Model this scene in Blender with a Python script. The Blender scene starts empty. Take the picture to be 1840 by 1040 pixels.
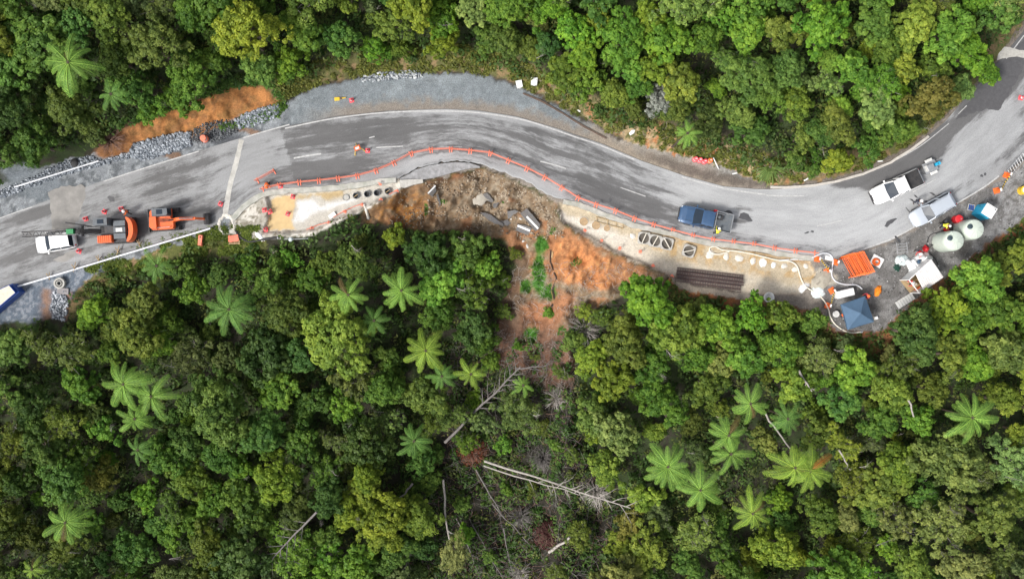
import bpy, bmesh, math, random
import numpy as np
from mathutils import Vector, Matrix

# ------------------------------------------------------------------ camera, sky, sun, exposure
H = 95.0                       # camera height above the road, metres
S = 18.0                       # photo pixels per metre on the road plane
scene = bpy.context.scene
cam_d = bpy.data.cameras.new('camera'); cam = bpy.data.objects.new('camera', cam_d)
scene.collection.objects.link(cam); scene.camera = cam
cam.location = (0, 0, H); cam.rotation_euler = (0, 0, 0)
cam_d.sensor_width = 36.0; cam_d.lens = 36.0 * H / (1840.0 / S)
cam_d.clip_start = 1.0; cam_d.clip_end = 6000.0

SUN_EL, SUN_AZ = math.radians(50), math.radians(215)   # azimuth of the sun measured from +X, counter-clockwise
world = bpy.data.worlds.new('World'); scene.world = world; world.use_nodes = True
wn = world.node_tree.nodes; wl = world.node_tree.links
for n in list(wn): wn.remove(n)
sky = wn.new('ShaderNodeTexSky'); sky.sky_type = 'NISHITA'; sky.sun_disc = False
sky.sun_elevation = SUN_EL; sky.sun_rotation = math.radians(90) - SUN_AZ
sky.air_density = 0.8; sky.dust_density = 4.0; sky.ozone_density = 0.6
hs = wn.new('ShaderNodeHueSaturation'); hs.inputs['Saturation'].default_value = 0.35
bg = wn.new('ShaderNodeBackground'); bg.inputs['Strength'].default_value = 0.105
wo = wn.new('ShaderNodeOutputWorld')
wl.new(sky.outputs[0], hs.inputs['Color']); wl.new(hs.outputs[0], bg.inputs['Color']); wl.new(bg.outputs[0], wo.inputs['Surface'])
sun_d = bpy.data.lights.new('sun', 'SUN'); sun_d.energy = 1.5; sun_d.angle = math.radians(11); sun_d.color = (1.0, 0.965, 0.91)
sun = bpy.data.objects.new('sun', sun_d); scene.collection.objects.link(sun)
sdir = Vector((math.cos(SUN_AZ) * math.cos(SUN_EL), math.sin(SUN_AZ) * math.cos(SUN_EL), math.sin(SUN_EL)))
sun.rotation_euler = sdir.to_track_quat('Z', 'Y').to_euler()
sun.location = sdir * 200
scene.view_settings.view_transform = 'Standard'; scene.view_settings.look = 'None'
scene.view_settings.gamma = 1.0; scene.view_settings.use_curve_mapping = False
scene.view_settings.exposure = 1.02
scene.render.engine = 'CYCLES'
scene.cycles.max_bounces = 5; scene.cycles.diffuse_bounces = 2; scene.cycles.glossy_bounces = 2
scene.cycles.transmission_bounces = 2; scene.cycles.transparent_max_bounces = 4

COL = bpy.data.collections.new('place'); scene.collection.children.link(COL)
random.seed(7); RNG = np.random.default_rng(11)

# ------------------------------------------------------------------ small helpers
def link(o): COL.objects.link(o); return o
def W(px, py, z=0.0):
    f = (H - z) / H
    return Vector(((px - 920) / S * f, (520 - py) / S * f, z))
def tag(o, label=None, cat=None, group=None, kind=None):
    if label: o['label'] = label
    if cat: o['category'] = cat
    if group: o['group'] = group
    if kind: o['kind'] = kind
    return o
def thing(name, label, cat, loc, rz=0.0, group=None, scale=None):
    o = bpy.data.objects.new(name, None); o.empty_display_size = 0.3; link(o)
    o.location = loc; o.rotation_euler = (0, 0, rz)
    if scale: o.scale = scale if hasattr(scale, '__len__') else (scale,) * 3
    return tag(o, label, cat, group)
def mobj(name, me, parent=None, loc=None, rot=None):
    o = bpy.data.objects.new(name, me); link(o)
    if parent: o.parent = parent
    if loc is not None: o.location = loc
    if rot is not None: o.rotation_euler = rot
    return o
def copy_tree(o, parent=None):
    c = o.copy(); link(c); c.parent = parent
    for ch in list(o.children): copy_tree(ch, c)
    return c
def ang(x0, y0, x1, y1): return math.atan2(-(y1 - y0), x1 - x0)     # heading of a photo vector in the world

class MB:
    """collects shapes; build() links them as ONE mesh object"""
    def __init__(s): s.v = []; s.f = []
    def add(s, vs, fs):
        n = len(s.v); s.v += [tuple(v) for v in vs]; s.f += [tuple(i + n for i in f) for f in fs]; return s
    def box(s, c, d, rz=0.0, M=None, taper=1.0):
        x, y, z = d[0] / 2, d[1] / 2, d[2] / 2; ca, sa = math.cos(rz), math.sin(rz); vs = []
        for k, (a, b, e) in enumerate(((-1,-1,-1),(1,-1,-1),(1,1,-1),(-1,1,-1),(-1,-1,1),(1,-1,1),(1,1,1),(-1,1,1))):
            t = taper if e > 0 else 1.0
            px, py, pz = a * x * t, b * y * t, e * z
            if M: p = M @ Vector((px, py, pz)); px, py, pz = p
            vs.append((c[0] + px * ca - py * sa, c[1] + px * sa + py * ca, c[2] + pz))
        return s.add(vs, [(0,3,2,1),(4,5,6,7),(0,1,5,4),(1,2,6,5),(2,3,7,6),(3,0,4,7)])
    def prism(s, poly, z0, z1, inset=0.0):
        n = len(poly); cx = sum(p[0] for p in poly) / n; cy = sum(p[1] for p in poly) / n
        top = [(cx + (p[0] - cx) * (1 - inset), cy + (p[1] - cy) * (1 - inset)) for p in poly]
        vs = [(p[0], p[1], z0) for p in poly] + [(p[0], p[1], z1) for p in top]
        fs = [tuple(range(n - 1, -1, -1)), tuple(range(n, 2 * n))] + [(i, (i + 1) % n, n + (i + 1) % n, n + i) for i in range(n)]
        return s.add(vs, fs)
    def prism_y(s, poly, y0, y1):             # poly in (x, z), extruded along y
        n = len(poly)
        vs = [(p[0], y0, p[1]) for p in poly] + [(p[0], y1, p[1]) for p in poly]
        fs = [tuple(range(n)), tuple(range(2 * n - 1, n - 1, -1))] + [(i, n + i, n + (i + 1) % n, (i + 1) % n) for i in range(n)]
        return s.add(vs, fs)
    def loft(s, rings, cap=True, closed=True):
        m = len(rings[0]); vs = [p for r in rings for p in r]; fs = []
        for i in range(len(rings) - 1):
            for j in range(m if closed else m - 1):
                a, b = i * m + j, i * m + (j + 1) % m
                fs.append((a, b, b + m, a + m))
        if cap: fs += [tuple(range(m - 1, -1, -1)), tuple(range((len(rings) - 1) * m, len(rings) * m))]
        return s.add(vs, fs)
    def tube(s, pts, r, n=6, cap=True):
        pts = [Vector(p) for p in pts]; rr = r if hasattr(r, '__len__') else [r] * len(pts); rings = []
        for i, p in enumerate(pts):
            t = (pts[min(i + 1, len(pts) - 1)] - pts[max(i - 1, 0)])
            t = t.normalized() if t.length > 1e-9 else Vector((0, 0, 1))
            u = t.cross(Vector((0, 0, 1)))
            u = u.normalized() if u.length > 1e-3 else Vector((1, 0, 0))
            w = t.cross(u)
            rings.append([p + (u * math.cos(2 * math.pi * k / n) + w * math.sin(2 * math.pi * k / n)) * rr[i] for k in range(n)])
        return s.loft(rings, cap)
    def lathe(s, prof, c=(0, 0, 0), n=20, cap=True):   # prof (r, z)
        rings = [[(c[0] + r * math.cos(2 * math.pi * k / n), c[1] + r * math.sin(2 * math.pi * k / n), c[2] + z) for k in range(n)] for r, z in prof]
        return s.loft(rings, cap)
    def sheet(s, pts):
        return s.add(pts, [tuple(range(len(pts)))])
    def mesh(s, name, mat, smooth=False):
        me = bpy.data.meshes.new(name); me.from_pydata(s.v, [], s.f)
        bm = bmesh.new(); bm.from_mesh(me); bmesh.ops.recalc_face_normals(bm, faces=bm.faces); bm.to_mesh(me); bm.free()
        if mat: me.materials.append(mat)
        if smooth:
            me.shade_smooth()
            try: me.set_sharp_from_angle(angle=math.radians(38))
            except Exception: pass
        return me
    def build(s, name, mat, parent=None, smooth=False, loc=None, rot=None):
        return mobj(name, s.mesh(name, mat, smooth), parent, loc, rot)

def fast_mesh(name, co, faces_idx, nper, mat, tint=None):
    """numpy mesh: co (N,3), faces_idx flat, nper verts per face"""
    me = bpy.data.meshes.new(name); nf = len(faces_idx) // nper
    me.vertices.add(len(co)); me.vertices.foreach_set('co', np.asarray(co, np.float32).ravel())
    me.loops.add(len(faces_idx)); me.loops.foreach_set('vertex_index', np.asarray(faces_idx, np.int32))
    me.polygons.add(nf); me.polygons.foreach_set('loop_start', np.arange(0, nf * nper, nper, dtype=np.int32))
    me.update(calc_edges=True)
    if tint is not None:
        a = me.attributes.new('tint', 'FLOAT', 'FACE'); a.data.foreach_set('value', np.asarray(tint, np.float32))
    if mat: me.materials.append(mat)
    return me

# value noise -------------------------------------------------------
def _h(ix, iy, seed):
    n = (ix.astype(np.int64) * 374761393 + iy.astype(np.int64) * 668265263 + seed * 1442695041) & 0x7fffffff
    n = (n ^ (n >> 13)) * 1274126177 & 0x7fffffff
    return ((n ^ (n >> 16)) & 0xffff) / 65535.0
def vnoise(x, y, seed=0):
    ix, iy = np.floor(x), np.floor(y); fx, fy = x - ix, y - iy
    fx = fx * fx * (3 - 2 * fx); fy = fy * fy * (3 - 2 * fy)
    a, b, c, d = _h(ix, iy, seed), _h(ix + 1, iy, seed), _h(ix, iy + 1, seed), _h(ix + 1, iy + 1, seed)
    return (a * (1 - fx) + b * fx) * (1 - fy) + (c * (1 - fx) + d * fx) * fy
def fbm(x, y, seed=0, o=4):
    t = 0; a = 0.5; s = 0
    for k in range(o):
        t = t + a * vnoise(x * 2 ** k, y * 2 ** k, seed + 17 * k); s += a; a *= 0.55
    return t / s
def sstep(a, b, x):
    t = np.clip((x - a) / (b - a), 0, 1); return t * t * (3 - 2 * t)
def sdist(px, py, poly):
    """signed distance in photo pixels, positive inside"""
    P = np.asarray(poly, float); d = np.full(px.shape, 1e12); ins = np.zeros(px.shape, bool)
    for i in range(len(P)):
        ax, ay = P[i]; bx, by = P[(i + 1) % len(P)]; ex, ey = bx - ax, by - ay
        t = np.clip(((px - ax) * ex + (py - ay) * ey) / (ex * ex + ey * ey + 1e-9), 0, 1)
        d = np.minimum(d, (px - ax - t * ex) ** 2 + (py - ay - t * ey) ** 2)
        c = ((ay > py) != (by > py))
        with np.errstate(divide='ignore', invalid='ignore'):
            xi = ex * (py - ay) / (ey if abs(ey) > 1e-9 else 1e-9) + ax
        ins ^= c & (px < xi)
    d = np.sqrt(d); return np.where(ins, d, -d)

# materials ---------------------------------------------------------
def mat_new(name):
    m = bpy.data.materials.new(name); m.use_nodes = True; nt = m.node_tree
    return m, nt, nt.nodes['Principled BSDF']
def sock(b, *names):
    for n in names:
        if n in b.inputs: return b.inputs[n]
def pm(name, c, rough=0.6, metal=0.0, var=0.18, scale=3.0, dirt=None, dirt_amt=0.0, bump=0.0, spec=0.5, coat=0.0):
    """procedural paint / plastic / concrete: colour broken by two noises, optional dirt, bump"""
    m, nt, b = mat_new(name); N, L = nt.nodes, nt.links
    tc = N.new('ShaderNodeTexCoord'); nz = N.new('ShaderNodeTexNoise')
    nz.inputs['Scale'].default_value = scale; nz.inputs['Detail'].default_value = 6; nz.inputs['Roughness'].default_value = 0.65
    L.new(tc.outputs['Object'], nz.inputs['Vector'])
    cr = N.new('ShaderNodeValToRGB'); cr.color_ramp.elements[0].position = 0.3; cr.color_ramp.elements[1].position = 0.7
    cr.color_ramp.elements[0].color = tuple(x * (1 - var) for x in c) + (1,); cr.color_ramp.elements[1].color = tuple(min(1, x * (1 + var)) for x in c) + (1,)
    L.new(nz.outputs['Fac'], cr.inputs['Fac']); out = cr.outputs['Color']
    if dirt_amt > 0:
        n2 = N.new('ShaderNodeTexNoise'); n2.inputs['Scale'].default_value = scale * 0.7; n2.inputs['Detail'].default_value = 8; n2.inputs['Roughness'].default_value = 0.75
        L.new(tc.outputs['Object'], n2.inputs['Vector'])
        r2 = N.new('ShaderNodeMapRange'); r2.inputs['From Min'].default_value = 0.45; r2.inputs['From Max'].default_value = 0.75; r2.inputs['To Max'].default_value = dirt_amt
        L.new(n2.outputs['Fac'], r2.inputs['Value'])
        mx = N.new('ShaderNodeMix'); mx.data_type = 'RGBA'; L.new(r2.outputs[0], mx.inputs['Factor']); L.new(out, mx.inputs['A'])
        mx.inputs['B'].default_value = tuple(dirt or (0.12, 0.09, 0.06)) + (1,); out = mx.outputs['Result']
    L.new(out, b.inputs['Base Color']); b.inputs['Roughness'].default_value = rough; b.inputs['Metallic'].default_value = metal
    sock(b, 'Specular IOR Level', 'Specular').default_value = spec
    if coat and 'Coat Weight' in b.inputs: b.inputs['Coat Weight'].default_value = coat
    if bump > 0:
        bp = N.new('ShaderNodeBump'); bp.inputs['Strength'].default_value = bump; bp.inputs['Distance'].default_value = 0.03
        n3 = N.new('ShaderNodeTexNoise'); n3.inputs['Scale'].default_value = scale * 6; n3.inputs['Detail'].default_value = 4
        L.new(tc.outputs['Object'], n3.inputs['Vector']); L.new(n3.outputs['Fac'], bp.inputs['Height']); L.new(bp.outputs['Normal'], b.inputs['Normal'])
    return m
def ground_mat(name, rough=0.9, fine=6.0, amt=0.45, bump=0.5, spec=0.3, coarse=0.0):
    """colour from the 'col' attribute (kinds of soil), broken up by noise"""
    m, nt, b = mat_new(name); N, L = nt.nodes, nt.links
    at = N.new('ShaderNodeAttribute'); at.attribute_name = 'col'
    tc = N.new('ShaderNodeTexCoord'); nz = N.new('ShaderNodeTexNoise')
    nz.inputs['Scale'].default_value = fine; nz.inputs['Detail'].default_value = 7; nz.inputs['Roughness'].default_value = 0.7
    L.new(tc.outputs['Object'], nz.inputs['Vector'])
    mr = N.new('ShaderNodeMapRange'); mr.inputs['From Min'].default_value = 0.3; mr.inputs['From Max'].default_value = 0.7
    mr.inputs['To Min'].default_value = 1 - amt; mr.inputs['To Max'].default_value = 1 + amt; L.new(nz.outputs['Fac'], mr.inputs['Value'])
    vm = N.new('ShaderNodeVectorMath'); vm.operation = 'SCALE'; L.new(at.outputs['Color'], vm.inputs[0]); L.new(mr.outputs[0], vm.inputs['Scale'])
    L.new(vm.outputs[0], b.inputs['Base Color']); b.inputs['Roughness'].default_value = rough
    sock(b, 'Specular IOR Level', 'Specular').default_value = spec
    bp = N.new('ShaderNodeBump'); bp.inputs['Strength'].default_value = bump; bp.inputs['Distance'].default_value = 0.08
    n3 = N.new('ShaderNodeTexNoise'); n3.inputs['Scale'].default_value = fine * 0.6; n3.inputs['Detail'].default_value = 6; n3.inputs['Roughness'].default_value = 0.7
    L.new(tc.outputs['Object'], n3.inputs['Vector']); L.new(n3.outputs['Fac'], bp.inputs['Height']); L.new(bp.outputs['Normal'], b.inputs['Normal'])
    return m
def leaf_mat(name, trans=0.22, rough=0.55, spec=0.35, hue=0.05, val=0.45):
    """leaf colour = the plant's own colour, varied leaf by leaf and clump by clump ('tint')"""
    m, nt, b = mat_new(name); N, L = nt.nodes, nt.links
    oi = N.new('ShaderNodeObjectInfo'); at = N.new('ShaderNodeAttribute'); at.attribute_name = 'tint'
    hv = N.new('ShaderNodeHueSaturation')
    mh = N.new('ShaderNodeMapRange'); mh.inputs['To Min'].default_value = 0.5 + hue; mh.inputs['To Max'].default_value = 0.5 - hue * 0.8
    mv = N.new('ShaderNodeMapRange'); mv.inputs['To Min'].default_value = 1 - val; mv.inputs['To Max'].default_value = 1 + val
    L.new(at.outputs['Fac'], mh.inputs['Value']); L.new(at.outputs['Fac'], mv.inputs['Value'])
    L.new(oi.outputs['Color'], hv.inputs['Color']); L.new(mh.outputs[0], hv.inputs['Hue']); L.new(mv.outputs[0], hv.inputs['Value'])
    L.new(hv.outputs[0], b.inputs['Base Color']); b.inputs['Roughness'].default_value = rough
    sock(b, 'Specular IOR Level', 'Specular').default_value = spec
    tr = N.new('ShaderNodeBsdfTranslucent'); L.new(hv.outputs[0], tr.inputs['Color'])
    mx = N.new('ShaderNodeMixShader'); mx.inputs[0].default_value = trans
    L.new(b.outputs[0], mx.inputs[1]); L.new(tr.outputs[0], mx.inputs[2]); L.new(mx.outputs[0], N['Material Output'].inputs['Surface'])
    return m

M = {}
M['orange'] = pm('orange_plastic', (0.85, 0.16, 0.03), 0.5, var=0.1, dirt_amt=0.25)
M['barrier'] = pm('barrier_coral', (0.88, 0.22, 0.13), 0.5, var=0.12, dirt=(0.55,0.25,0.18), dirt_amt=0.3)
M['cone'] = pm('cone_pink_red', (0.9, 0.10, 0.12), 0.5, var=0.12, dirt_amt=0.15)
M['red'] = pm('red_paint', (0.62, 0.02, 0.03), 0.45, var=0.15, dirt_amt=0.25)
M['white'] = pm('white_paint', (0.8, 0.8, 0.79), 0.4, var=0.05, dirt=(0.35, 0.33, 0.3), dirt_amt=0.25)
M['carwhite'] = pm('white_car_paint', (0.82, 0.82, 0.82), 0.25, var=0.02, dirt=(0.5, 0.48, 0.45), dirt_amt=0.12, coat=0.5)
M['silver'] = pm('silver_car_paint', (0.55, 0.60, 0.66), 0.3, metal=0.35, var=0.03, dirt=(0.4, 0.4, 0.4), dirt_amt=0.1, coat=0.5)
M['navy'] = pm('navy_car_paint', (0.045, 0.10, 0.20), 0.25, metal=0.2, var=0.05, dirt=(0.12, 0.13, 0.14), dirt_amt=0.2, coat=0.6)
M['glass'] = pm('tinted_glass', (0.02, 0.03, 0.045), 0.3, var=0.1, spec=0.2)
M['black'] = pm('black_rubber', (0.022, 0.022, 0.024), 0.7, var=0.3, dirt=(0.10, 0.09, 0.08), dirt_amt=0.5)
M['dark'] = pm('dark_steel', (0.05, 0.05, 0.055), 0.5, metal=0.4, var=0.3, dirt=(0.13, 0.11, 0.09), dirt_amt=0.5)
M['grey'] = pm('grey_deck', (0.10, 0.115, 0.13), 0.55, var=0.2, dirt=(0.2, 0.18, 0.16), dirt_amt=0.35)
M['steel'] = pm('galvanised_steel', (0.5, 0.51, 0.52), 0.4, metal=0.7, var=0.15, dirt_amt=0.2)
M['lamp_red'] = pm('red_lens', (0.4, 0.01, 0.01), 0.2)
M['lamp_clear'] = pm('clear_lens', (0.6, 0.62, 0.65), 0.12)
M['digger'] = pm('digger_orange', (0.80, 0.13, 0.025), 0.4, var=0.12, dirt=(0.16, 0.10, 0.06), dirt_amt=0.45)
M['yellow'] = pm('yellow_paint', (0.72, 0.48, 0.03), 0.5, var=0.12, dirt_amt=0.25)
M['hivis'] = pm('hi_vis_yellow', (0.75, 0.72, 0.05), 0.7, var=0.1)
M['pipe'] = pm('pale_plastic_pipe', (0.66, 0.68, 0.72), 0.45, var=0.06, dirt=(0.3, 0.28, 0.25), dirt_amt=0.3)
M['hose'] = pm('cream_hose', (0.72, 0.68, 0.58), 0.5, var=0.08, dirt_amt=0.2)
M['tank'] = pm('pale_green_polyethylene', (0.52, 0.58, 0.51), 0.45, var=0.05, dirt=(0.25, 0.27, 0.2), dirt_amt=0.2)
M['loo'] = pm('cyan_plastic', (0.02, 0.38, 0.62), 0.45, var=0.08, dirt_amt=0.1)
M['blue'] = pm('blue_steel', (0.015, 0.07, 0.32), 0.5, var=0.15, dirt_amt=0.25)
M['canvas'] = pm('blue_grey_canvas', (0.062, 0.115, 0.185), 0.8, var=0.12, scale=1.5, bump=0.2)
M['tarp'] = pm('pale_plastic_sheet', (0.62, 0.70, 0.70), 0.35, var=0.1, dirt_amt=0.15)
M['bag'] = pm('white_bag', (0.75, 0.76, 0.76), 0.6, var=0.08, dirt=(0.4, 0.36, 0.3), dirt_amt=0.3)
M['concrete'] = pm('concrete', (0.42, 0.41, 0.38), 0.85, var=0.2, scale=4, dirt=(0.2, 0.18, 0.14), dirt_amt=0.5, bump=0.4)
M['paleconc'] = pm('pale_wet_concrete', (0.62, 0.60, 0.55), 0.7, var=0.15, scale=5, dirt=(0.45, 0.34, 0.2), dirt_amt=0.5, bump=0.4)
M['timber'] = pm('timber', (0.42, 0.30, 0.16), 0.8, var=0.25, scale=6, dirt_amt=0.4)
M['oldtimber'] = pm('dark_timber', (0.10, 0.07, 0.055), 0.85, var=0.3, scale=5, dirt=(0.2, 0.12, 0.07), dirt_amt=0.4)
M['palegrey'] = pm('pale_grey_board', (0.6, 0.6, 0.58), 0.6, var=0.1, dirt_amt=0.2)
M['rust'] = pm('rusty_steel', (0.16, 0.12, 0.12), 0.7, metal=0.3, var=0.3, scale=5, dirt=(0.22, 0.09, 0.04), dirt_amt=0.5)
M['asphalt'] = pm('broken_asphalt', (0.12, 0.12, 0.125), 0.85, var=0.3, scale=8, dirt=(0.28, 0.23, 0.17), dirt_amt=0.6, bump=0.6)
M['mark'] = pm('road_paint', (0.48, 0.48, 0.475), 0.6, var=0.2, scale=5, dirt=(0.22, 0.215, 0.21), dirt_amt=1.0)
M['skin'] = pm('skin', (0.45, 0.27, 0.19), 0.6); M['trouser'] = pm('navy_trousers', (0.03, 0.035, 0.06), 0.85, var=0.2)
M['boot'] = pm('boot_leather', (0.06, 0.04, 0.03), 0.7)
M['bark'] = pm('bark', (0.11, 0.085, 0.065), 0.9, var=0.35, scale=4, bump=0.5)
M['deadwood'] = pm('pale_dead_wood', (0.36, 0.33, 0.30), 0.85, var=0.25, scale=4, dirt=(0.2, 0.17, 0.14), dirt_amt=0.6, bump=0.4)
M['greywood'] = pm('grey_dead_wood', (0.17, 0.155, 0.145), 0.85, var=0.3, scale=4, dirt=(0.1, 0.09, 0.08), dirt_amt=0.6)
M['browntwig'] = pm('brown_twigs', (0.17, 0.10, 0.075), 0.9, var=0.35, scale=4)
M['leaf'] = leaf_mat('leaves', 0.28, 0.55, 0.22, 0.022, 0.5); M['fern'] = leaf_mat('fern_pinnae', 0.3, 0.5, 0.2, 0.025, 0.4)
M['deadleaf'] = leaf_mat('dead_leaves', 0.1, 0.8, 0.1, 0.02, 0.4)
M['water'] = pm('muddy_water', (0.46, 0.33, 0.17), 0.12, var=0.06, scale=0.6)
M['tint_stone'] = ground_mat('stone', 0.85, 9, 0.3, 0.4)

# ------------------------------------------------------------------ the lie of the land (photo pixel space at road level)
YN = np.array([(-6000,1900),(-400,450),(0,330),(80,300),(180,272),(230,262),(345,225),(420,205),(500,188),(560,160),(640,140),(700,134),(760,131),(830,131),(880,138),(930,155),(1000,190),(1060,220),(1110,250),(1180,268),(1240,282),(1300,300),(1360,325),(1400,332),(1480,325),(1560,300),(1640,258),(1700,205),(1760,135),(1800,92),(1840,45),(1900,-40),(2100,-250),(6000,-4000)], float)
YS = np.array([(-6000,2300),(-400,690),(0,565),(60,560),(120,540),(150,505),(200,478),(300,445),(380,428),(500,428),(560,418),(600,402),(650,372),(710,346),(740,328),(800,318),(860,302),(905,312),(960,340),(996,360),(1010,395),(1050,430),(1100,455),(1150,475),(1200,494),(1230,522),(1330,538),(1420,548),(1480,565),(1500,592),(1580,597),(1640,545),(1700,495),(1780,435),(1840,385),(1900,330),(2200,50),(6000,-3300)], float)
RN = np.array([(-400,540),(0,392),(50,373),(185,325),(357,271),(440,246),(510,228),(600,210),(700,199),(800,196),(860,199),(930,210),(1000,231),(1080,258),(1150,288),(1230,316),(1300,335),(1360,340),(1400,340),(1480,332),(1560,311),(1640,268),(1700,217),(1760,148),(1800,104),(1840,55),(1900,-30),(2100,-240)], float)
RS = np.array([(-400,670),(0,524),(60,505),(200,465),(380,411),(398,396),(420,384),(450,357),(480,345),(520,339),(600,335),(640,329),(715,321),(735,310),(746,303),(772,295),(795,291),(818,288),(844,290),(861,294),(880,301),(908,310.5),(932,321),(954,329),(966,339),(981,348),(1000,356),(1020,359),(1040,364),(1071,376),(1106,389),(1140,401),(1209,417),(1281,434),(1355,443),(1429,456),(1488,468),(1500,464),(1530,458),(1600,433),(1700,376),(1795,319),(1840,287),(1990,180),(2100,90)], float)
def ip(C, x): return np.interp(x, C[:, 0], C[:, 1])
def slope_cos(C, x):
    d = (ip(C, x + 25) - ip(C, x - 25)) / 50.0; return 1 / np.sqrt(1 + d * d)
PIT_L = [(478,352),(520,346),(600,342),(690,330),(716,328),(718,345),(700,352),(655,372),(610,392),(570,412),(530,418),(474,418),(482,395),(486,372)]
PLAT_R = [(1003,364),(1060,377),(1110,396),(1160,412),(1220,427),(1300,444),(1380,455),(1455,468),(1468,500),(1440,528),(1340,528),(1250,512),(1200,492),(1150,470),(1110,452),(1060,425),(1010,395)]
SLIP = [(705,348),(740,330),(800,320),(860,303),(905,314),(960,342),(998,362),(1008,398),(1050,428),(1100,455),(1150,475),(1205,494),(1190,512),(1130,522),(1085,545),(1050,570),(1015,600),(1035,650),(1030,700),(985,705),(930,665),(895,655),(888,600),(900,545),(925,480),(905,432),(850,420),(760,415),(690,402),(640,395),(655,372)]
CUT_N = [(165,272),(215,232),(290,202),(400,162),(440,150),(475,152),(502,182),(492,194),(430,212),(400,228),(330,250),(250,270),(190,288)]

def ground_z(px, py):
    px = np.asarray(px, float); py = np.asarray(py, float)
    dn = (ip(YN, px) - py) * slope_cos(YN, px) / S; ds = (py - ip(YS, px)) * slope_cos(YS, px) / S
    far = sstep(300, 900, np.maximum(np.maximum(-px, px - 1840), np.maximum(-py, py - 1040)))
    z = np.full(px.shape, -0.06)
    z = z + np.where(dn > 0, 8.0 * (1 - np.exp(-np.maximum(dn, 0) * 0.10)), 0)
    z = z - np.where(ds > 0, 11.0 * (1 - np.exp(-np.maximum(ds, 0) * 0.055)), 0)
    slipx = sstep(700, 730, px) * (1 - sstep(990, 1010, px))
    z = z - np.where(ds > 0, 1.5 * (1 - np.exp(-np.maximum(ds, 0) / 0.7)), 0) * slipx
    off = sstep(0.2, 2.0, np.maximum(dn, ds))
    z = z + off * (fbm(px / 55, py / 55, 3) - 0.5) * 1.3 + off * (fbm(px / 14, py / 14, 5) - 0.5) * 0.45
    sm = sstep(-6, 10, sdist(px, py, SLIP)); z = z + sm * ((fbm(px / 26, py / 26, 91) - .5) * 2.2 + (fbm((px + py * .25) / 12, py / 26, 92) - .5) * .7 + (fbm(px / 5, py / 5, 93) - .5) * .35)
    cm = sstep(0, 10, sdist(px, py, CUT_N)); z = z + cm * ((fbm(px / 22, py / 22, 94) - .5) * 1.0 + (fbm(px / 7, py / 9, 95) - .5) * .35)
    wx = px + (fbm(px / 9, py / 9, 8) - .5) * 8; wy = py + (fbm(px / 9, py / 9, 9) - .5) * 8
    z = z - 0.5 * sstep(-3, 3, sdist(wx, wy, PIT_L)) - 0.42 * sstep(-3, 3, sdist(wx, wy, PLAT_R))
    # ground under the cracked edge of the road drops away
    gap = sstep(-2, 2, py - ip(RS, px) + 6) * (1 - sstep(0, .15, ds)) * sstep(715, 725, px) * (1 - sstep(905, 915, px)); z = z - 0.45 * gap
    rd = sstep(-2, 2, np.minimum(py - ip(RN, px), ip(RS, px) - py)); z = z - 0.05 * rd
    inner = 1 - sstep(0, .2, np.maximum(dn, ds)); z = z + inner * (fbm(px / 6, py / 6, 21) - .5) * 0.05
    return z
def axis(lo, hi, step, f0, f1, fstep, far):
    a = list(np.arange(lo, f0, step)) + list(np.arange(f0, f1, fstep)) + list(np.arange(f1, hi + 1, step))
    pre = [lo - d for d in far[::-1]]; post = [hi + d for d in far]
    return np.array(pre + a + post, float)
FAR = [60, 150, 300, 600, 1200, 2500, 6000, 16000]
AX = axis(-80, 1920, 6, 0, 1840, 3, FAR); AY = axis(-80, 1120, 6, 110, 620, 3, FAR)
PX, PY = np.meshgrid(AX, AY); GZ = ground_z(PX, PY)
def lookup(px, py):
    px = np.asarray(px, float); py = np.asarray(py, float); u = np.interp(px, AX, np.arange(len(AX))); v = np.interp(py, AY, np.arange(len(AY)))
    i = np.minimum(u.astype(int), len(AX) - 2); j = np.minimum(v.astype(int), len(AY) - 2); a, b = u - i, v - j
    return (GZ[j, i] * (1 - a) + GZ[j, i + 1] * a) * (1 - b) + (GZ[j + 1, i] * (1 - a) + GZ[j + 1, i + 1] * a) * b
def gz(px, py): return float(lookup(px, py))
def G(px, py, dz=0.0): z = gz(px, py); return W(px, py, z + dz)
def ground_under(x, y, it=10):
    """terrain height under world points"""
    z = np.zeros_like(x)
    for _ in range(it):
        f = (H - z) / H; z = 0.5 * z + 0.5 * lookup(x / f * S + 920, 520 - y / f * S)
    return z
def B(px, py, h=0.0):
    """ground point of a thing of height h whose middle shows at (px, py)"""
    z = 0.0 if ip(RN, px) < py < ip(RS, px) else gz(px, py); p = W(px, py, z + h / 2); return Vector((p.x, p.y, z))
def mixc(c, col, w):
    w = np.clip(w, 0, 1)[..., None]; return c * (1 - w) + np.asarray(col) * w
n1, n2, n3 = fbm(PX / 40, PY / 40, 31), fbm(PX / 12, PY / 12, 32), fbm(PX / 5, PY / 5, 33, 3)
WX = PX + (fbm(PX / 10, PY / 10, 41) - .5) * 16; WY = PY + (fbm(PX / 10, PY / 10, 42) - .5) * 16
col = np.ones(PX.shape + (3,)) * np.array([0.030, 0.028, 0.018])
col = mixc(col, (0.03, 0.045, 0.015), sstep(.4, .55, n2))
dN = (ip(YN, WX) - WY) * slope_cos(YN, PX); dS = (WY - ip(YS, WX)) * slope_cos(YS, PX)
zone = np.zeros(PX.shape, int)          # 0 forest floor
ZN = ['forest_floor', 'grass_verge', 'clay_cut', 'gravel_shoulder', 'slip_face', 'excavation_floor', 'work_platform', 'gravel_yard', 'muddy_pool']
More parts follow.
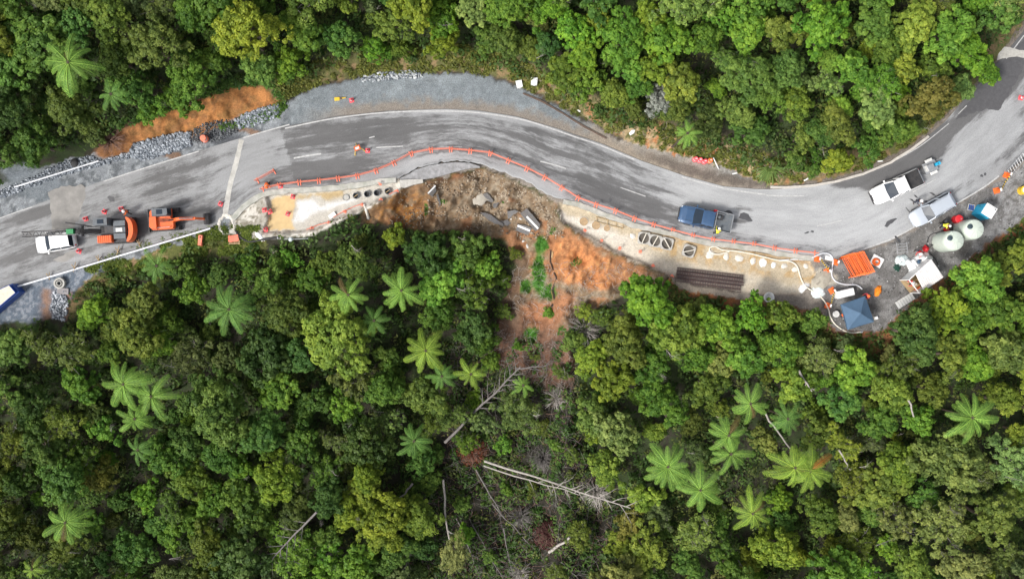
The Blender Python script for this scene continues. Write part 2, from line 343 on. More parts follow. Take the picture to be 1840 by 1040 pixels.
# grass verges
g = (1 - sstep(25, 60, dN)) * (dN > 0) * (WX > 480); col = mixc(col, (0.10, 0.10, 0.035), g); col = mixc(col, (0.20, 0.14, 0.07), g * sstep(.5, .62, n2)); zone[g > .3] = 1
gd = sstep(850, 1250, PX) * (1 - sstep(1340, 1500, PX)); col = mixc(col, (0.33, 0.24, 0.14), g * gd * sstep(.42, .6, n3)); col = mixc(col, (0.36, 0.15, 0.06), g * gd * sstep(.6, .7, n2))
g = (1 - sstep(5, 45, dS)) * (dS > -30) * ((WX < 480) & (WX > 125)); col = mixc(col, (0.10, 0.11, 0.03), g); col = mixc(col, (0.25, 0.17, 0.09), g * sstep(.52, .62, n2)); zone[g > .3] = 1
g = (1 - sstep(8, 50, dS)) * (dS > 0) * (WX > 1200); col = mixc(col, (0.15, 0.08, 0.045), g); col = mixc(col, (0.27, 0.11, 0.045), g * sstep(.5, .62, n2)); zone[g > .3] = 1
# flat shoulder gravel
g = ((dN <= 0) & (dS <= 0)).astype(float)
cg = np.ones(PX.shape + (3,)) * np.array([0.20, 0.215, 0.23]); cg = mixc(cg, (0.11, 0.12, 0.13), sstep(.45, .62, n2)); cg = mixc(cg, (0.33, 0.35, 0.36), sstep(.52, .75, n3) * .6)
lay = sstep(500, 560, PX) * (1 - sstep(1020, 1120, PX)); cg = mixc(cg, (0.175, 0.20, 0.215), lay * .85); cg = mixc(cg, (0.235, 0.265, 0.28), lay * sstep(.45, .65, n1) * .8); cg = mixc(cg, (0.15, 0.165, 0.175), lay * sstep(.6, .7, n2) * .5)
dl = ip(RN, PX) - WY                    # metres-ish above the edge line: brown washed strip
cg = mixc(cg, (0.21, 0.18, 0.15), sstep(520, 640, PX) * (1 - sstep(6, 26, dl + (n2 - .5) * 24)) * .9)
cg = mixc(cg, (0.30, 0.25, 0.19), sstep(1010, 1100, PX) * (1 - sstep(1250, 1400, PX)) * .55)
cg = mixc(cg, (0.12, 0.10, 0.085), sstep(1120, 1200, PX) * sstep(0, 8, dl) * (1 - sstep(16, 26, dl)) * .85)
col = np.where(g[..., None] > .5, cg, col); zone[g > .5] = 3
# dark wet strip of the ditch at the bank's toe
d = np.exp(-((dN - 1) / 3.2) ** 2) * (PX > 490) * (PX < 1120); col = mixc(col, (0.035, 0.03, 0.025), d * .95)
# dark gravel mound, brown stain patches on the left
for (x, y, rx, ry, c, w) in ((385,238,52,24,(0.075,0.08,0.09),.95),(300,275,60,9,(0.17,0.09,0.045),.8),(455,238,45,7,(0.2,0.11,0.06),.8),(90,345,90,30,(0.13,0.15,0.165),.7),(60,320,70,20,(0.16,0.18,0.2),.7)):
    q = 1 - sstep(.7, 1.15, np.sqrt(((WX - x) / rx) ** 2 + ((WY - y + (x - WX) * .33) / ry) ** 2)); col = mixc(col, c, q * w)
# clay cut
q = sdist(WX, WY, CUT_N); w = sstep(-3, 5, q)
cc = np.ones(PX.shape + (3,)) * np.array([0.36, 0.155, 0.05]); cc = mixc(cc, (0.24, 0.12, 0.04), sstep(.42, .66, n2)); cc = mixc(cc, (0.17, 0.085, 0.04), sstep(.52, .66, fbm(PX / 8, PY / 11, 96)) * .45); cc = mixc(cc, (0.16, 0.08, 0.04), sstep(300, 170, PX) * .7); cc = mixc(cc, (0.43, 0.20, 0.075), sstep(.5, .8, n1) * sstep(280, 420, PX))
col = col * (1 - w[..., None]) + cc * w[..., None]; zone[q > 0] = 2
# the slip
q = sdist(WX, WY, SLIP); w = sstep(-4, 8, q)
cs = np.ones(PX.shape + (3,)) * np.array([0.20, 0.135, 0.08])
cs = mixc(cs, (0.23, 0.185, 0.13), sstep(.45, .65, n3) * .9); cs = mixc(cs, (0.30, 0.13, 0.055), sstep(.54, .64, n1) * .8)
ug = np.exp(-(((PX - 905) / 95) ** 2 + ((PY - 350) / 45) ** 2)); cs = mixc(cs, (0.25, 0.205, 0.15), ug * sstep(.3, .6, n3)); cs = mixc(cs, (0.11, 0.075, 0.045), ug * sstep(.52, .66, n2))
lo = np.exp(-(((PX - 722) / 52) ** 2 + ((PY - 378) / 42) ** 2)); cs = mixc(cs, (0.22, 0.10, 0.035), lo * 1.2 * sstep(.3, .55, n2)); cs = mixc(cs, (0.36, 0.17, 0.04), lo * sstep(.55, .68, n3))
cs = mixc(cs, (0.28, 0.12, 0.055), np.exp(-(((PX - 880) / 40) ** 2 + ((PY - 330) / 9) ** 2)) * 0 + np.exp(-(((PX - 810) / 45) ** 2 + ((PY - 312 - (830 - PX) * .25) / 7) ** 2)))
bigo = sdist(WX, WY, [(1000,425),(1030,428),(1070,455),(1130,470),(1165,490),(1125,505),(1085,520),(1055,520),(1000,500),(993,460)]); cs = mixc(cs, (0.46, 0.195, 0.075), sstep(-6, 8, bigo)); cs = mixc(cs, (0.22, 0.115, 0.06), sstep(-4, 6, bigo) * sstep(1075, 1110, PX + (n2 - .5) * 50) * .7); st_ = fbm((PX + PY * .3) / 7, PY / 40, 77); cs = mixc(cs, (0.21, 0.095, 0.045), sstep(-4, 6, bigo) * np.maximum(sstep(.56, .7, n2), sstep(.54, .68, st_)) * .75); cs = mixc(cs, (0.44, 0.24, 0.10), sstep(0, 10, bigo) * sstep(.6, .7, n3) * .6)
cs = mixc(cs, (0.30, 0.14, 0.07), sstep(-6, 10, sdist(WX, WY, [(930,545),(985,540),(1000,520),(1040,530),(1010,580),(985,600),(930,600)])))
cs = mixc(cs, (0.10, 0.065, 0.042), sstep(425, 470, PY) * (1 - sstep(930, 962, PX + (n2 - .5) * 40)) * .85); cs = mixc(cs, (0.15, 0.078, 0.05), sstep(560, 615, PY) * .95); cs = mixc(cs, (0.07, 0.045, 0.033), sstep(560, 640, PY) * sstep(.5, .6, n2))  # left strip: dark brown soil with shade mixed into its colour
for (x, y, rx, ry) in ((968,490,15,42),(973,440,14,20),(985,525,16,14),(945,515,12,14),(955,600,14,16)):
    cs = mixc(cs, (0.05, 0.15, 0.02), 1 - sstep(.6, 1.1, np.sqrt(((WX - x) / rx) ** 2 + ((WY - y) / ry) ** 2)))
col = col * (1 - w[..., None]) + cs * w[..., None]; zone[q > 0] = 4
dq = sdist(WX, WY, [(790,640),(900,620),(1010,640),(1035,720),(1040,790),(1080,860),(1120,930),(1060,1080),(720,1080),(760,900),(790,790)]); col = mixc(col, (0.022, 0.019, 0.014), sstep(-20, 15, dq) * sstep(655, 720, PY) * .9)  # gully floor: soil colour darkened to stand in for missing canopy shade
# left excavation
WX2 = PX + (fbm(PX / 7, PY / 7, 61) - .5) * 7; WY2 = PY + (fbm(PX / 7, PY / 7, 62) - .5) * 7
apron = sdist(WX2, WY2, [(412,402),(445,370),(478,350),(720,322),(722,340),(660,376),(600,404),(560,424),(440,430),(415,420)]); cp = np.ones(PX.shape + (3,)) * np.array([0.33, 0.31, 0.26]); cp = mixc(cp, (0.55, 0.52, 0.46), sstep(.48, .6, n2)); cp = mixc(cp, (0.17, 0.15, 0.11), sstep(.56, .66, n3))
w = sstep(-2, 2, apron); col = col * (1 - w[..., None]) + cp * w[..., None]; zone[apron > 0] = 5
q = sdist(WX2, WY2, PIT_L); w = sstep(-1.5, 2, q)
cp = np.ones(PX.shape + (3,)) * np.array([0.42, 0.395, 0.345]); cp = mixc(cp, (0.50, 0.48, 0.435), sstep(.45, .62, n2) * sstep(600, 660, PX))
cp = mixc(cp, (0.58, 0.575, 0.56), sstep(-4, 3, sdist(WX2, WY2, [(534,362),(560,358),(575,372),(600,362),(640,358),(600,372),(560,384),(545,398),(528,398),(536,380)])))
cp = mixc(cp, (0.38, 0.28, 0.14), sstep(-4, 6, sdist(WX2, WY2, [(520,352),(600,342),(660,332),(640,346),(590,362),(560,358),(535,360)])) * sstep(.35, .6, n2))
pool = sdist(WX2, WY2, [(487,358),(505,352),(530,352),(531,370),(524,395),(530,412),(478,415),(484,392)]); cp = mixc(cp, (0.55, 0.40, 0.20), sstep(-2, 2, pool))
col = col * (1 - w[..., None]) + cp * w[..., None]; zone[q > 0] = 5; zone[(pool > 0) & (q > 0)] = 8
# right work platform
q = sdist(WX2, WY2, PLAT_R); w = sstep(-1.5, 2, q)
cp = np.ones(PX.shape + (3,)) * np.array([0.42, 0.35, 0.245]); cp = mixc(cp, (0.42, 0.29, 0.14), sstep(.5, .64, n2) * sstep(1120, 1200, PX))
up = WY2 - np.interp(PX, [1000, 1200, 1440], [375, 450, 495]); cp = mixc(cp, (0.55, 0.51, 0.445), (1 - sstep(1080, 1220, PX)) * sstep(-6, 10, up + (n2 - .5) * 18)); cp = mixc(cp, (0.52, 0.47, 0.385), sstep(8, 26, up + (n2 - .5) * 26) * .8)
cp = mixc(cp, (0.33, 0.22, 0.12), 1 - sstep(-30, -14, up + (n3 - .5) * 12))
col = col * (1 - w[..., None]) + cp * w[..., None]; zone[q > 0] = 6
# yards
YARD = [(1462,482),(1492,470),(1545,455),(1600,435),(1800,322),(1860,280),(1860,385),(1780,435),(1700,495),(1640,545),(1580,597),(1500,592),(1482,560),(1470,525)]
q = sdist(WX, WY, YARD); w = sstep(-2, 3, q)
cy = np.ones(PX.shape + (3,)) * np.array([0.13, 0.125, 0.12]); cy = mixc(cy, (0.21, 0.205, 0.2), sstep(.45, .65, n2)); cy = mixc(cy, (0.07, 0.065, 0.06), sstep(.55, .7, n1) * .8); cy = mixc(cy, (0.27, 0.27, 0.27), sstep(1760, 1800, PX) * sstep(.4, .6, n3) * .7)
sand = 1 - sstep(.8, 1.15, np.sqrt(((WX - 1475) / 30) ** 2 + ((WY - 500) / 16) ** 2)); cy = mixc(cy, (0.36, 0.33, 0.27), sand)
col = col * (1 - w[..., None]) + cy * w[..., None]; zone[q > 0] = 7
YARD_L = [(-80,548),(0,522),(60,503),(140,482),(200,470),(205,480),(150,505),(125,545),(122,575),(-80,585)]
q = sdist(WX, WY, YARD_L); w = sstep(-2, 3, q); cy = np.ones(PX.shape + (3,)) * np.array([0.10, 0.125, 0.16]); cy = mixc(cy, (0.2, 0.22, 0.25), sstep(.45, .62, n3)); cy = mixc(cy, (0.22, 0.13, 0.09), np.exp(-((WX - 84) / 9) ** 2) * sstep(515, 525, WY) + np.exp(-((WX - 122) / 7) ** 2) * sstep(515, 525, WY))
col = col * (1 - w[..., None]) + cy * w[..., None]; zone[q > 0] = 7
col = col * (0.85 + 0.3 * n3[..., None])

gm = {k: ground_mat('ground_' + k) for k in ZN}
gm['gravel_shoulder'] = ground_mat('ground_gravel', 0.85, 12, 0.55, 0.7)
gm['gravel_yard'] = ground_mat('ground_yard', 0.75, 12, 0.55, 0.7)
gm['excavation_floor'] = ground_mat('ground_excavation', 0.6, 7, 0.25, 0.35, .5); gm['work_platform'] = ground_mat('ground_platform', 0.6, 7, 0.3, 0.4, .5)
gm['muddy_pool'] = ground_mat('ground_pool', 0.12, 2, 0.08, 0.05, .6)
gm['slip_face'] = ground_mat('ground_slip', 0.9, 5, 0.38, 0.7)
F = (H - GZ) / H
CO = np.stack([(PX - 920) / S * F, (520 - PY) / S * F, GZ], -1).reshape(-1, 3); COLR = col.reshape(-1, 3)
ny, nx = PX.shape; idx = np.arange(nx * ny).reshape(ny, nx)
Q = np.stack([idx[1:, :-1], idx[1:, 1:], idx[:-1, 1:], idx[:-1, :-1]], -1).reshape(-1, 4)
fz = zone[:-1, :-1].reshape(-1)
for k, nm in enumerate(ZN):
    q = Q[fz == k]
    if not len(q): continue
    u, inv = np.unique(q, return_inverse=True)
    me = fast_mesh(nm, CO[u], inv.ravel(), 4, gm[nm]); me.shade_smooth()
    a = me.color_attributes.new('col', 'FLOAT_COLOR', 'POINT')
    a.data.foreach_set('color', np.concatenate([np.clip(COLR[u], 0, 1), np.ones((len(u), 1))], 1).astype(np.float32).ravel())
    tag(mobj(nm if k else 'ground', me), kind='structure')

# ------------------------------------------------------------------ road: a sheet with a broken edge, streaks run along it
RX = np.concatenate([np.arange(-300, -10, 20), np.arange(-10, 1850, 4), np.arange(1850, 2090, 20)]); NV = 46
top, bot = ip(RN, RX), ip(RS, RX)
jit = (fbm(RX / 6, RX * 0, 71) - .5) * 5; bot = bot + jit * ((RX > 715) & (RX < 1000)) + jit * .3
V = np.linspace(0, 1, NV)[:, None]; rx = np.repeat(RX[None], NV, 0); ry = top[None] * (1 - V) + bot[None] * V
mid = (top + bot) / 2; ulen = np.concatenate([[0], np.cumsum(np.hypot(np.diff(RX), np.diff(mid)))]) / S
dark = np.full(rx.shape, .45)
def blob(x, y, a, b, r, amt):
    global dark
    c, s_ = math.cos(math.radians(r)), math.sin(math.radians(r)); dx, dy = rx - x, ry - y
    q = np.sqrt(((dx * c + dy * s_) / a) ** 2 + ((-dx * s_ + dy * c) / b) ** 2); dark = dark + amt * (1 - sstep(.55, 1.25, q))
blob(840, 245, 360, 42, 6, .05); blob(640, 250, 150, 26, -8, .09); blob(560, 310, 110, 22, -9, .20); blob(1120, 355, 120, 26, 22, .18)
blob(1010, 270, 160, 10, 18, .10); blob(1290, 325, 90, 14, 12, -.12); blob(1440, 380, 210, 50, 4, -.42); blob(1330, 385, 34, 22, 0, .42); blob(1650, 275, 120, 24, -36, .55)
blob(1790, 130, 110, 40, -55, .6); blob(1560, 318, 80, 12, -14, .35); blob(1760, 235, 70, 60, -40, -.35); blob(1660, 340, 120, 36, -30, -.3)
blob(120, 390, 130, 60, -16, -.02); blob(60, 450, 60, 30, -16, .12); blob(330, 310, 120, 20, -18, .10); blob(430, 300, 60, 40, -18, -.16); blob(60, 385, 60, 12, -18, .25); blob(280, 400, 110, 14, -12, .25)
blob(820, 305, 100, 10, 0, -.25); blob(950, 322, 70, 12, 25, -.25); blob(690, 310, 110, 9, -18, -.2); blob(900, 215, 180, 8, 8, -.12)
vv = V * 9.0 + (fbm(rx / 90, rx * 0, 55) - .5) * .8; dark = dark + sum(.10 * np.exp(-((vv - w_) / .42) ** 2) for w_ in (1.3, 3.0, 5.6, 7.3)) - .03
q_ = rx - (503 + (ry - 230) * .30); dark = dark + .06 * sstep(-1, 1, q_) * (1 - sstep(90, 260, q_)) - .09 * (1 - sstep(-1, 1, q_)) * sstep(-130, -20, q_)
q_ = rx - 1374; dark = dark - .10 * sstep(-1, 1, q_) * (1 - sstep(60, 180, q_))
me_co = np.stack([(rx - 920) / S, (520 - ry) / S, np.zeros_like(rx)], -1).reshape(-1, 3)
nr, nc = rx.shape; idr = np.arange(nr * nc).reshape(nr, nc)
QR = np.stack([idr[1:, :-1], idr[1:, 1:], idr[:-1, 1:], idr[:-1, :-1]], -1).reshape(-1, 4)
skirt = me_co[idr[-1]] - np.array([0, 0, .32]); ns = len(me_co); me_co2 = np.concatenate([me_co, skirt])
ks = np.arange(nc - 1); QS = np.stack([ns + ks, ns + ks + 1, idr[-1][1:], idr[-1][:-1]], -1)
rme = fast_mesh('road', me_co2, np.concatenate([QR, QS]).ravel(), 4, None)
ud = np.concatenate([np.stack([np.repeat(ulen[None], nr, 0), np.repeat(V, nc, 1) * 9.0, dark], -1).reshape(-1, 3), np.stack([ulen, np.full(nc, 9.2), np.full(nc, .5)], -1)])
gain = np.concatenate([np.interp(np.repeat(RX[None], nr, 0).ravel(), [0, 430, 520, 1100, 1250, 1700, 1760], [.92, .95, 1.0, 1.05, 1.3, 1.3, 1.1]), np.full(nc, .8)])
a = rme.color_attributes.new('lane', 'FLOAT_COLOR', 'POINT'); a.data.foreach_set('color', np.concatenate([ud, gain[:, None]], 1).astype(np.float32).ravel())
def road_material():
    m, nt, b = mat_new('worn_asphalt'); N, L = nt.nodes, nt.links
    at = N.new('ShaderNodeAttribute'); at.attribute_name = 'lane'; sx = N.new('ShaderNodeSeparateXYZ'); L.new(at.outputs['Vector'], sx.inputs[0])
    def noise(su, sv, sc, det=6, rough=.65):
        cb = N.new('ShaderNodeCombineXYZ'); a = N.new('ShaderNodeMath'); a.operation = 'MULTIPLY'; a.inputs[1].default_value = su
        c = N.new('ShaderNodeMath'); c.operation = 'MULTIPLY'; c.inputs[1].default_value = sv
        L.new(sx.outputs[0], a.inputs[0]); L.new(sx.outputs[1], c.inputs[0]); L.new(a.outputs[0], cb.inputs[0]); L.new(c.outputs[0], cb.inputs[1])
        n = N.new('ShaderNodeTexNoise'); n.inputs['Scale'].default_value = sc; n.inputs['Detail'].default_value = det; n.inputs['Roughness'].default_value = rough
        L.new(cb.outputs[0], n.inputs['Vector']); return n.outputs['Fac']
    streak = noise(.22, 1.0, 1.1, 10, .78); patch = noise(.6, .8, .8, 10, .76); grain = noise(1, 1, 9, 6, .8); band = noise(.03, 1.4, 1.0, 3, .5)
    def math_(op, x, y, cl=False):
        n = N.new('ShaderNodeMath'); n.operation = op; n.use_clamp = cl
        for i, v in enumerate((x, y)):
            if isinstance(v, (int, float)): n.inputs[i].default_value = v
            else: L.new(v, n.inputs[i])
        return n.outputs[0]
    s1 = math_('ADD', math_('MULTIPLY', streak, .5), math_('ADD', math_('MULTIPLY', patch, .3), math_('MULTIPLY', band, .2)))
    s1 = math_('ADD', math_('MULTIPLY', s1, 2.0), -.5); t = math_('ADD', s1, sx.outputs[2])
    mr = N.new('ShaderNodeMapRange'); mr.interpolation_type = 'SMOOTHSTEP'; mr.inputs['From Min'].default_value = .86; mr.inputs['From Max'].default_value = 1.12; L.new(t, mr.inputs['Value'])
    cr = N.new('ShaderNodeMix'); cr.data_type = 'RGBA'; L.new(mr.outputs[0], cr.inputs['Factor'])
    cr.inputs['A'].default_value = (.265, .27, .275, 1); cr.inputs['B'].default_value = (.098, .097, .098, 1)
    g = N.new('ShaderNodeMapRange'); g.inputs['From Min'].default_value = .3; g.inputs['From Max'].default_value = .7; g.inputs['To Min'].default_value = .7; g.inputs['To Max'].default_value = 1.28; L.new(grain, g.inputs['Value'])
    soft = noise(.3, .9, .45, 9, .75); sr = N.new('ShaderNodeMapRange'); sr.inputs['From Min'].default_value = .3; sr.inputs['From Max'].default_value = .7; sr.inputs['To Min'].default_value = .72; sr.inputs['To Max'].default_value = 1.25; L.new(soft, sr.inputs['Value'])
    v0 = N.new('ShaderNodeVectorMath'); v0.operation = 'SCALE'; L.new(cr.outputs['Result'], v0.inputs[0]); L.new(sr.outputs[0], v0.inputs['Scale'])
    vm = N.new('ShaderNodeVectorMath'); vm.operation = 'SCALE'; v1 = N.new('ShaderNodeVectorMath'); v1.operation = 'SCALE'; L.new(v0.outputs[0], v1.inputs[0]); L.new(at.outputs['Alpha'], v1.inputs['Scale']); L.new(v1.outputs[0], vm.inputs[0]); L.new(g.outputs[0], vm.inputs['Scale'])
    L.new(vm.outputs[0], b.inputs['Base Color'])
    rr = N.new('ShaderNodeMapRange'); rr.inputs['To Min'].default_value = .62; rr.inputs['To Max'].default_value = .5; L.new(mr.outputs[0], rr.inputs['Value']); L.new(rr.outputs[0], b.inputs['Roughness'])
    bp = N.new('ShaderNodeBump'); bp.inputs['Strength'].default_value = .25; bp.inputs['Distance'].default_value = .01; L.new(grain, bp.inputs['Height']); L.new(bp.outputs[0], b.inputs['Normal'])
    return m
rme.materials.append(road_material()); ROAD = tag(mobj('road', rme), kind='structure')

def px_strip(pts, w, z, n_sub=6, jitter=0.0):
    """flat ribbon along photo points, width w metres"""
    P = [W(x, y, 0) for x, y in pts]; Q_ = []
    for i in range(len(P) - 1):
        for k in range(n_sub):
            t = k / n_sub; p0 = P[max(i - 1, 0)]; p1, p2 = P[i], P[i + 1]; p3 = P[min(i + 2, len(P) - 1)]
            Q_.append(0.5 * ((2 * p1) + (p2 - p0) * t + (2 * p0 - 5 * p1 + 4 * p2 - p3) * t * t + (3 * p1 - p0 - 3 * p2 + p3) * t ** 3))
    Q_.append(P[-1]); mb = MB(); vs = []
    for i, p in enumerate(Q_):
        t = (Q_[min(i + 1, len(Q_) - 1)] - Q_[max(i - 1, 0)]).normalized(); n = Vector((-t.y, t.x, 0)); j = 1 + random.uniform(-jitter, jitter)
        vs += [p + n * w / 2 * j + Vector((0, 0, z)), p - n * w / 2 * j + Vector((0, 0, z))]
    mb.add(vs, [(2 * i, 2 * i + 1, 2 * i + 3, 2 * i + 2) for i in range(len(Q_) - 1)]); return mb
for nm, pts, w in (('edge_line', [(186,326),(270,299),(357,272)], .14), ('edge_line', [(437,248),(470,238),(520,224)], .15),
    ('edge_line', [(512,231),(600,213),(700,202),(800,200),(860,203),(930,213.5),(975,226),(1030,245),(1080,262),(1140,287)], .15),
    ('edge_line', [(1225,318),(1290,336),(1340,345),(1375,349.5)], .15), ('edge_line', [(1377,351),(1410,352.5),(1445,352)], .12),
    ('edge_line', [(1590,298),(1650,265),(1705,222)], .10), ('edge_line', [(1722,205),(1737,190)], .10), ('edge_line', [(1532,454),(1600,430),(1650,404),(1720,365),(1770,335),(1795,316)], .17),
    ('edge_line', [(1808,106),(1840,64)], .12), ('edge_line', [(0,392),(30,381),(58,372)], .10),
    ('centre_dash', [(528,284.5),(552,280),(577,276.5)], .18), ('centre_dash', [(676,265.5),(700,264),(724,263)], .13), ('centre_dash', [(663,248),(673,245.5)], .12),
    ('centre_dash', [(790,264),(830,264)], .08), ('centre_dash', [(971,290),(994,296),(1017,303)], .14), ('centre_dash', [(1115,337),(1160,353)], .10),
    ('centre_dash', [(1468,406),(1490,402),(1513,396)], .11), ('centre_dash', [(1640,345),(1682,322)], .10)):
    px_strip(pts, w * .85, .005).build(nm, M['mark'], ROAD)
px_strip([(434,251),(425,290),(413,335),(404,388)], .48, .006, 8, .15).build('concrete_strip', pm('dirty_concrete_strip', (.46, .45, .42), .8, var=.2, scale=1.2, dirt=(.22, .2, .17), dirt_amt=.8), ROAD)
mudm = pm('dried_mud_film', (0.26, 0.25, 0.235), .8, var=.2, scale=1.0, dirt=(.16, .155, .15), dirt_amt=.9)
def flat_patch(name, poly, z, mat, parent=None, jag=4, seed=1):
    rnd = random.Random(seed); P = []
    for i in range(len(poly)):
        (x0, y0), (x1, y1) = poly[i], poly[(i + 1) % len(poly)]; n = max(2, int(math.hypot(x1 - x0, y1 - y0) / 6))
        for k in range(n):
            t = k / n; P.append(W(x0 + (x1 - x0) * t + rnd.uniform(-jag, jag) * .5, y0 + (y1 - y0) * t + rnd.uniform(-jag, jag) * .5, 0) + Vector((0, 0, z)))
    return MB().sheet(P).build(name, mat, parent)
flat_patch('mud_patch', [(87,345),(105,337),(130,334),(150,332),(156,350),(140,395),(118,432),(95,428),(92,390)], .004, mudm, ROAD)
flat_patch('mud_patch', [(96,468),(118,455),(136,450),(133,462),(112,472)], .004, mudm, ROAD, 3, 4)
patch_mat = pm('dark_bitumen', (0.075, 0.075, 0.08), .45, var=.2, scale=2)  # dark tone for the irregular flat patches laid on the road
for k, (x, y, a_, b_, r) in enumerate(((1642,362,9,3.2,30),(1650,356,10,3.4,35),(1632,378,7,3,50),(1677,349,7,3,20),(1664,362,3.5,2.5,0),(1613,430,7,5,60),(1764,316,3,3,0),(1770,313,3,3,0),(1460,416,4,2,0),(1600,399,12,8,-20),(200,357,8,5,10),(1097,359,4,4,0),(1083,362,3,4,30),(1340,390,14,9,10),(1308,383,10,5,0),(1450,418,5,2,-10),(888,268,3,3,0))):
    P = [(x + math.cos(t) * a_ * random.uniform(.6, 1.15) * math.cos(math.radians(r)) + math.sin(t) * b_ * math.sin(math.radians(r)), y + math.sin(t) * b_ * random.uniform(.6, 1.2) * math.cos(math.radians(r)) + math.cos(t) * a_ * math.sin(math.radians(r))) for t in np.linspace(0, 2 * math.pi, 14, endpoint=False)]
    MB().sheet([W(p[0], p[1], 0) + Vector((0, 0, .004 + .0002 * k)) for p in P]).build('dark_patch', patch_mat, ROAD)
flat_patch('new_asphalt_patch', [(1718,215),(1772,196),(1796,200),(1840,120),(1840,70),(1800,112),(1755,160)], .0035, pm('fresh_asphalt', (.08, .079, .083), .6, var=.2, scale=3), ROAD)
flat_patch('concrete_patch', [(1795,95),(1806,85),(1825,88),(1860,96),(1860,106),(1815,102),(1792,108)], .008, M['concrete'], ROAD, 3, 8)
# the slumped slab of lane between the crack and the scarp
crack = [(718,320),(735,312.5),(746,305.5),(772,297.5),(795,294),(818,291),(844,293),(862,298.5)]
lowr = [(862,301),(846,302),(832,305),(818,308),(799,314),(778,320),(759,322),(740,323),(720,324)]
sl = [W(x, y + random.uniform(-.4, .4), 0) for x, y in crack + lowr]
MB().prism([(p.x, p.y) for p in sl], -.38, -.10).build('slumped_lane_edge', rme.materials[0] if False else pm('cracked_asphalt', (.27, .27, .275), .7, var=.3, scale=2.5, dirt=(.13, .125, .12), dirt_amt=.7, bump=.3), ROAD)
# kerbs: broken concrete edging
def kerb(name, pts, w, h, mat, label, cat, rough=.06, z0=-.35):
    P = []
    for i in range(len(pts) - 1):
        (x0, y0), (x1, y1) = pts[i], pts[i + 1]; n = max(1, int(math.hypot(x1 - x0, y1 - y0) / 8))
        P += [W(x0 + (x1 - x0) * k / n, y0 + (y1 - y0) * k / n, 0) for k in range(n)]
    P.append(W(*pts[-1], 0)); rings = []
    for i, p in enumerate(P):
        t = (P[min(i + 1, len(P) - 1)] - P[max(i - 1, 0)]).normalized(); n = Vector((-t.y, t.x, 0)); a, b_ = w / 2 + random.uniform(-rough, rough), w / 2 + random.uniform(-rough, rough); hh = h + random.uniform(-.02, .02)
        rings.append([p + n * a + Vector((0, 0, z0)), p + n * a * .95 + Vector((0, 0, hh)), p - n * b_ * .95 + Vector((0, 0, hh)), p - n * b_ + Vector((0, 0, z0))])
    o = MB().loft(rings).build(name, mat); return tag(o, label, cat)
kerbm = pm('stained_kerb_concrete', (.40, .395, .36), .8, var=.22, scale=1.6, dirt=(.17, .2, .14), dirt_amt=.75, bump=.4)
kerb('concrete_kerb', [(418,393),(432,378),(450,362),(470,351),(490,346),(520,342.5),(560,341),(600,338),(640,333),(690,325),(712,324)], .55, .10, kerbm, 'grey concrete kerb curling round the flooded excavation', 'kerb')
kerb('concrete_kerb', [(1012,362),(1040,368),(1071,380),(1106,393),(1140,405),(1175,413),(1209,421),(1245,431),(1281,438),(1318,442),(1355,447),(1391,454),(1429,460),(1462,465)], .5, .10, kerbm, 'long stained concrete kerb beside the piling platform', 'kerb')
kerb('concrete_kerb', [(1384,336.5),(1420,337),(1460,333.5),(1500,327),(1550,313),(1600,292),(1640,267),(1668,245)], .26, .14, pm('pale_kerb', (.5, .47, .43), .8, var=.15, scale=3, dirt_amt=.3), 'narrow pale kerb curving under the upper forest edge', 'kerb', .02)
kerb('channel_edge', [(940,168),(975,183),(1010,203),(1050,228),(1090,249)], .16, .06, M['oldtimber'], 'dark timber ditch edging beside the gravel lay-by', 'edging', .02)

# ------------------------------------------------------------------ forest
def leaf_cloud(P, Nrm, size, tint, mat, name, aspect=1.7, rng=RNG):
    """one diamond quad per leaf at P facing Nrm"""
    n = len(P); Nrm = Nrm / (np.linalg.norm(Nrm, axis=1, keepdims=True) + 1e-9)
    r = rng.normal(size=(n, 3)); t = r - (r * Nrm).sum(1, keepdims=True) * Nrm; t /= np.linalg.norm(t, axis=1, keepdims=True) + 1e-9
    b = np.cross(Nrm, t); s = np.asarray(size)[:, None] if np.ndim(size) else size
    a, c = t * s * aspect * .5, b * s * .5
    co = np.stack([P - a, P + c - a * .1, P + a, P - c - a * .1], 1).reshape(-1, 3)
    return fast_mesh(name, co, np.arange(n * 4), 4, mat, np.clip(tint, 0, 1))
def dirs(n, rng, zmin=-.35):
    z = rng.uniform(zmin, 1, n); a = rng.uniform(0, 2 * np.pi, n); r = np.sqrt(np.maximum(0, 1 - z * z))
    return np.stack([r * np.cos(a), r * np.sin(a), z], 1)
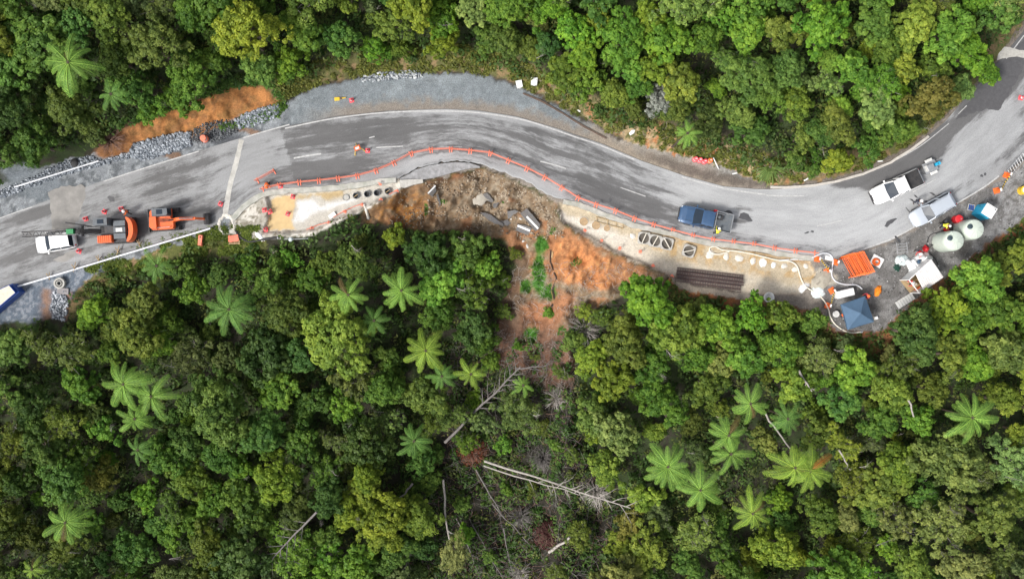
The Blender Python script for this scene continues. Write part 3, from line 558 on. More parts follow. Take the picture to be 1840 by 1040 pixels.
def crown_proto(name, seed, kind):
    """crown about the origin (its base), nominal radius 3 m"""
    rng = np.random.default_rng(seed); R = 3.0
    K = {'dense': (28, (.5, 1.0), 17, .29, 40, .12, 2.7, .8), 'broad': (20, (.55, 1.1), 13, .33, 40, .19, 2.6, .9), 'loose': (24, (.4, .8), 9, .42, 34, .13, 2.2, .75), 'ball': (36, (.55, .95), 19, .27, 36, .115, 3.4, .85)}[kind]
    nl, lr, nsub, sr, nleaf, leaf, hd, fill = K
    if kind == 'loose': nl = 30
    lob = []; el = rng.uniform(.62, 1.0); nl = int(nl * rng.uniform(.75, 1.25)); lr = (lr[0] * rng.uniform(.8, 1.1), lr[1] * rng.uniform(.85, 1.2)); cut_a = rng.uniform(0, 6.28); cut = rng.uniform(0, 1) < .45; hd *= rng.uniform(.75, 1.25); rot = rng.uniform(0, np.pi)
    wob = rng.uniform(0, 2 * np.pi, 4)
    for i in range(nl):
        q = math.sqrt((i + .5) / nl); a = i * 2.39996 + rng.uniform(-.35, .35)
        if cut and math.cos(a - cut_a) > .55 and q > .45 and rng.uniform() < .75: continue
        out = 1 + .17 * math.sin(2 * a + wob[0]) + .16 * math.sin(3 * a + wob[1]) + .08 * math.sin(5 * a + wob[2])
        rad = R * .82 * q * out * rng.uniform(.85, 1.08); r_ = rng.uniform(*lr)
        x, y = rad * math.cos(a), rad * math.sin(a) * el; x, y = x * math.cos(rot) - y * math.sin(rot), x * math.sin(rot) + y * math.cos(rot)
        z = hd * math.sqrt(max(.02, 1 - (q * .93) ** 2)) * rng.uniform(.72, 1.12) - r_ * .6
        if kind == 'loose': z *= rng.uniform(.5, 1.1)
        lob.append((x, y, z, r_, rng.uniform(0, 1)))
    P, Nn, T, Sz = [], [], [], []
    for (x, y, z, r_, tl) in lob:
        sd = dirs(nsub, rng, -.25); cen = np.array([x, y, z]) + sd * r_ * np.array([1, 1, .85]) * rng.uniform(.62, .95, (nsub, 1))
        for c, d0 in zip(cen, sd):
            ts = rng.uniform(-.26, .26); n = int(nleaf * rng.uniform(.6, 1.3)); d = dirs(n, rng, -.5); rs = r_ * sr * rng.uniform(.7, 1.25)
            P.append(c + d * rs * rng.uniform(.55, 1.12, (n, 1)) * np.array([1, 1, .8])); Nn.append(d * 1.0 + d0 * .5 + np.array([0, 0, .45]) + rng.normal(size=(n, 3)) * (.42 if kind != 'broad' else .5))
            T.append(.5 + (tl - .5) * .55 + ts + rng.normal(size=n) * .13); Sz.append(leaf * rng.uniform(.7, 1.35, n))
    P, Nn, T, Sz = map(np.concatenate, (P, Nn, T, Sz))
    me = leaf_cloud(P, Nn, Sz, T, M['leaf'], name, 1.6 if kind != 'broad' else 1.45, rng)
    # trunk and limbs that reach the lobes
    mb = MB(); rnd = random.Random(seed); bend = Vector((rnd.uniform(-.25, .25), rnd.uniform(-.25, .25), 0))
    mb.tube([(0, 0, -4.6), bend * .5 + Vector((0, 0, -2.5)), bend + Vector((0, 0, -.6)), bend * .6 + Vector((0, 0, .8))], [.26, .2, .16, .08], 7)
    for (x, y, z, r_, _) in lob[:: 2 if kind != 'loose' else 1]:
        s0 = bend + Vector((0, 0, rnd.uniform(-1.2, .3))); e = Vector((x, y, z + r_ * (.2 if kind != 'loose' else .55))); m_ = s0.lerp(e, .5) + Vector((rnd.uniform(-.2, .2), rnd.uniform(-.2, .2), -.25))
        mb.tube([s0, m_, e], [.09, .06, .02], 5)
        if kind == 'loose':
            for q in range(3): mb.tube([e.lerp(m_, .3), e + Vector((rnd.uniform(-.6, .6), rnd.uniform(-.6, .6), rnd.uniform(-.1, .45)))], [.03, .012], 4)
    return me, mb.mesh('trunk', M['greywood'] if kind == 'loose' else M['bark'], True)
PROTO = {'dense': [crown_proto('crown', 100 + i, 'dense') for i in range(10)], 'broad': [crown_proto('crown', 200 + i, 'broad') for i in range(10)],
         'loose': [crown_proto('crown', 300 + i, 'loose') for i in range(6)], 'ball': [crown_proto('crown', 400 + i, 'ball') for i in range(7)]}
FC = {'dk': (0.068, 0.130, 0.022), 'mid': (0.105, 0.198, 0.028), 'bright': (0.149, 0.286, 0.029), 'olive': (0.138, 0.193, 0.029), 'yel': (0.193, 0.264, 0.029), 'gold': (0.198, 0.193, 0.033),
      'pale': (0.187, 0.275, 0.061), 'blue': (0.083, 0.171, 0.031), 'grey': (0.132, 0.187, 0.050), 'silver': (0.286, 0.330, 0.220), 'oldk': (0.099, 0.138, 0.024), 'opale': (0.198, 0.237, 0.055)}
TONE = {'dk': 'dark green', 'mid': 'mid-green', 'bright': 'bright green', 'olive': 'olive green', 'yel': 'yellow-green', 'gold': 'golden-brown', 'pale': 'pale green', 'blue': 'bluish green', 'grey': 'grey-green', 'silver': 'silvery', 'oldk': 'dark olive', 'opale': 'pale olive'}
KINDN = {'dense': ('fine_leaved_tree', 'fine-leaved'), 'broad': ('broadleaf_tree', 'broad-leaved'), 'loose': ('open_crowned_tree', 'twiggy'), 'ball': ('domed_tree', 'domed')}
TREES = []                             # px, py, r, kind, colour
def T(*rows): TREES.extend(rows)
T((130,208,62,'ball','oldk'),(62,258,48,'dense','mid'),(275,80,66,'dense','olive'),(445,62,66,'ball','yel'),(345,140,52,'dense','mid'),(330,175,42,'broad','mid'),(238,160,44,'broad','mid'),(64,72,58,'broad','mid'),(385,112,34,'ball','mid'),(196,22,50,'dense','olive'),(18,120,46,'broad','mid'),(20,200,50,'dense','dk'),(50,150,36,'loose','dk'),(24,20,46,'broad','mid'),(545,40,50,'broad','bright'),(610,70,46,'broad','mid'),(520,115,34,'broad','bright'),(350,30,46,'dense','mid'),
  (700,45,46,'dense','olive'),(795,30,40,'broad','bright'),(905,20,40,'ball','bright'),(910,75,40,'dense','olive'),(965,25,30,'broad','bright'),(990,18,30,'ball','bright'),(965,36,22,'ball','opale'),(1035,55,40,'broad','bright'),(1075,30,28,'broad','yel'),(880,70,34,'broad','mid'),(950,90,34,'dense','olive'),(985,80,30,'broad','blue'),(1050,95,36,'broad','bright'),(1130,120,38,'broad','bright'),(1165,30,40,'broad','yel'),(1200,70,50,'broad','bright'),(1150,160,34,'dense','mid'),(1105,170,36,'ball','olive'),(1185,180,32,'loose','silver'),(1060,150,34,'broad','mid'),(1225,150,46,'broad','yel'),
  (1345,62,46,'ball','bright'),(1470,45,62,'broad','bright'),(1410,128,42,'ball','blue'),(1300,30,34,'broad','bright'),(1265,70,36,'dense','mid'),(1300,105,26,'loose','pale'),(1285,160,24,'ball','bright'),(1320,200,42,'dense','olive'),(1270,215,40,'dense','oldk'),(1385,170,32,'broad','mid'),(1430,185,34,'broad','yel'),(1350,235,36,'broad','mid'),(1490,150,30,'loose','pale'),(1510,190,26,'broad','bright'),(1575,190,42,'broad','pale'),(1470,240,34,'ball','mid'),(1440,245,32,'dense','olive'),(1500,225,42,'dense','olive'),(1595,85,40,'dense','mid'),(1570,40,44,'broad','mid'),(1640,50,50,'broad','yel'),(1620,115,36,'broad','yel'),(1668,170,52,'dense','gold'),(1700,60,52,'broad','bright'),(1740,95,44,'broad','bright'),(1790,30,46,'broad','mid'),(1775,130,26,'broad','bright'),(1720,160,34,'broad','pale'),(1610,235,40,'dense','mid'),(1560,265,32,'broad','mid'),(1500,285,34,'broad','yel'),(1430,290,28,'broad','mid'),
  (238,592,56,'ball','olive'),(105,622,68,'loose','olive'),(145,688,44,'broad','bright'),(28,620,48,'broad','mid'),(300,575,34,'ball','mid'),(390,730,70,'ball','mid'),(200,630,30,'broad','mid'),(340,640,44,'loose','grey'),(350,520,34,'broad','mid'),(170,560,36,'broad','bright'),(480,690,30,'broad','bright'),(330,600,30,'loose','grey'),(330,486,30,'broad','mid'),(60,720,40,'dense','dk'),(185,770,34,'broad','bright'),(105,760,40,'loose','olive'),(30,790,38,'loose','olive'),(105,868,58,'dense','mid'),(180,855,38,'ball','gold'),(35,860,44,'dense','dk'),(300,830,48,'ball','mid'),(345,860,44,'dense','yel'),(400,815,44,'dense','mid'),(265,890,34,'broad','bright'),(285,940,30,'ball','mid'),(120,990,42,'dense','olive'),(375,985,54,'ball','olive'),(240,990,42,'broad','mid'),(170,940,26,'broad','mid'),(350,930,36,'broad','bright'),(60,960,36,'dense','oldk'),
  (612,608,82,'dense','yel'),(500,695,46,'broad','bright'),(750,700,56,'ball','olive'),(560,500,36,'broad','mid'),(640,470,46,'dense','olive'),(480,505,40,'broad','mid'),(560,560,26,'broad','mid'),(430,840,36,'broad','bright'),(500,860,54,'dense','yel'),(455,925,44,'broad','mid'),(660,842,40,'ball','yel'),(660,885,38,'broad','yel'),(690,940,52,'ball','yel'),(625,925,38,'dense','yel'),(600,790,34,'loose','grey'),(580,960,34,'dense','mid'),(640,1010,48,'broad','bright'),(545,790,38,'broad','mid'),(575,720,34,'broad','mid'),(520,780,34,'dense','dk'),(700,760,36,'loose','pale'),(710,425,28,'broad','yel'),(770,455,52,'broad','dk'),(840,450,44,'broad','mid'),(845,515,46,'loose','mid'),(870,480,34,'broad','bright'),(780,560,44,'dense','mid'),(850,590,44,'broad','dk'),(700,640,36,'broad','mid'),(447,474,24,'broad','mid'),(520,464,24,'broad','bright'),
  (1162,538,58,'broad','bright'),(1120,610,54,'dense','olive'),(1180,650,46,'dense','mid'),(1188,728,56,'ball','mid'),(1100,680,48,'broad','yel'),(1105,775,50,'broad','pale'),(1090,845,38,'dense','yel'),(1065,640,36,'dense','yel'),(1285,585,48,'broad','bright'),(1345,565,40,'broad','bright'),(1250,640,40,'dense','mid'),(1405,565,34,'broad','yel'),(1400,620,44,'broad','mid'),(1470,640,44,'loose','pale'),(1465,575,28,'dense','mid'),(1545,660,50,'broad','bright'),(1510,720,44,'broad','mid'),(1640,598,60,'dense','dk'),(1760,490,58,'broad','bright'),(1700,550,46,'broad','yel'),(1740,580,44,'broad','bright'),(1815,470,40,'broad','yel'),(1800,560,42,'broad','mid'),(1800,630,52,'broad','pale'),(1700,640,46,'dense','olive'),(1600,700,40,'broad','yel'),(1700,830,78,'dense','opale'),(1620,835,46,'dense','yel'),(1560,800,34,'loose','grey'),(1800,720,44,'dense','yel'),(1820,830,50,'loose','pale'),(1780,930,60,'dense','olive'),(1690,940,58,'loose','opale'),(1610,930,48,'loose','opale'),(1530,860,40,'loose','olive'),(1470,930,46,'dense','olive'),(1400,985,50,'dense','yel'),(1540,980,46,'loose','olive'),(1640,1010,48,'dense','yel'),(1730,1010,54,'dense','opale'),(1810,1000,44,'loose','opale'),(1250,960,44,'loose','pale'),(1160,990,54,'dense','yel'),(1300,1010,40,'dense','mid'),(1130,940,36,'dense','gold'),(1240,760,26,'dense','oldk'),(1250,810,24,'loose','grey'),(930,740,44,'loose','grey'),(870,610,30,'broad','mid'),(870,760,28,'loose','grey'),(760,830,30,'broad','mid'),(735,880,26,'broad','dk'),(905,800,22,'broad','bright'),(830,905,20,'broad','mid'),(835,960,22,'broad','bright'),(760,980,30,'dense','dk'),(880,1000,18,'broad','mid'),(975,770,20,'loose','olive'),(1000,800,16,'broad','mid'),(955,880,18,'loose','olive'),(1040,960,30,'loose','olive'),(1000,1035,28,'loose','olive'),(910,880,16,'broad','mid'),(880,650,20,'broad','mid'),(960,640,14,'loose','olive'),(985,560,12,'broad','bright'),(1030,610,24,'dense','olive'),(1050,560,20,'loose','yel'),(1080,570,24,'loose','olive'),(1010,670,18,'loose','olive'),(930,620,12,'broad','bright'),(905,560,18,'loose','olive'),(900,500,20,'loose','mid'),(925,455,16,'loose','olive'))
FERNS = [(123,113,46),(222,690,44),(272,712,38),(243,752,28),(412,556,46),(282,478,30),(626,530,38),(721,522,40),(672,576,28),(765,630,37),(794,676,30),(118,938,40),(58,1022,22),(846,672,26),(940,692,20),(744,792,30),(248,808,24),(1348,725,38),(1309,782,36),(1313,815,36),(1200,838,42),(1258,880,42),(1428,840,42),(1455,846,40),(1352,922,38),(1746,750,44),(1415,752,30),(1235,240,22),(200,170,26)]
CLEAR = [SLIP, CUT_N, YARD, YARD_L, [(800,810),(880,800),(1000,830),(1060,860),(1120,925),(1050,1060),(770,1060),(790,900)], [(885,600),(1035,600),(1040,700),(1010,800),(900,820),(865,740)]]
_cx, _cy = np.meshgrid(np.arange(-60, 1900, 8.0), np.arange(-60, 1100, 8.0)); CLR = np.max([sdist(_cx, _cy, c_) for c_ in CLEAR], 0)
def forest_ok(px, py, r):
    dn = (ip(YN, px) - py) * slope_cos(YN, px); ds = (py - ip(YS, px)) * slope_cos(YS, px)
    m = np.maximum(dn - (22 if 480 < px < 1450 else 2), ds - (18 if 130 < px < 600 else 4)) > r * (.95 if 130 < px < 600 else .75)
    if not m: return False
    return CLR[min(max(int((py + 60) / 8), 0), CLR.shape[0] - 1), min(max(int((px + 60) / 8), 0), CLR.shape[1] - 1)] < -r * .55
rnd = random.Random(5); tries = 0
while tries < 26000 and len(TREES) < 440:
    tries += 1; r = rnd.choice((62, 56, 50, 44, 38)) if tries < 5000 else rnd.uniform(18, 34)
    x, y = rnd.uniform(-30, 1870), rnd.uniform(-30, 1070)
    if not forest_ok(x, y, r): continue
    if any((x - a) ** 2 + (y - b) ** 2 < (.54 * (r + c)) ** 2 for a, b, c, _, _ in TREES) or any((x - a) ** 2 + (y - b) ** 2 < (.8 * (r + c)) ** 2 for a, b, c in FERNS): continue
    k = rnd.choices(('dense', 'broad', 'loose', 'ball'), (4, 4, 2, 1.5))[0]
    if x < 700: c = rnd.choices(('dk', 'mid', 'olive', 'blue', 'bright', 'oldk', 'grey'), (3, 5, 2, 2, 2, 2, 1))[0]
    elif y < 330: c = rnd.choices(('mid', 'bright', 'olive', 'yel', 'blue', 'pale'), (4, 4, 3, 2, 1, 1))[0]
    else: c = rnd.choices(('mid', 'bright', 'olive', 'yel', 'pale', 'opale', 'grey'), (3, 2, 4, 4, 1, 2, 2))[0]
    TREES.append((x, y, r, k, c))
def branchy(mb, p, d, ln, r, depth, rnd, spread=.7, up=0.0, n=5, side=None):
    pts = [p.copy()]; rr = [r]; q = p.copy(); dd = d.normalized()
    for k in range(4):
        dd = (dd + Vector((rnd.uniform(-1, 1), rnd.uniform(-1, 1), rnd.uniform(-1, 1) * .6 + up)) * .16).normalized(); q = q + dd * ln / 4; pts.append(q.copy()); rr.append(r * (1 - .2 * (k + 1)))
    mb.tube(pts, rr, n)
    if depth > 0:
        for k in range(rnd.choice((3, 4, 5))):
            i = rnd.choice((1, 2, 3, 4)); v = Vector((rnd.uniform(-1, 1), rnd.uniform(-1, 1), rnd.uniform(-.3, .7))); nd = (dd * .55 + v * spread).normalized()
            branchy(mb, pts[i], nd, ln * rnd.uniform(.35, .6), rr[i] * .55, depth - 1, rnd, spread, up, 4)
def limb_mesh(seed):
    rnd = random.Random(seed); mb = MB(); branchy(mb, Vector((0, 0, 0)), Vector((rnd.uniform(-.5, .5), rnd.uniform(-.5, .5), .7)), 1.9, .05, 3, rnd, .9); return mb.mesh('bare_limb', M['deadwood'] if seed % 2 else M['greywood'])
# what each tree stands near, for telling it from its neighbours
LM = [('the big upper-left fern', 123, 113), ('the orange clay cut', 350, 215), ('the gravel lay-by', 760, 165), ('the two white boxes', 945, 150), ('the silvery shrub', 1185, 180), ('the four pink barrels', 1265, 287), ('the white utility truck', 1610, 335), ('the upper road corner', 1800, 90),
      ('the blue site box', 15, 530), ('the concrete manhole ring', 108, 510), ('the fern below the pipe', 412, 556), ('the bright fern pair', 672, 528), ('the cluster of three ferns', 240, 715), ('the bottom-left fern', 118, 938), ('the pale-limbed fallen tree', 520, 965), ('the leaning pale trunk', 810, 990), ('the dark fallen trunk', 860, 720), ('the clay slip', 960, 520), ('the long pale log', 1000, 870), ('the rebar stack', 1272, 502), ('the blue gazebo', 1540, 563), ('the two water tanks', 1715, 425), ('the uppermost grove fern', 1348, 725), ('the overlapping fern pair', 1230, 862), ('the stacked double fern', 1311, 798), ('the golden double fern', 1442, 843), ('the lowest single fern', 1352, 922), ('the solitary right-hand fern', 1746, 750), ('the bottom right corner', 1830, 1035), ('the bottom left corner', 10, 1035), ('the top left corner', 10, 5), ('the top edge middle', 920, 5), ('the biggest yellow-green tree', 612, 608)]
DIRN = ['right of', 'above and right of', 'above', 'above and left of', 'left of', 'below and left of', 'below', 'below and right of']
ORD = ['nearest', 'second', 'third', 'fourth', 'fifth', 'sixth', 'seventh', 'eighth', 'ninth', 'tenth']
binned = {}
for i, (x, y, r, k, c) in enumerate(TREES):
    j = min(range(len(LM)), key=lambda q: (LM[q][1] - x) ** 2 + (LM[q][2] - y) ** 2); d = math.hypot(LM[j][1] - x, LM[j][2] - y)
    a = int(round(math.atan2(LM[j][2] - y, x - LM[j][1]) / (math.pi / 4))) % 8
    sz = 'small' if r < 30 else 'large' if r > 47 else 'medium'
    binned.setdefault((j, a, sz, k, c), []).append((d, i))
LAB = {}
for (j, a, sz, k, c), L_ in binned.items():
    for q, (d, i) in enumerate(sorted(L_)):
        LAB[i] = '%s %s %s tree %s%s %s' % (sz, TONE[c], KINDN[k][1], (ORD[q] + ' ') if len(L_) > 1 else '', DIRN[a], LM[j][0])
rnd = random.Random(9)
def place_tree(i, x, y, r, k, c):
    hgt = {'dense': 1.5, 'broad': 1.5, 'loose': 1.3, 'ball': 1.8}[k]
    z = gz(min(max(x, -300), 2100), y); s = r / S / 3.0
    for _ in range(6):
        trunk = 4.3 * min(s, 1.15) * (.55 if r < 26 else .9); zc = z + trunk + hgt * s * .5
        p = W(x, y, zc); s = r / S * (H - zc) / H / 3.0; z = .4 * z + .6 * float(ground_under(np.array([p.x]), np.array([p.y]))[0])
    nm = KINDN[k][0]; t = thing(nm, LAB[i], 'tree', (p.x, p.y, z - .1), rnd.uniform(0, 6.28), 'north bank forest trees' if y < ip(YN, x) else 'south slope forest trees')
    crown, tr = PROTO[k][rnd.randrange(len(PROTO[k]))]
    cr = mobj('crown', crown, t, (0, 0, trunk)); zs = s * rnd.uniform(.85, 1.15); cr.scale = (s, s * rnd.uniform(.85, 1.1), zs)
    j = rnd.uniform(.8, 1.2) * (.84 if x < 750 and y > 480 else .93); base = FC[c]; cr.color = (base[0] * j * rnd.uniform(.88, 1.12), base[1] * j, base[2] * j * rnd.uniform(.8, 1.3), 1)
    to = mobj('trunk', tr, t, (0, 0, trunk)); to.scale = (s, s, max(zs, (trunk + .3) / 4.6)); return t
LIMBS = [limb_mesh(s) for s in range(6)]; rl = random.Random(33)
for i, row in enumerate(TREES):
    t_ = place_tree(i, *row)
    if rl.random() < (.5 if row[3] == 'loose' else .13):
        cr_ = [q for q in t_.children if q.name.startswith('crown')][0]; s_ = cr_.scale[0]; a_ = rl.uniform(0, 6.28); l_ = mobj('bare_limb', LIMBS[rl.randrange(6)], t_, (math.cos(a_) * 1.9 * s_, math.sin(a_) * 1.9 * s_, cr_.location[2] + 1.7 * cr_.scale[2]), (rl.uniform(-.8, .8), rl.uniform(-.8, .8), rl.uniform(0, 6.28))); l_.scale = (max(.5, s_),) * 3

# tree ferns --------------------------------------------------------
def frond_mesh(seed, L=1.0):
    rnd = random.Random(seed); n = 21; co = []; ti = []; lift = rnd.uniform(.30, .5); droop = rnd.uniform(.5, .72); side = rnd.uniform(-.14, .14)
    def rp(t): return Vector((L * (t - .10 * t * t), side * t * t, L * (lift * t - droop * t * t)))
    for i in range(n):
        t = .10 + .88 * i / (n - 1); w = L * .150 * min(1, t / .32) ** .7 * max(.02, 1 - t ** 7) ** .6 + .008; dt = .5 * .88 / n
        p0, p1 = rp(t), rp(t + dt); fw = (rp(min(1, t + .04)) - rp(t - .04)).normalized()
        for sg in (-1, 1):
            d = (Vector((0, sg, 0)) + fw * .42 + Vector((0, 0, -.18))).normalized() * w * rnd.uniform(.9, 1.06)
            dr = Vector((0, 0, -.18 * w)); m0 = p0 + d * .6; m1 = p1 + d * .6; e = (p0 + p1) / 2 + d + dr + fw * .012
            co.append([p0, m0, m1, p1]); ti.append(.45 + rnd.uniform(-.25, .25)); co.append([m0, e, e + (m1 - m0) * .15, m1]); ti.append(ti[-1] + .12)
    co = np.array([[tuple(v) for v in q] for q in co]).reshape(-1, 3)
    rach = [rp(t) + Vector((0, 0, .012)) for t in np.linspace(0, 1, 8)]; mb = MB(); mb.tube(rach, [.016 - .0016 * k for k in range(8)], 4, False)
    base = len(co); co = np.concatenate([co, np.array(mb.v)]); f = list(range(base)) + [base + i for q in mb.f for i in q]; ti += [.8] * len(mb.f)
    return fast_mesh('frond', co, np.array(f), 4, M['fern'], np.clip(np.array(ti), 0, 1))
FRONDS = [frond_mesh(s) for s in range(5)]
FTR = MB().tube([(0, 0, -1), (.02, .03, -.5), (0, 0, 0.02)], [.07, .055, .06], 8).mesh('trunk', pm('fern_trunk', (.07, .05, .035), .95, var=.4, scale=8, bump=.8), True)
FL = {0: 'big pale tree fern standing above the orange clay cut', 1: 'largest upper-left fern of the cluster of three', 2: 'right-hand fern of the cluster of three', 3: 'lowest, smallest fern of the cluster of three', 4: 'tree fern with long arching fronds below the white pipe', 5: 'half-hidden fern just below the pipe by the road', 6: 'left fern of the bright pair beside the slip', 7: 'right fern of the bright pair beside the slip', 8: 'small bluish fern under the bright pair', 9: 'bright yellow-green fern above the dark fallen trunk', 10: 'dim fern tucked beneath the bright yellow-green fern', 11: 'wide fern among domed trees near the bottom left', 12: 'little fern with reddish base at the bottom edge, far left', 13: 'browning fern beside the top of the dark fallen trunk', 14: 'small fern sprig growing over the slip debris', 15: 'shaded fern above the pale leaning trunk', 16: 'thin dark fern above the golden domed tree', 17: 'fern below the rebar stack at the top of the fern grove', 18: 'upper fern of the stacked double pair', 19: 'lower fern of the stacked double pair', 20: 'left fern of the overlapping pair in the grove', 21: 'right fern of the overlapping pair in the grove', 22: 'yellowish left fern of the golden double pair', 23: 'right fern of the golden double pair with one orange frond', 24: 'lowest fern of the grove, with yellow tips', 25: 'solitary bright fern far right in the lower forest', 26: 'dim fern in shade right of the uppermost grove fern', 27: 'small fern above the four pink barrels', 28: 'dim fern left of the clay cut under dark trees'}
rnd = random.Random(21)
for i, (x, y, r) in enumerate(FERNS):
    zc = gz(x, y) + 5.5; p = W(x, y, zc); z = float(ground_under(np.array([p.x]), np.array([p.y]))[0]); zc = z + (7.2 if i in (4, 8, 10, 16, 26, 28) else 8.2); p = W(x, y, zc)
    t = thing('tree_fern', FL[i], 'tree fern', (p.x, p.y, z), 0, 'tree ferns'); h = zc - z; tx, ty = rnd.uniform(-.16, .16), rnd.uniform(-.16, .16)
    tr = mobj('trunk', FTR, t, (0, 0, h)); tr.scale = (1.6, 1.6, h)
    nf = rnd.choice((11, 12, 13, 14)) + (3 if r > 38 else 0); L = r / S * (H - zc) / H * 1.36
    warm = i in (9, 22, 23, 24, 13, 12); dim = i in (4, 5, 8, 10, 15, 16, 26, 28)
    for k in range(nf):
        fr = mobj('frond', FRONDS[rnd.randrange(5)], t, (0, 0, h)); tier = k % 2
        fr.rotation_euler = (rnd.uniform(-.2, .2), rnd.uniform(-.22, .18) + tier * .25, k * 6.283 / nf + rnd.uniform(-.16, .16)); s = L * rnd.uniform(.68, 1.06) * (1 - .1 * tier); fr.scale = (s, s * rnd.uniform(.9, 1.2), s)
        e_ = Matrix.Rotation(tx, 3, 'X') @ Matrix.Rotation(ty, 3, 'Y') @ fr.rotation_euler.to_matrix(); fr.rotation_euler = e_.to_euler()
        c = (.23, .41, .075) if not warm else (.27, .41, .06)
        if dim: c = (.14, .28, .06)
        if (i * 7 + k) % 41 == 5: c = (.17, .13, .05)
        if i == 23 and k == 2: c = (.42, .2, .04)
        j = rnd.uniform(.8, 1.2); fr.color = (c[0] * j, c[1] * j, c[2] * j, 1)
    hb = MB()
    for k in range(6): a = k * 1.047; hb.tube([(0, 0, -.05), (.10 * math.cos(a), .10 * math.sin(a), .15), (.16 * math.cos(a), .16 * math.sin(a), .22), (.12 * math.cos(a), .12 * math.sin(a), .27)], [.035, .03, .025, .02], 4)
    hb.build('fern_heart', M['bark'], t, False, (0, 0, h))

# dead wood ---------------------------------------------------------
def log(name, label, a, b, r0, r1, mat, seed, dza=1.2, dzb=1.2, nb=8, bl=1.6, cat='fallen tree', frac=.45):
    rnd = random.Random(seed); A, B = G(*a, dza), G(*b, dzb); t = thing(name, label, cat, (A.x, A.y, A.z - dza)); o = Vector(t.location); d = B - A
    pts = [A - o + d * k / 6 + Vector((rnd.uniform(-.1, .1), rnd.uniform(-.1, .1), rnd.uniform(-.08, .08))) for k in range(7)]
    MB().tube(pts, [r0 + (r1 - r0) * k / 6 for k in range(7)], 8).build('trunk', mat, t, True)
    for k in range(nb):
        f = frac + (1 - frac) * (k + .5) / nb; p = A - o + d * f; s = Vector((-d.y, d.x, 0)).normalized() * (1 if k % 2 else -1)
        mb = MB(); branchy(mb, p, (d.normalized() * .8 + s * .8 + Vector((0, 0, rnd.uniform(-.1, .5)))), bl * rnd.uniform(.6, 1.2), r1 * .7 + .015, 2, rnd, .6); mb.build('branch', mat, t)
    return t
log('fallen_tree', 'long pale fallen log lying across the dead clearing', (872,829), (1132,911), .135, .05, M['deadwood'], 1, 2.5, 6.5, 12, 2.0, frac=.45)
log('fallen_tree', 'thinner pale log just below the longest fallen log', (868,838), (1040,888), .09, .04, M['deadwood'], 2, 2.2, 4.5, 6, 1.3)
log('fallen_tree', 'dark grey fallen trunk slanting down to the clearing with bare branches at its upper end', (800,795), (935,660), .16, .07, M['greywood'], 3, 2.6, 3.4, 15, 2.0, frac=.45)
log('fallen_tree', 'grey limb continuing right from the dark fallen trunk', (928,662), (985,656), .10, .05, M['greywood'], 13, 1.5, 1.5, 4, 1.2)
log('fallen_tree', 'fallen tree with curved pale limbs among yellowing leaves near the bottom edge', (570,918), (488,1003), .12, .05, M['greywood'], 4, 6.0, 6.0, 10, 1.9, frac=.2)
log('bare_log', 'grey leaning bare log near the bottom, right of the clearing', (986,992), (1024,966), .16, .12, M['deadwood'], 5, 1.2, 2.0, 1, .6, 'bare log')
log('bare_log', 'slender bare trunk lying between two grove ferns', (1375,744), (1418,804), .10, .07, M['deadwood'], 6, 4.5, 3.5, 0, 1, 'bare log')
log('bare_log', 'short pale snag in bush left of the solitary right-hand fern', (1436,665), (1458,702), .13, .06, M['deadwood'], 7, 5.5, 6, 2, .8, 'bare log')
log('bare_log', 'pale curved stick trunk under trees below the shed', (1630,712), (1645,752), .11, .07, M['deadwood'], 8, 5, 5, 0, .8, 'bare log')
log('bare_log', 'thin pale stem poking through shade right of the golden fern pair', (1508,808), (1528,845), .09, .06, M['deadwood'], 9, 5, 4, 0, .8, 'bare log')
log('bare_log', 'long thin dark trunk lying on the dead clearing floor', (855,843), (905,930), .09, .05, M['greywood'], 10, .8, .8, 3, .8, 'bare log')
log('bare_log', 'grey slanting trunk left of the dead clearing', (742,868), (712,905), .12, .09, M['greywood'], 11, 3.5, 3, 0, .8, 'bare log')
log('bare_log', 'thin grey trunk pointing to the bottom edge, left of the leaning tree', (765,945), (720,1030), .10, .06, M['greywood'], 12, 2, 2, 3, 1.0, 'bare log')
for k, (a, b) in enumerate((((905,950),(922,1035)), ((820,930),(860,1030)), ((848,940),(905,1040)), ((1010,1010),(1045,1045)), ((885,905),(960,985)))):
    log('dead_pole', ['wavy grey pole left of the maroon dead shrub', 'dark thin pole right of the leaning tree', 'longest dark pole at the bottom of the dead clearing', 'thin pole in the lower right corner of the dead clearing', 'thin grey pole slanting through the middle of the dead clearing'][k], a, b, .07, .03, M['greywood'], 40 + k, 1.0, 1.0, 4, .9, 'dead pole')
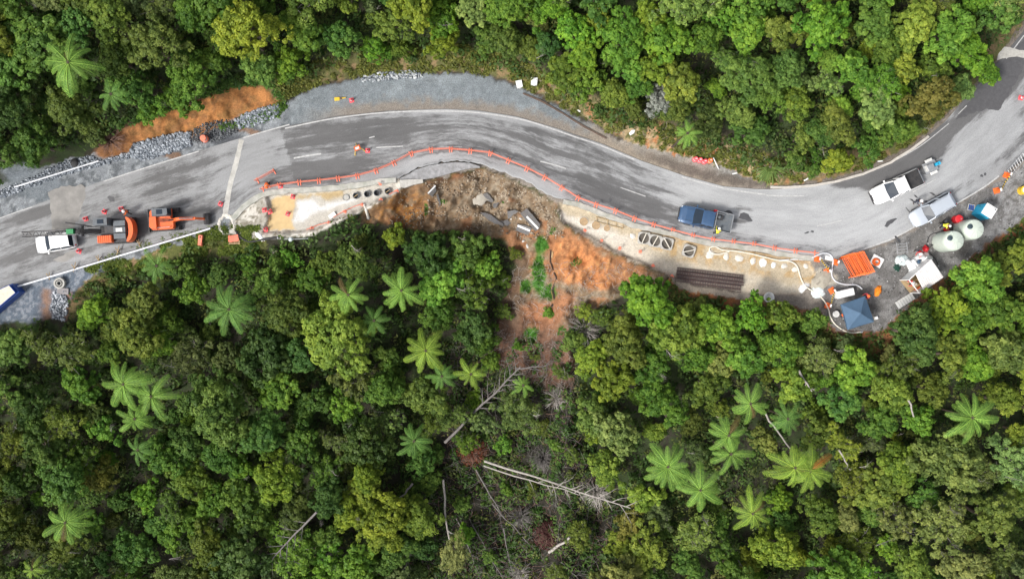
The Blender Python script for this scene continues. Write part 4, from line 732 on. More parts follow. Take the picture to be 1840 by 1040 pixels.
# the living tree that leans out over the clearing
t = log('leaning_tree', 'leaning tree with long pale bare trunk and yellow-green crown at the bottom edge', (795,862), (806,968), .13, .08, M['deadwood'], 20, 2.0, 6.0, 2, .8, 'tree')
p = G(814, 1000, 6.0); cr = mobj('crown', PROTO['loose'][1][0], t, p - Vector(t.location) - Vector((0, 0, 1.0))); cr.scale = (.62, .9, .6); cr.color = (.22, .24, .07, 1)
def twig_ball(name, label, x, y, r, mat, seed, dz=.4, n=130, leafc=None, flat=.6):
    rnd = random.Random(seed); p = G(x, y, 0); R = r / S; t = thing(name, label, 'dead shrub', p); mb = MB()
    for k in range(n):
        a = rnd.uniform(0, 6.28); e = rnd.uniform(.05, 1.3); d = Vector((math.cos(a) * math.cos(e), math.sin(a) * math.cos(e), math.sin(e) * flat)); l = R * rnd.uniform(.6, 1.1)
        m_ = d * l * .55 + Vector((rnd.uniform(-.15, .15), rnd.uniform(-.15, .15), .25 * R)); e_ = d * l + Vector((0, 0, .15)); mb.tube([Vector((0, 0, dz)), m_ + Vector((0, 0, dz)), e_ + Vector((0, 0, dz))], [.03, .02, .008], 3, False)
        for q in range(2): mb.tube([m_ + Vector((0, 0, dz)), m_.lerp(e_, .8) + Vector((rnd.uniform(-.3, .3), rnd.uniform(-.3, .3), rnd.uniform(0, .25) + dz))], [.014, .006], 3, False)
    mb.build('twigs', mat, t)
    if leafc:
        rg = np.random.default_rng(seed); nn = 1500; d = dirs(nn, rg, 0); P_ = d * R * rg.uniform(.5, 1.0, (nn, 1)) * np.array([1, 1, flat]) + np.array([0, 0, dz]); o = mobj('dead_leaves', leaf_cloud(P_, d + rg.normal(size=(nn, 3)) * .6, .14 * rg.uniform(.6, 1.3, nn), rg.uniform(.2, .8, nn), M['deadleaf'], 'dead_leaves'), t); o.color = leafc + (1,)
    return t
twig_ball('dead_shrub', 'rusty brown dead shrub at the butt of the long pale log', 850, 808, 34, M['browntwig'], 1, leafc=(.16, .055, .03))
twig_ball('dead_shrub', 'grey-mauve twiggy dead shrub above the long pale log', 976, 820, 32, M['greywood'], 2, n=170)
twig_ball('dead_shrub', 'dark maroon dead shrub in the lower clearing', 985, 958, 32, M['browntwig'], 3, leafc=(.07, .025, .025))
twig_ball('dead_shrub', 'tangle of bare pale twigs at the foot of the slip', 1000, 715, 30, M['deadwood'], 4, n=60)
twig_ball('dead_shrub', 'bare pale twig spray right of the slip foot', 1050, 590, 40, M['deadwood'], 5, n=80)
twig_ball('dead_shrub', 'pale bare twigs at the bottom edge of the clearing', 935, 1025, 26, M['deadwood'], 6, n=90)
twig_ball('dead_shrub', 'ashen twig clump at the middle of the clearing', 935, 925, 30, M['greywood'], 7, n=90)
twig_ball('dead_shrub', 'dry twig heap beside the clay cut', 205, 255, 34, M['browntwig'], 8, n=120)
twig_ball('dead_shrub', 'straw coloured spray by the branch end of the long pale log', 1070, 880, 36, M['deadwood'], 9, n=110)

# undergrowth, verge weeds, sticks: nobody could count these ------------
def undergrowth(name, label, pts, leaf, nleaf, rad, colr, seed, flat=.6):
    rg = np.random.default_rng(seed); n = len(pts); z = lookup(pts[:, 0], pts[:, 1]); f = (H - z) / H; C = np.stack([(pts[:, 0] - 920) / S * f, (520 - pts[:, 1]) / S * f, z], 1)
    d = dirs(n * nleaf, rg, 0); R = np.repeat(rad * rg.uniform(.5, 1.4, n), nleaf)[:, None]; P_ = np.repeat(C, nleaf, 0) + d * R * np.array([1, 1, flat]) * rg.uniform(.4, 1, (n * nleaf, 1))
    ti = np.clip(np.repeat(rg.uniform(.1, .9, n), nleaf) + rg.normal(size=n * nleaf) * .12, 0, 1)
    o = mobj(name, leaf_cloud(P_, d + np.array([0, 0, .4]) + rg.normal(size=d.shape) * .5, leaf * rg.uniform(.6, 1.4, n * nleaf), ti, M['leaf'], name, 2.0, rg)); o.color = colr + (1,); return tag(o, label, 'undergrowth', kind='stuff')
def scatter(n, test, seed, box=(-40, -40, 1880, 1080)):
    rg = np.random.default_rng(seed); x = rg.uniform(box[0], box[2], n); y = rg.uniform(box[1], box[3], n); k = test(x, y); return np.stack([x[k], y[k]], 1)
def in_forest(x, y): return ((((ip(YN, x) - y) > 25) | ((y - ip(YS, x)) > 10)) & (sdist(x, y, SLIP) < -4) & (sdist(x, y, CUT_N) < -4) & (sdist(x, y, YARD) < -4) & (sdist(x, y, YARD_L) < -4))
undergrowth('undergrowth', 'dim green undergrowth filling the gaps between forest crowns', scatter(6500, in_forest, 1), .20, 26, .85, (.06, .11, .024), 2, 1.5)
undergrowth('undergrowth', 'olive scrub spread through the forest gaps', scatter(3000, in_forest, 3), .16, 28, .9, (.10, .125, .03), 4, 1.8)
off_ = lambda x, y: in_forest(x, y) & ((x < -25) | (x > 1865) | (y < -25) | (y > 1065))
undergrowth('bush', 'rank bush continuing past the edges of the picture', scatter(5200, off_, 77, (-500, -420, 2340, 1460)), .42, 34, 2.0, (.08, .15, .026), 78, 1.6)
vg = lambda x, y: (((ip(YN, x) - y) > 3) & ((ip(YN, x) - y) < 50) & (x > 490) & (x < 1720)) & (fbm(x / 25, y / 25, 5) > .42 + .1 * ((x > 950) & (x < 1350)))
undergrowth('verge_weeds', 'olive weeds and rank grass along the upper verge', scatter(26000, vg, 5, (490, 0, 1720, 340)), .13, 16, .32, (.13, .145, .03), 6)
vs_ = lambda x, y: (((y - ip(YS, x)) > -22) & ((y - ip(YS, x)) < 30) & (x > 150) & (x < 470)) & (fbm(x / 20, y / 20, 6) > .45)
undergrowth('verge_weeds', 'green grass strip below the white pipe', scatter(9000, vs_, 7, (140, 400, 480, 540)), .08, 16, .26, (.14, .19, .032), 8)
vb = lambda x, y: (((y - ip(YS, x)) > 4) & ((y - ip(YS, x)) < 40) & (x > 1200) & (x < 1840)) & (fbm(x / 20, y / 20, 6) > .5)
undergrowth('verge_weeds', 'scrubby weeds below the piling platform', scatter(5000, vb, 9, (1200, 380, 1840, 640)), .14, 16, .35, (.10, .14, .03), 10)
def grs(x, y):
    m = np.zeros(x.shape, bool)
    for (a, b, rx_, ry_) in ((968,490,14,40),(973,440,13,18),(985,525,15,13),(945,515,12,13),(955,600,14,16),(1010,595,10,12),(1035,470,10,8),(995,415,9,8),(905,365,6,4),(800,362,6,5),(765,375,5,12)): m |= ((x - a) / rx_) ** 2 + ((y - b) / ry_) ** 2 < 1.5 - 1.7 * fbm(x / 6, y / 6, 4)
    return m
undergrowth('slip_grass', 'bright green grass tufts growing down the slip', scatter(9000, grs, 11, (740, 350, 1060, 620)), .055, 18, .2, (.075, .20, .024), 12)
cutg = lambda x, y: (np.abs(sdist(x, y, CUT_N) + 8) < 9) & (y < 230)
undergrowth('cut_grass', 'low green growth along the top rim of the clay cut', scatter(3000, cutg, 13, (150, 130, 520, 300)), .13, 16, .35, (.08, .16, .028), 14)
def sticks(name, label, pts, ln, r, mat, seed, dz=.25):
    rg = random.Random(seed); mb = MB(); z = lookup(pts[:, 0], pts[:, 1])
    for (x, y), zz in zip(pts, z):
        p = W(x, y, zz + rg.uniform(.05, dz)); a = rg.uniform(0, 6.28); l = ln * rg.uniform(.4, 1.3); d = Vector((math.cos(a), math.sin(a), rg.uniform(-.15, .25))); b = Vector((-d.y, d.x, 0)) * rg.uniform(-.2, .2) * l
        mb.tube([p - d * l / 2, p + b, p + d * l / 2], [r, r * .8, r * .3], 3, False)
    return tag(mb.build(name, mat), label, 'debris', kind='stuff')
DEADZ = [(800,620),(900,600),(1010,610),(1040,700),(1040,790),(1080,860),(1130,930),(1060,1060),(720,1060),(760,900),(800,790)]
und = lambda x, y: (sdist(x, y, DEADZ) > 0) & (fbm(x / 22, y / 22, 12) > .44)
undergrowth('undergrowth', 'scattered green regrowth through the dead clearing', scatter(800, und, 31, (700, 600, 1140, 1050)),   .17, 26, .6, (.07, .14, .025), 32, 1.2)
dz_ = lambda x, y: sdist(x, y, DEADZ) > 0
sticks('brushwood', 'grey brushwood strewn over the dead clearing', scatter(1700, dz_, 21, (700, 590, 1140, 1050)), 2.0, .017, M['greywood'], 22, 1.3)
sticks('brushwood', 'brown sticks strewn over the slip foot and dead clearing', scatter(1500, dz_, 23, (700, 590, 1140, 1050)), 1.2, .024, M['browntwig'], 24, 1.0)
sl2 = lambda x, y: (sdist(x, y, SLIP) > 0) & (y > 470)
sticks('brushwood', 'dry twigs on the clay of the slip', scatter(1500, sl2, 25, (880, 460, 1210, 720)), .9, .018, M['deadwood'], 26, .2)
up_ = lambda x, y: ((ip(YN, x) - y) > 6) & ((ip(YN, x) - y) < 48) & (x > 940) & (x < 1500)
sticks('brushwood', 'straw and cut twigs along the upper verge', scatter(1300, up_, 27, (940, 100, 1500, 330)), .7, .015, M['deadwood'], 28, .25)

# stones ------------------------------------------------------------
def rocks(name, label, test, n, size, box, seed, c0=(.13, .15, .175), c1=(.42, .45, .49), dz=.1):
    rg = np.random.default_rng(seed); pts = scatter(n, test, seed + 1, box); m = len(pts); z = lookup(pts[:, 0], pts[:, 1]) + dz * rg.uniform(-.3, 1, m); f = (H - z) / H
    C = np.stack([(pts[:, 0] - 920) / S * f, (520 - pts[:, 1]) / S * f, z], 1)
    g = (1 + 5 ** .5) / 2; iv = np.array([(-1,g,0),(1,g,0),(-1,-g,0),(1,-g,0),(0,-1,g),(0,1,g),(0,-1,-g),(0,1,-g),(g,0,-1),(g,0,1),(-g,0,-1),(-g,0,1)]) / 1.9
    fi = np.array([(0,11,5),(0,5,1),(0,1,7),(0,7,10),(0,10,11),(1,5,9),(5,11,4),(11,10,2),(10,7,6),(7,1,8),(3,9,4),(3,4,2),(3,2,6),(3,6,8),(3,8,9),(4,9,5),(2,4,11),(6,2,10),(8,6,7),(9,8,1)])
    V_ = iv[None] * rg.uniform(.6, 1.3, (m, 12, 1)) * rg.uniform(.6, 1.3, (m, 1, 3)) * (size * rg.uniform(.5, 1.5, (m, 1, 1)) * .5); co = (V_ + C[:, None]).reshape(-1, 3)
    me = fast_mesh(name, co, (fi[None] + 12 * np.arange(m)[:, None, None]).ravel(), 3, M['tint_stone']); w = np.repeat(rg.uniform(0, 1, m) ** 1.6, 12)[:, None]; c = np.array(c0) * (1 - w) + np.array(c1) * w
    a = me.color_attributes.new('col', 'FLOAT_COLOR', 'POINT'); a.data.foreach_set('color', np.concatenate([c, np.ones((len(c), 1))], 1).astype(np.float32).ravel()); return tag(mobj(name, me), label, 'stones', kind='stuff')
def inp(poly): return lambda x, y: sdist(x + (fbm(x / 8, y / 8, 3) - .5) * 8, y, poly) > 0
rocks('riprap', 'bank of blue-grey riprap stones below the clay cut', inp([(228,278),(240,258),(290,245),(340,236),(342,262),(300,276),(260,288)]), 4200, .27, (220, 225, 350, 295), 1)
rocks('riprap', 'small heap of riprap stones at the end of the lay-by', inp([(424,215),(440,204),(480,192),(500,186),(505,200),(490,212),(455,226),(430,232)]), 2900, .27, (415, 180, 512, 240), 2)
rocks('riprap', 'loose grey stones along the short upper pipe', inp([(-20,358),(0,342),(60,318),(110,292),(160,280),(185,287),(228,274),(232,285),(190,294),(120,314),(60,334),(0,358)]), 6500, .21, (-20, 260, 240, 365), 3)
rocks('riprap', 'stone-lined drain chute below the manhole ring', inp([(98,522),(116,524),(124,548),(116,576),(94,572),(92,548)]), 700, .2, (88, 518, 126, 578), 4, c1=(.6, .62, .66))
rocks('gravel_stones', 'dark gravel heap by the orange barrel', lambda x, y: ((x - 385) / 46) ** 2 + ((y - 236 + (385 - x) * -.2) / 19) ** 2 < 1, 1500, .16, (330, 210, 440, 262), 5, (.05, .055, .06), (.2, .21, .22))
rocks('rubble', 'loose rubble over the slip scarp', lambda x, y: (sdist(x, y, SLIP) > 3) & (y < 430) & (fbm(x / 18, y / 18, 8) > .47), 3800, .17, (700, 300, 1020, 430), 6, (.13, .09, .06), (.42, .36, .28), .05)
rocks('gravel_stones', 'stones at the lay-by edge', lambda x, y: (np.abs(ip(YN, x) - y + 2) < 7) & (x > 650) & (x < 760), 800, .25, (640, 120, 770, 150), 7, c1=(.6, .62, .62))
rocks('gravel_stones', 'scattered stones in the right-hand yard', inp(YARD), 1800, .13, (1460, 290, 1840, 600), 8, (.07, .07, .07), (.42, .42, .42), .04)

# ------------------------------------------------------------------ vehicles
def ring(x, hw, zb, zt, sh=.16):
    return [(x, -hw * .92, zb), (x, -hw, zb + (zt - zb) * .35), (x, -hw, zt - sh), (x, -hw * .93, zt - sh * .3), (x, -hw * .72, zt), (x, hw * .72, zt), (x, hw * .93, zt - sh * .3), (x, hw, zt - sh), (x, hw, zb + (zt - zb) * .35), (x, hw * .92, zb)]
def wheels(t, xs, y, r, w=.24):
    for x in xs:
        for sg in (-1, 1):
            o = bpy.data.objects.new('wheel', MB().tube([(0, -w / 2, 0), (0, w / 2, 0)], r * .6, 12).mesh('wheel', M['steel'])); link(o); o.parent = t; o.location = (x, sg * y, r)
            MB().tube([(0, -w / 2 - .01, 0), (0, -w / 2 + .03, 0), (0, w / 2 - .03, 0), (0, w / 2 + .01, 0)], [r * .92, r, r, r * .92], 16).build('tyre', M['black'], o)
def lights(t, xf, xr, y, zf, zr):
    for sg in (-1, 1):
        MB().box((xf, sg * y, zf), (.16, .30, .13), taper=.85).build('headlight', M['lamp_clear'], t); MB().box((xr, sg * y * 1.05, zr), (.08, .14, .22)).build('tail_light', M['lamp_red'], t)
def mirrors(t, x, y, z, mat):
    for sg in (-1, 1): MB().box((x, sg * (y + .12), z), (.14, .22, .16), taper=.8).build('wing_mirror', mat, t)
def cabin(t, paint, xb, xf, rb, rf, hwb, hwr, zb, zt, back=True):
    """greenhouse: roof shell + separate panes. xb/xf base ends, rb/rf roof ends"""
    def pt(x, y, z): return Vector((x, y, z))
    rings = [[(rb, -hwr, zt - .05), (rb, -hwr * .8, zt), (rb, hwr * .8, zt), (rb, hwr, zt - .05)], [((rb + rf) / 2, -hwr * 1.02, zt - .02), ((rb + rf) / 2, -hwr * .8, zt + .035), ((rb + rf) / 2, hwr * .8, zt + .035), ((rb + rf) / 2, hwr * 1.02, zt - .02)], [(rf, -hwr * .97, zt - .06), (rf, -hwr * .8, zt - .02), (rf, hwr * .8, zt - .02), (rf, hwr * .97, zt - .06)]]
    rings = [[(x, y, z - .06) for x, y, z in r[:1]] + r + [(r[-1][0], r[-1][1], r[-1][2] - .06)] for r in rings]
    MB().loft(rings).build('roof', paint, t, True)
    for sg in (-1, 1):
        for (x0, x1) in ((xf, rf), (xb, rb), ((xb + xf) / 2 - .1, (rb + rf) / 2 - .05)): MB().tube([(x0, sg * hwb, zb), (x1, sg * hwr, zt - .04)], .055, 5).build('pillar', paint, t)
    MB().sheet([pt(xf, -hwb + .05, zb), pt(xf + .06, 0, zb), pt(xf, hwb - .05, zb), pt(rf, hwr - .04, zt - .05), pt(rf, -hwr + .04, zt - .05)]).build('windscreen', M['glass'], t)
    if back: MB().sheet([pt(xb, -hwb + .05, zb), pt(xb, hwb - .05, zb), pt(rb, hwr - .04, zt - .05), pt(rb, -hwr + .04, zt - .05)]).build('rear_window', M['glass'], t)
    xm, rm = (xb + xf) / 2 - .1, (rb + rf) / 2 - .05
    for sg in (-1, 1):
        for (a0, a1, b0, b1) in ((xb, xm, rb, rm), (xm, xf, rm, rf)): MB().sheet([pt(a0 + .04, sg * hwb, zb), pt(a1 - .04, sg * hwb, zb), pt(b1 - .04, sg * hwr, zt - .06), pt(b0 + .04, sg * hwr, zt - .06)]).build('side_window', M['glass'], t)
def body(t, paint, st): return MB().loft([ring(*s) for s in st]).build('body', paint, t, True)
def ute(label, p, rz, paint, tray, cat='utility truck', cabx=0.0):
    t = thing('utility_truck', label, cat, p, rz)
    body(t, paint, [(-2.6, .84, .5, .95), (-2.5, .90, .42, 1.0), (-.75, .92, .35, 1.02), (.2, .92, .35, 1.06), (1.15, .92, .35, 1.10), (1.9, .90, .36, 1.08), (2.3, .86, .38, 1.00), (2.52, .76, .42, .90), (2.62, .62, .48, .78)])
    cabin(t, paint, -.85, 1.25, -.75, .45, .86, .72, 1.04, 1.76)
    MB().prism_y([(1.3, 1.10), (1.95, 1.10), (2.3, 1.02), (2.3, .98), (1.3, 1.05)], -.62, .62).build('bonnet', paint, t)
    lights(t, 2.46, -2.6, .66, .82, .8); mirrors(t, 1.05, .9, 1.12, paint); wheels(t, (-1.6, 1.6), .80, .37)
    MB().box((2.62, 0, .5), (.12, 1.3, .18)).build('bumper', M['dark'], t); MB().box((2.62, 0, .72), (.05, .7, .16)).build('grille', M['dark'], t)
    for k in range(5): MB().box((-.15, -.44 + .22 * k, 1.80), (.95, .03, .02)).build('roof_rib', paint, t)
    for s in (-1, 1):
        MB().box((1.62, s * .55, 1.107), (.75, .018, .012)).build('bonnet_seam', M['black'], t); MB().box((.2, s * .925, .78), (.02, .02, .5)).build('door_seam', M['black'], t); MB().tube([(1.2, s * .3, 1.10), (.95, s * .02, 1.31)], .014, 4).build('wiper', M['black'], t)
    if tray == 'cover': MB().box((-1.7, 0, 1.08), (1.62, 1.62, .09), taper=.95).build('tonneau_cover', M['black'], t)
    else:
        MB().box((-1.72, 0, 1.0), (1.75, 1.85, .06)).build('tray_deck', M['grey'], t)
        for sg in (-1, 1): MB().box((-1.72, sg * .93, 1.14), (1.80, .05, .26)).build('tray_side', M['steel'], t)
        MB().box((-2.62, 0, 1.14), (.05, 1.82, .26)).build('tail_gate', M['steel'], t)
        hb = MB(); [hb.tube([(-.9, s * .9, 1.0), (-.9, s * .9, 1.75)], .03) for s in (-1, 0, 1)]; hb.tube([(-.9, -.92, 1.75), (-.9, .92, 1.75)], .035); hb.tube([(-.9, -.92, 1.4), (-.9, .92, 1.4)], .025); hb.build('headboard', M['steel'], t)
    return t
def wagon(label, p, rz, paint, L=4.7):
    t = thing('car', label, 'car', p, rz); k = L / 4.7
    body(t, paint, [(-2.32 * k, .70, .45, .88), (-2.22 * k, .82, .38, .95), (-1.9 * k, .88, .3, .98), (0, .90, .3, 1.0), (.95 * k, .90, .3, 1.0), (1.6 * k, .87, .32, .95), (2.05 * k, .80, .35, .86), (2.28 * k, .66, .4, .74), (2.36 * k, .5, .45, .66)])
    cabin(t, paint, -2.1 * k, 1.05 * k, -1.85 * k, .35 * k, .82, .68, .96, 1.50)
    lights(t, 2.16 * k, -2.28 * k, .60, .74, .82); mirrors(t, .85 * k, .88, 1.02, paint); wheels(t, (-1.4 * k, 1.45 * k), .78, .33)
    [MB().tube([(-1.6 * k, s * .60, 1.57), (.1 * k, s * .60, 1.57)], .018).build('roof_rail', M['steel'], t) for s in (-1, 1)]; return t
ute('navy blue utility truck with grey open tray parked beside the barriers', B(1267, 393, 1.5), ang(1313, 403, 1222, 383), M['navy'], 'open')
ute('white utility truck with black tray cover towing a small trailer', B(1611, 336, 1.5), ang(1655, 318, 1570, 357), M['carwhite'], 'cover')
wagon('silver station wagon parked on the edge line above the water tanks', B(1675, 377, 1.3), ang(1713, 355, 1638, 397), M['silver'])
wagon('white car under the black drill mast at the far left', B(101, 435, 1.3), ang(135, 428, 68, 440), M['carwhite'], 4.0)
for o, c_ in ((B(1287, 388, 2.2), 0),):
    a = ang(1313, 403, 1222, 383)
    tb = thing('tool_box', 'red tool box riding in the tray of the navy truck', 'tool box', (o.x - .1, o.y + .35, 1.035), a); MB().box((0, 0, .14), (.35, .5, .28), taper=.95).build('case', M['red'], tb); MB().box((0, 0, .3), (.33, .48, .05), taper=.9).build('lid', M['red'], tb); MB().tube([(0, -.12, .32), (0, -.1, .38), (0, .1, .38), (0, .12, .32)], .02).build('handle', M['black'], tb)
    tb = thing('pump', 'dark engine pump riding in the tray of the navy truck', 'pump', (o.x + .35, o.y - .15, 1.035), a); MB().box((0, 0, .2), (.6, .5, .4), taper=.85).build('engine', M['dark'], tb); MB().lathe([(.16, 0), (.18, .1), (.1, .2)], (.1, 0, .4), 12).build('starter_cap', M['grey'], tb); MB().tube([(-.3, -.3, .1), (-.3, -.3, .5), (.3, -.3, .5), (.3, -.3, .1)], .025).build('frame', M['steel'], tb)
# trailer
t = thing('trailer', 'small flat trailer carrying gear behind the white truck', 'trailer', B(1669, 301, .8), ang(1655, 318, 1570, 357))
MB().box((-.1, 0, .5), (1.35, 1.1, .08)).build('deck', M['steel'], t); MB().tube([(.6, -.4, .48), (1.35, 0, .45), (.6, .4, .48)], .04).build('drawbar', M['dark'], t); wheels(t, (-.2,), .66, .28, .18)
for sg in (-1, 1): MB().prism_y([(-.6, .55), (-.5, .68), (.1, .68), (.2, .55)], sg * .66 - .13, sg * .66 + .13).build('mudguard', M['palegrey'], t)
b = thing('blue_drum', 'bright blue container at the tail of the small trailer', 'container', t.location + Vector((math.cos(t.rotation_euler.z + math.pi) * .8, math.sin(t.rotation_euler.z + math.pi) * .8, .54)), t.rotation_euler.z); MB().prism([(-.3, -.16), (.25, -.16), (.32, 0), (.25, .16), (-.3, .16)], 0, .3, .1).build('tub', M['loo'], b); MB().lathe([(.05, .3), (.05, .36)], (0, 0, 0), 8).build('cap', M['black'], b)
b = thing('equipment_case', 'pale equipment case on the small trailer deck', 'case', Vector(t.location) + Vector((0, 0, .54)), t.rotation_euler.z); MB().box((.05, 0, .2), (.75, .62, .4), taper=.94).build('case', M['palegrey'], b); MB().box((.05, 0, .42), (.72, .6, .04), taper=.9).build('lid', M['steel'], b)

# excavator and drill rig ---------------------------------------------
def track(t, y, L, w, h):
    pr = []
    for k in range(9): a = math.pi / 2 + math.pi * k / 8; pr.append((-L / 2 + h / 2 + math.cos(a) * h / 2, h / 2 + math.sin(a) * h / 2))
    for k in range(9): a = -math.pi / 2 + math.pi * k / 8; pr.append((L / 2 - h / 2 + math.cos(a) * h / 2, h / 2 + math.sin(a) * h / 2))
    o = MB().prism_y(pr, y - w / 2, y + w / 2).build('track', M['black'], t)
    mb = MB(); n = int(L / .16)
    for k in range(n): mb.box((-L / 2 + .2 + (L - .4) * k / (n - 1), y, h + .012), (.05, w * .98, .04))
    mb.build('track_shoes', M['dark'], o)
def digger_base(t, L, W_, hw=.45):
    for s in (-1, 1): track(t, s * (W_ / 2 - hw / 2), L, hw, .62)
    MB().box((0, 0, .45), (L * .55, W_ - hw, .3), taper=.85).build('undercarriage', M['dark'], t); MB().lathe([(.55, .55), (.55, .78)], n=20).build('slew_ring', M['dark'], t)
a = ang(270, 395, 375, 388); t = thing('excavator', 'orange excavator with its black bucket stretched toward the concrete pit', 'excavator', B(296, 394, 1.8), a)
digger_base(t, 2.8, 2.2)
MB().box((-1.75, 0, .35), (.10, 2.25, .45)).build('dozer_blade', M['dark'], t)
MB().prism([(-1.35, -.8), (-1.15, -1.02), (.9, -1.02), (1.0, -.8), (1.0, -.1), (.75, .1), (.75, 1.0), (-1.1, 1.02), (-1.35, .8)], .8, 1.35, .03).build('house', M['digger'], t)
MB().prism([(-1.3, -.75), (-1.05, -.95), (-.55, -.98), (-.55, .3), (-1.25, .3)], 1.35, 1.72, .08).build('engine_hood', M['digger'], t)
cb = MB().prism([(-.75, .22), (.75, .22), (.85, .35), (.85, .95), (-.75, 1.0)], 1.35, 2.45, .06).build('cab', M['grey'], t)
MB().box((.05, .6, 2.47), (.55, .45, .05)).build('roof_hatch', M['glass'], cb); MB().box((.855, .62, 1.95), (.03, .5, .7)).build('front_window', M['glass'], cb); MB().box((0, 1.0, 1.95), (1.1, .03, .6)).build('side_window', M['glass'], cb)
MB().prism_y([(.7, 1.2), (.9, 1.0), (2.0, 2.25), (3.3, 1.9), (3.35, 2.1), (2.0, 2.6), (1.6, 2.45)], -.35, -.08).build('boom', M['digger'], t)
MB().prism_y([(3.15, 2.15), (3.4, 2.15), (3.95, .75), (3.8, .65)], -.32, -.11).build('stick', M['digger'], t)
MB().tube([(1.0, -.21, 1.25), (2.1, -.21, 2.2)], .06).build('hydraulic_ram', M['steel'], t); MB().tube([(2.0, -.21, 2.65), (3.2, -.21, 2.25)], .055).build('hydraulic_ram', M['steel'], t)
bk = MB().prism_y([(3.75, .7), (4.0, .85), (4.25, .75), (4.35, .4), (4.2, .12), (3.75, .1), (3.7, .25), (4.1, .3), (4.15, .5), (3.95, .6)], -.75, .32).build('bucket', M['dark'], t)
tm = MB(); [tm.box((3.68, -.68 + .23 * k, .14), (.18, .07, .06)) for k in range(5)]; tm.build('teeth', M['steel'], bk)
MB().tube([(-1.2, -.85, 1.35), (-1.2, -.85, 1.6), (.7, -.85, 1.6), (.7, -.85, 1.35)], .025).build('handrail', M['steel'], t)
hz = MB(); [hz.tube([(-.3, -.25 + .12 * k, 1.38), (.2, -.3 + .12 * k, 1.65), (.9, -.25 + .05 * k, 1.6), (1.8, -.21, 2.5)], .03, 5) for k in range(3)]; hz.build('hydraulic_hose', M['black'], t)

a = ang(245, 411, 100, 419); t = thing('drill_rig', 'orange and grey piling rig with a black lattice mast reaching over the white car', 'drill rig', B(212, 414, 2.0), a)
digger_base(t, 3.2, 2.5, .5)
MB().prism([(-1.3, -1.2), (1.6, -1.2), (1.6, 1.2), (-1.3, 1.2)], .8, 1.4, .02).build('house', M['dark'], t)
arc = [(-1.15 - .72 * math.cos(q), 1.25 * math.sin(q)) for q in np.linspace(-math.pi / 2, math.pi / 2, 13)] + [(-1.2, 1.0), (-1.38, .6), (-1.42, 0), (-1.38, -.6), (-1.2, -1.0)]
MB().prism(arc, .85, 1.95, .03).build('counterweight', M['digger'], t)
for y0 in (-.62, 0, .62): MB().box((-.5, y0, 1.65), (1.25, .56, .5), taper=.92).build('engine_cover', M['grey'], t)
MB().box((-.5, .02, 1.94), (.7, .4, .06), taper=.9).build('grille', M['palegrey'], t)
fb = MB().box((1.0, .85, 1.65), (1.45, .72, .55), taper=.95).build('fuel_box', M['digger'], t); fs = MB(); [fs.box((.4 + .2 * k, .85, 1.95), (.06, .6, .04)) for k in range(7)]; fs.build('step_plate', M['digger'], fb)
cb = MB().prism([(.35, -1.2), (1.75, -1.2), (1.85, -1.0), (1.8, -.45), (.35, -.42)], 1.4, 2.55, .07).build('cab', M['grey'], t); MB().box((1.05, -.82, 2.57), (.6, .4, .05)).build('roof_window', M['glass'], cb); MB().box((1.82, -.8, 2.0), (.03, .45, .7)).build('front_window', M['glass'], cb)
MB().prism_y([(1.3, 1.3), (1.8, 1.2), (4.0, 2.1), (4.05, 2.5), (3.4, 2.6)], -.22, .22).build('boom', M['dark'], t)
mm = MB(); L0, L1 = 3.2, 8.7
for y0 in (-.28, .28):
    for z0 in (2.15, 2.6): mm.tube([(L0, y0, z0), (L1, y0 * .55, z0 + (.25 if z0 < 2.4 else 0))], .05, 5)
for k in range(16):
    x0, x1 = L0 + (L1 - L0) * k / 16, L0 + (L1 - L0) * (k + 1) / 16; s = 1 if k % 2 else -1
    mm.tube([(x0, s * .26, 2.6), (x1, -s * .24, 2.6)], .03, 4); mm.tube([(x0, -.26, 2.2), (x1, -.24, 2.58)], .03, 4); mm.tube([(x0, .26, 2.2), (x1, .24, 2.58)], .03, 4)
mm.build('lattice_mast', M['dark'], t)
MB().box((3.9, 0, 2.78), (.75, .5, .3), taper=.9).build('winch_box', pm('green_panel', (.02, .22, .07), .5), t); MB().tube([(3.0, -.5, 2.3), (3.0, .5, 2.3)], .22, 12).build('drill_head', M['dark'], t)
MB().tube([(2.2, -.45, 1.9), (4.6, -.95, 2.2)], .06).build('hydraulic_ram', M['dark'], t); MB().tube([(2.2, .3, 1.9), (3.2, .4, 2.5)], .05).build('hydraulic_ram', M['steel'], t)
hz = MB(); [hz.tube([(1.4, -.3 + .14 * k, 1.7), (2.2, -.4 + .2 * k, 2.4), (3.0, -.2 + .1 * k, 2.75), (3.8, .1, 2.6)], .035, 5) for k in range(5)]; hz.build('hydraulic_hose', M['black'], t)

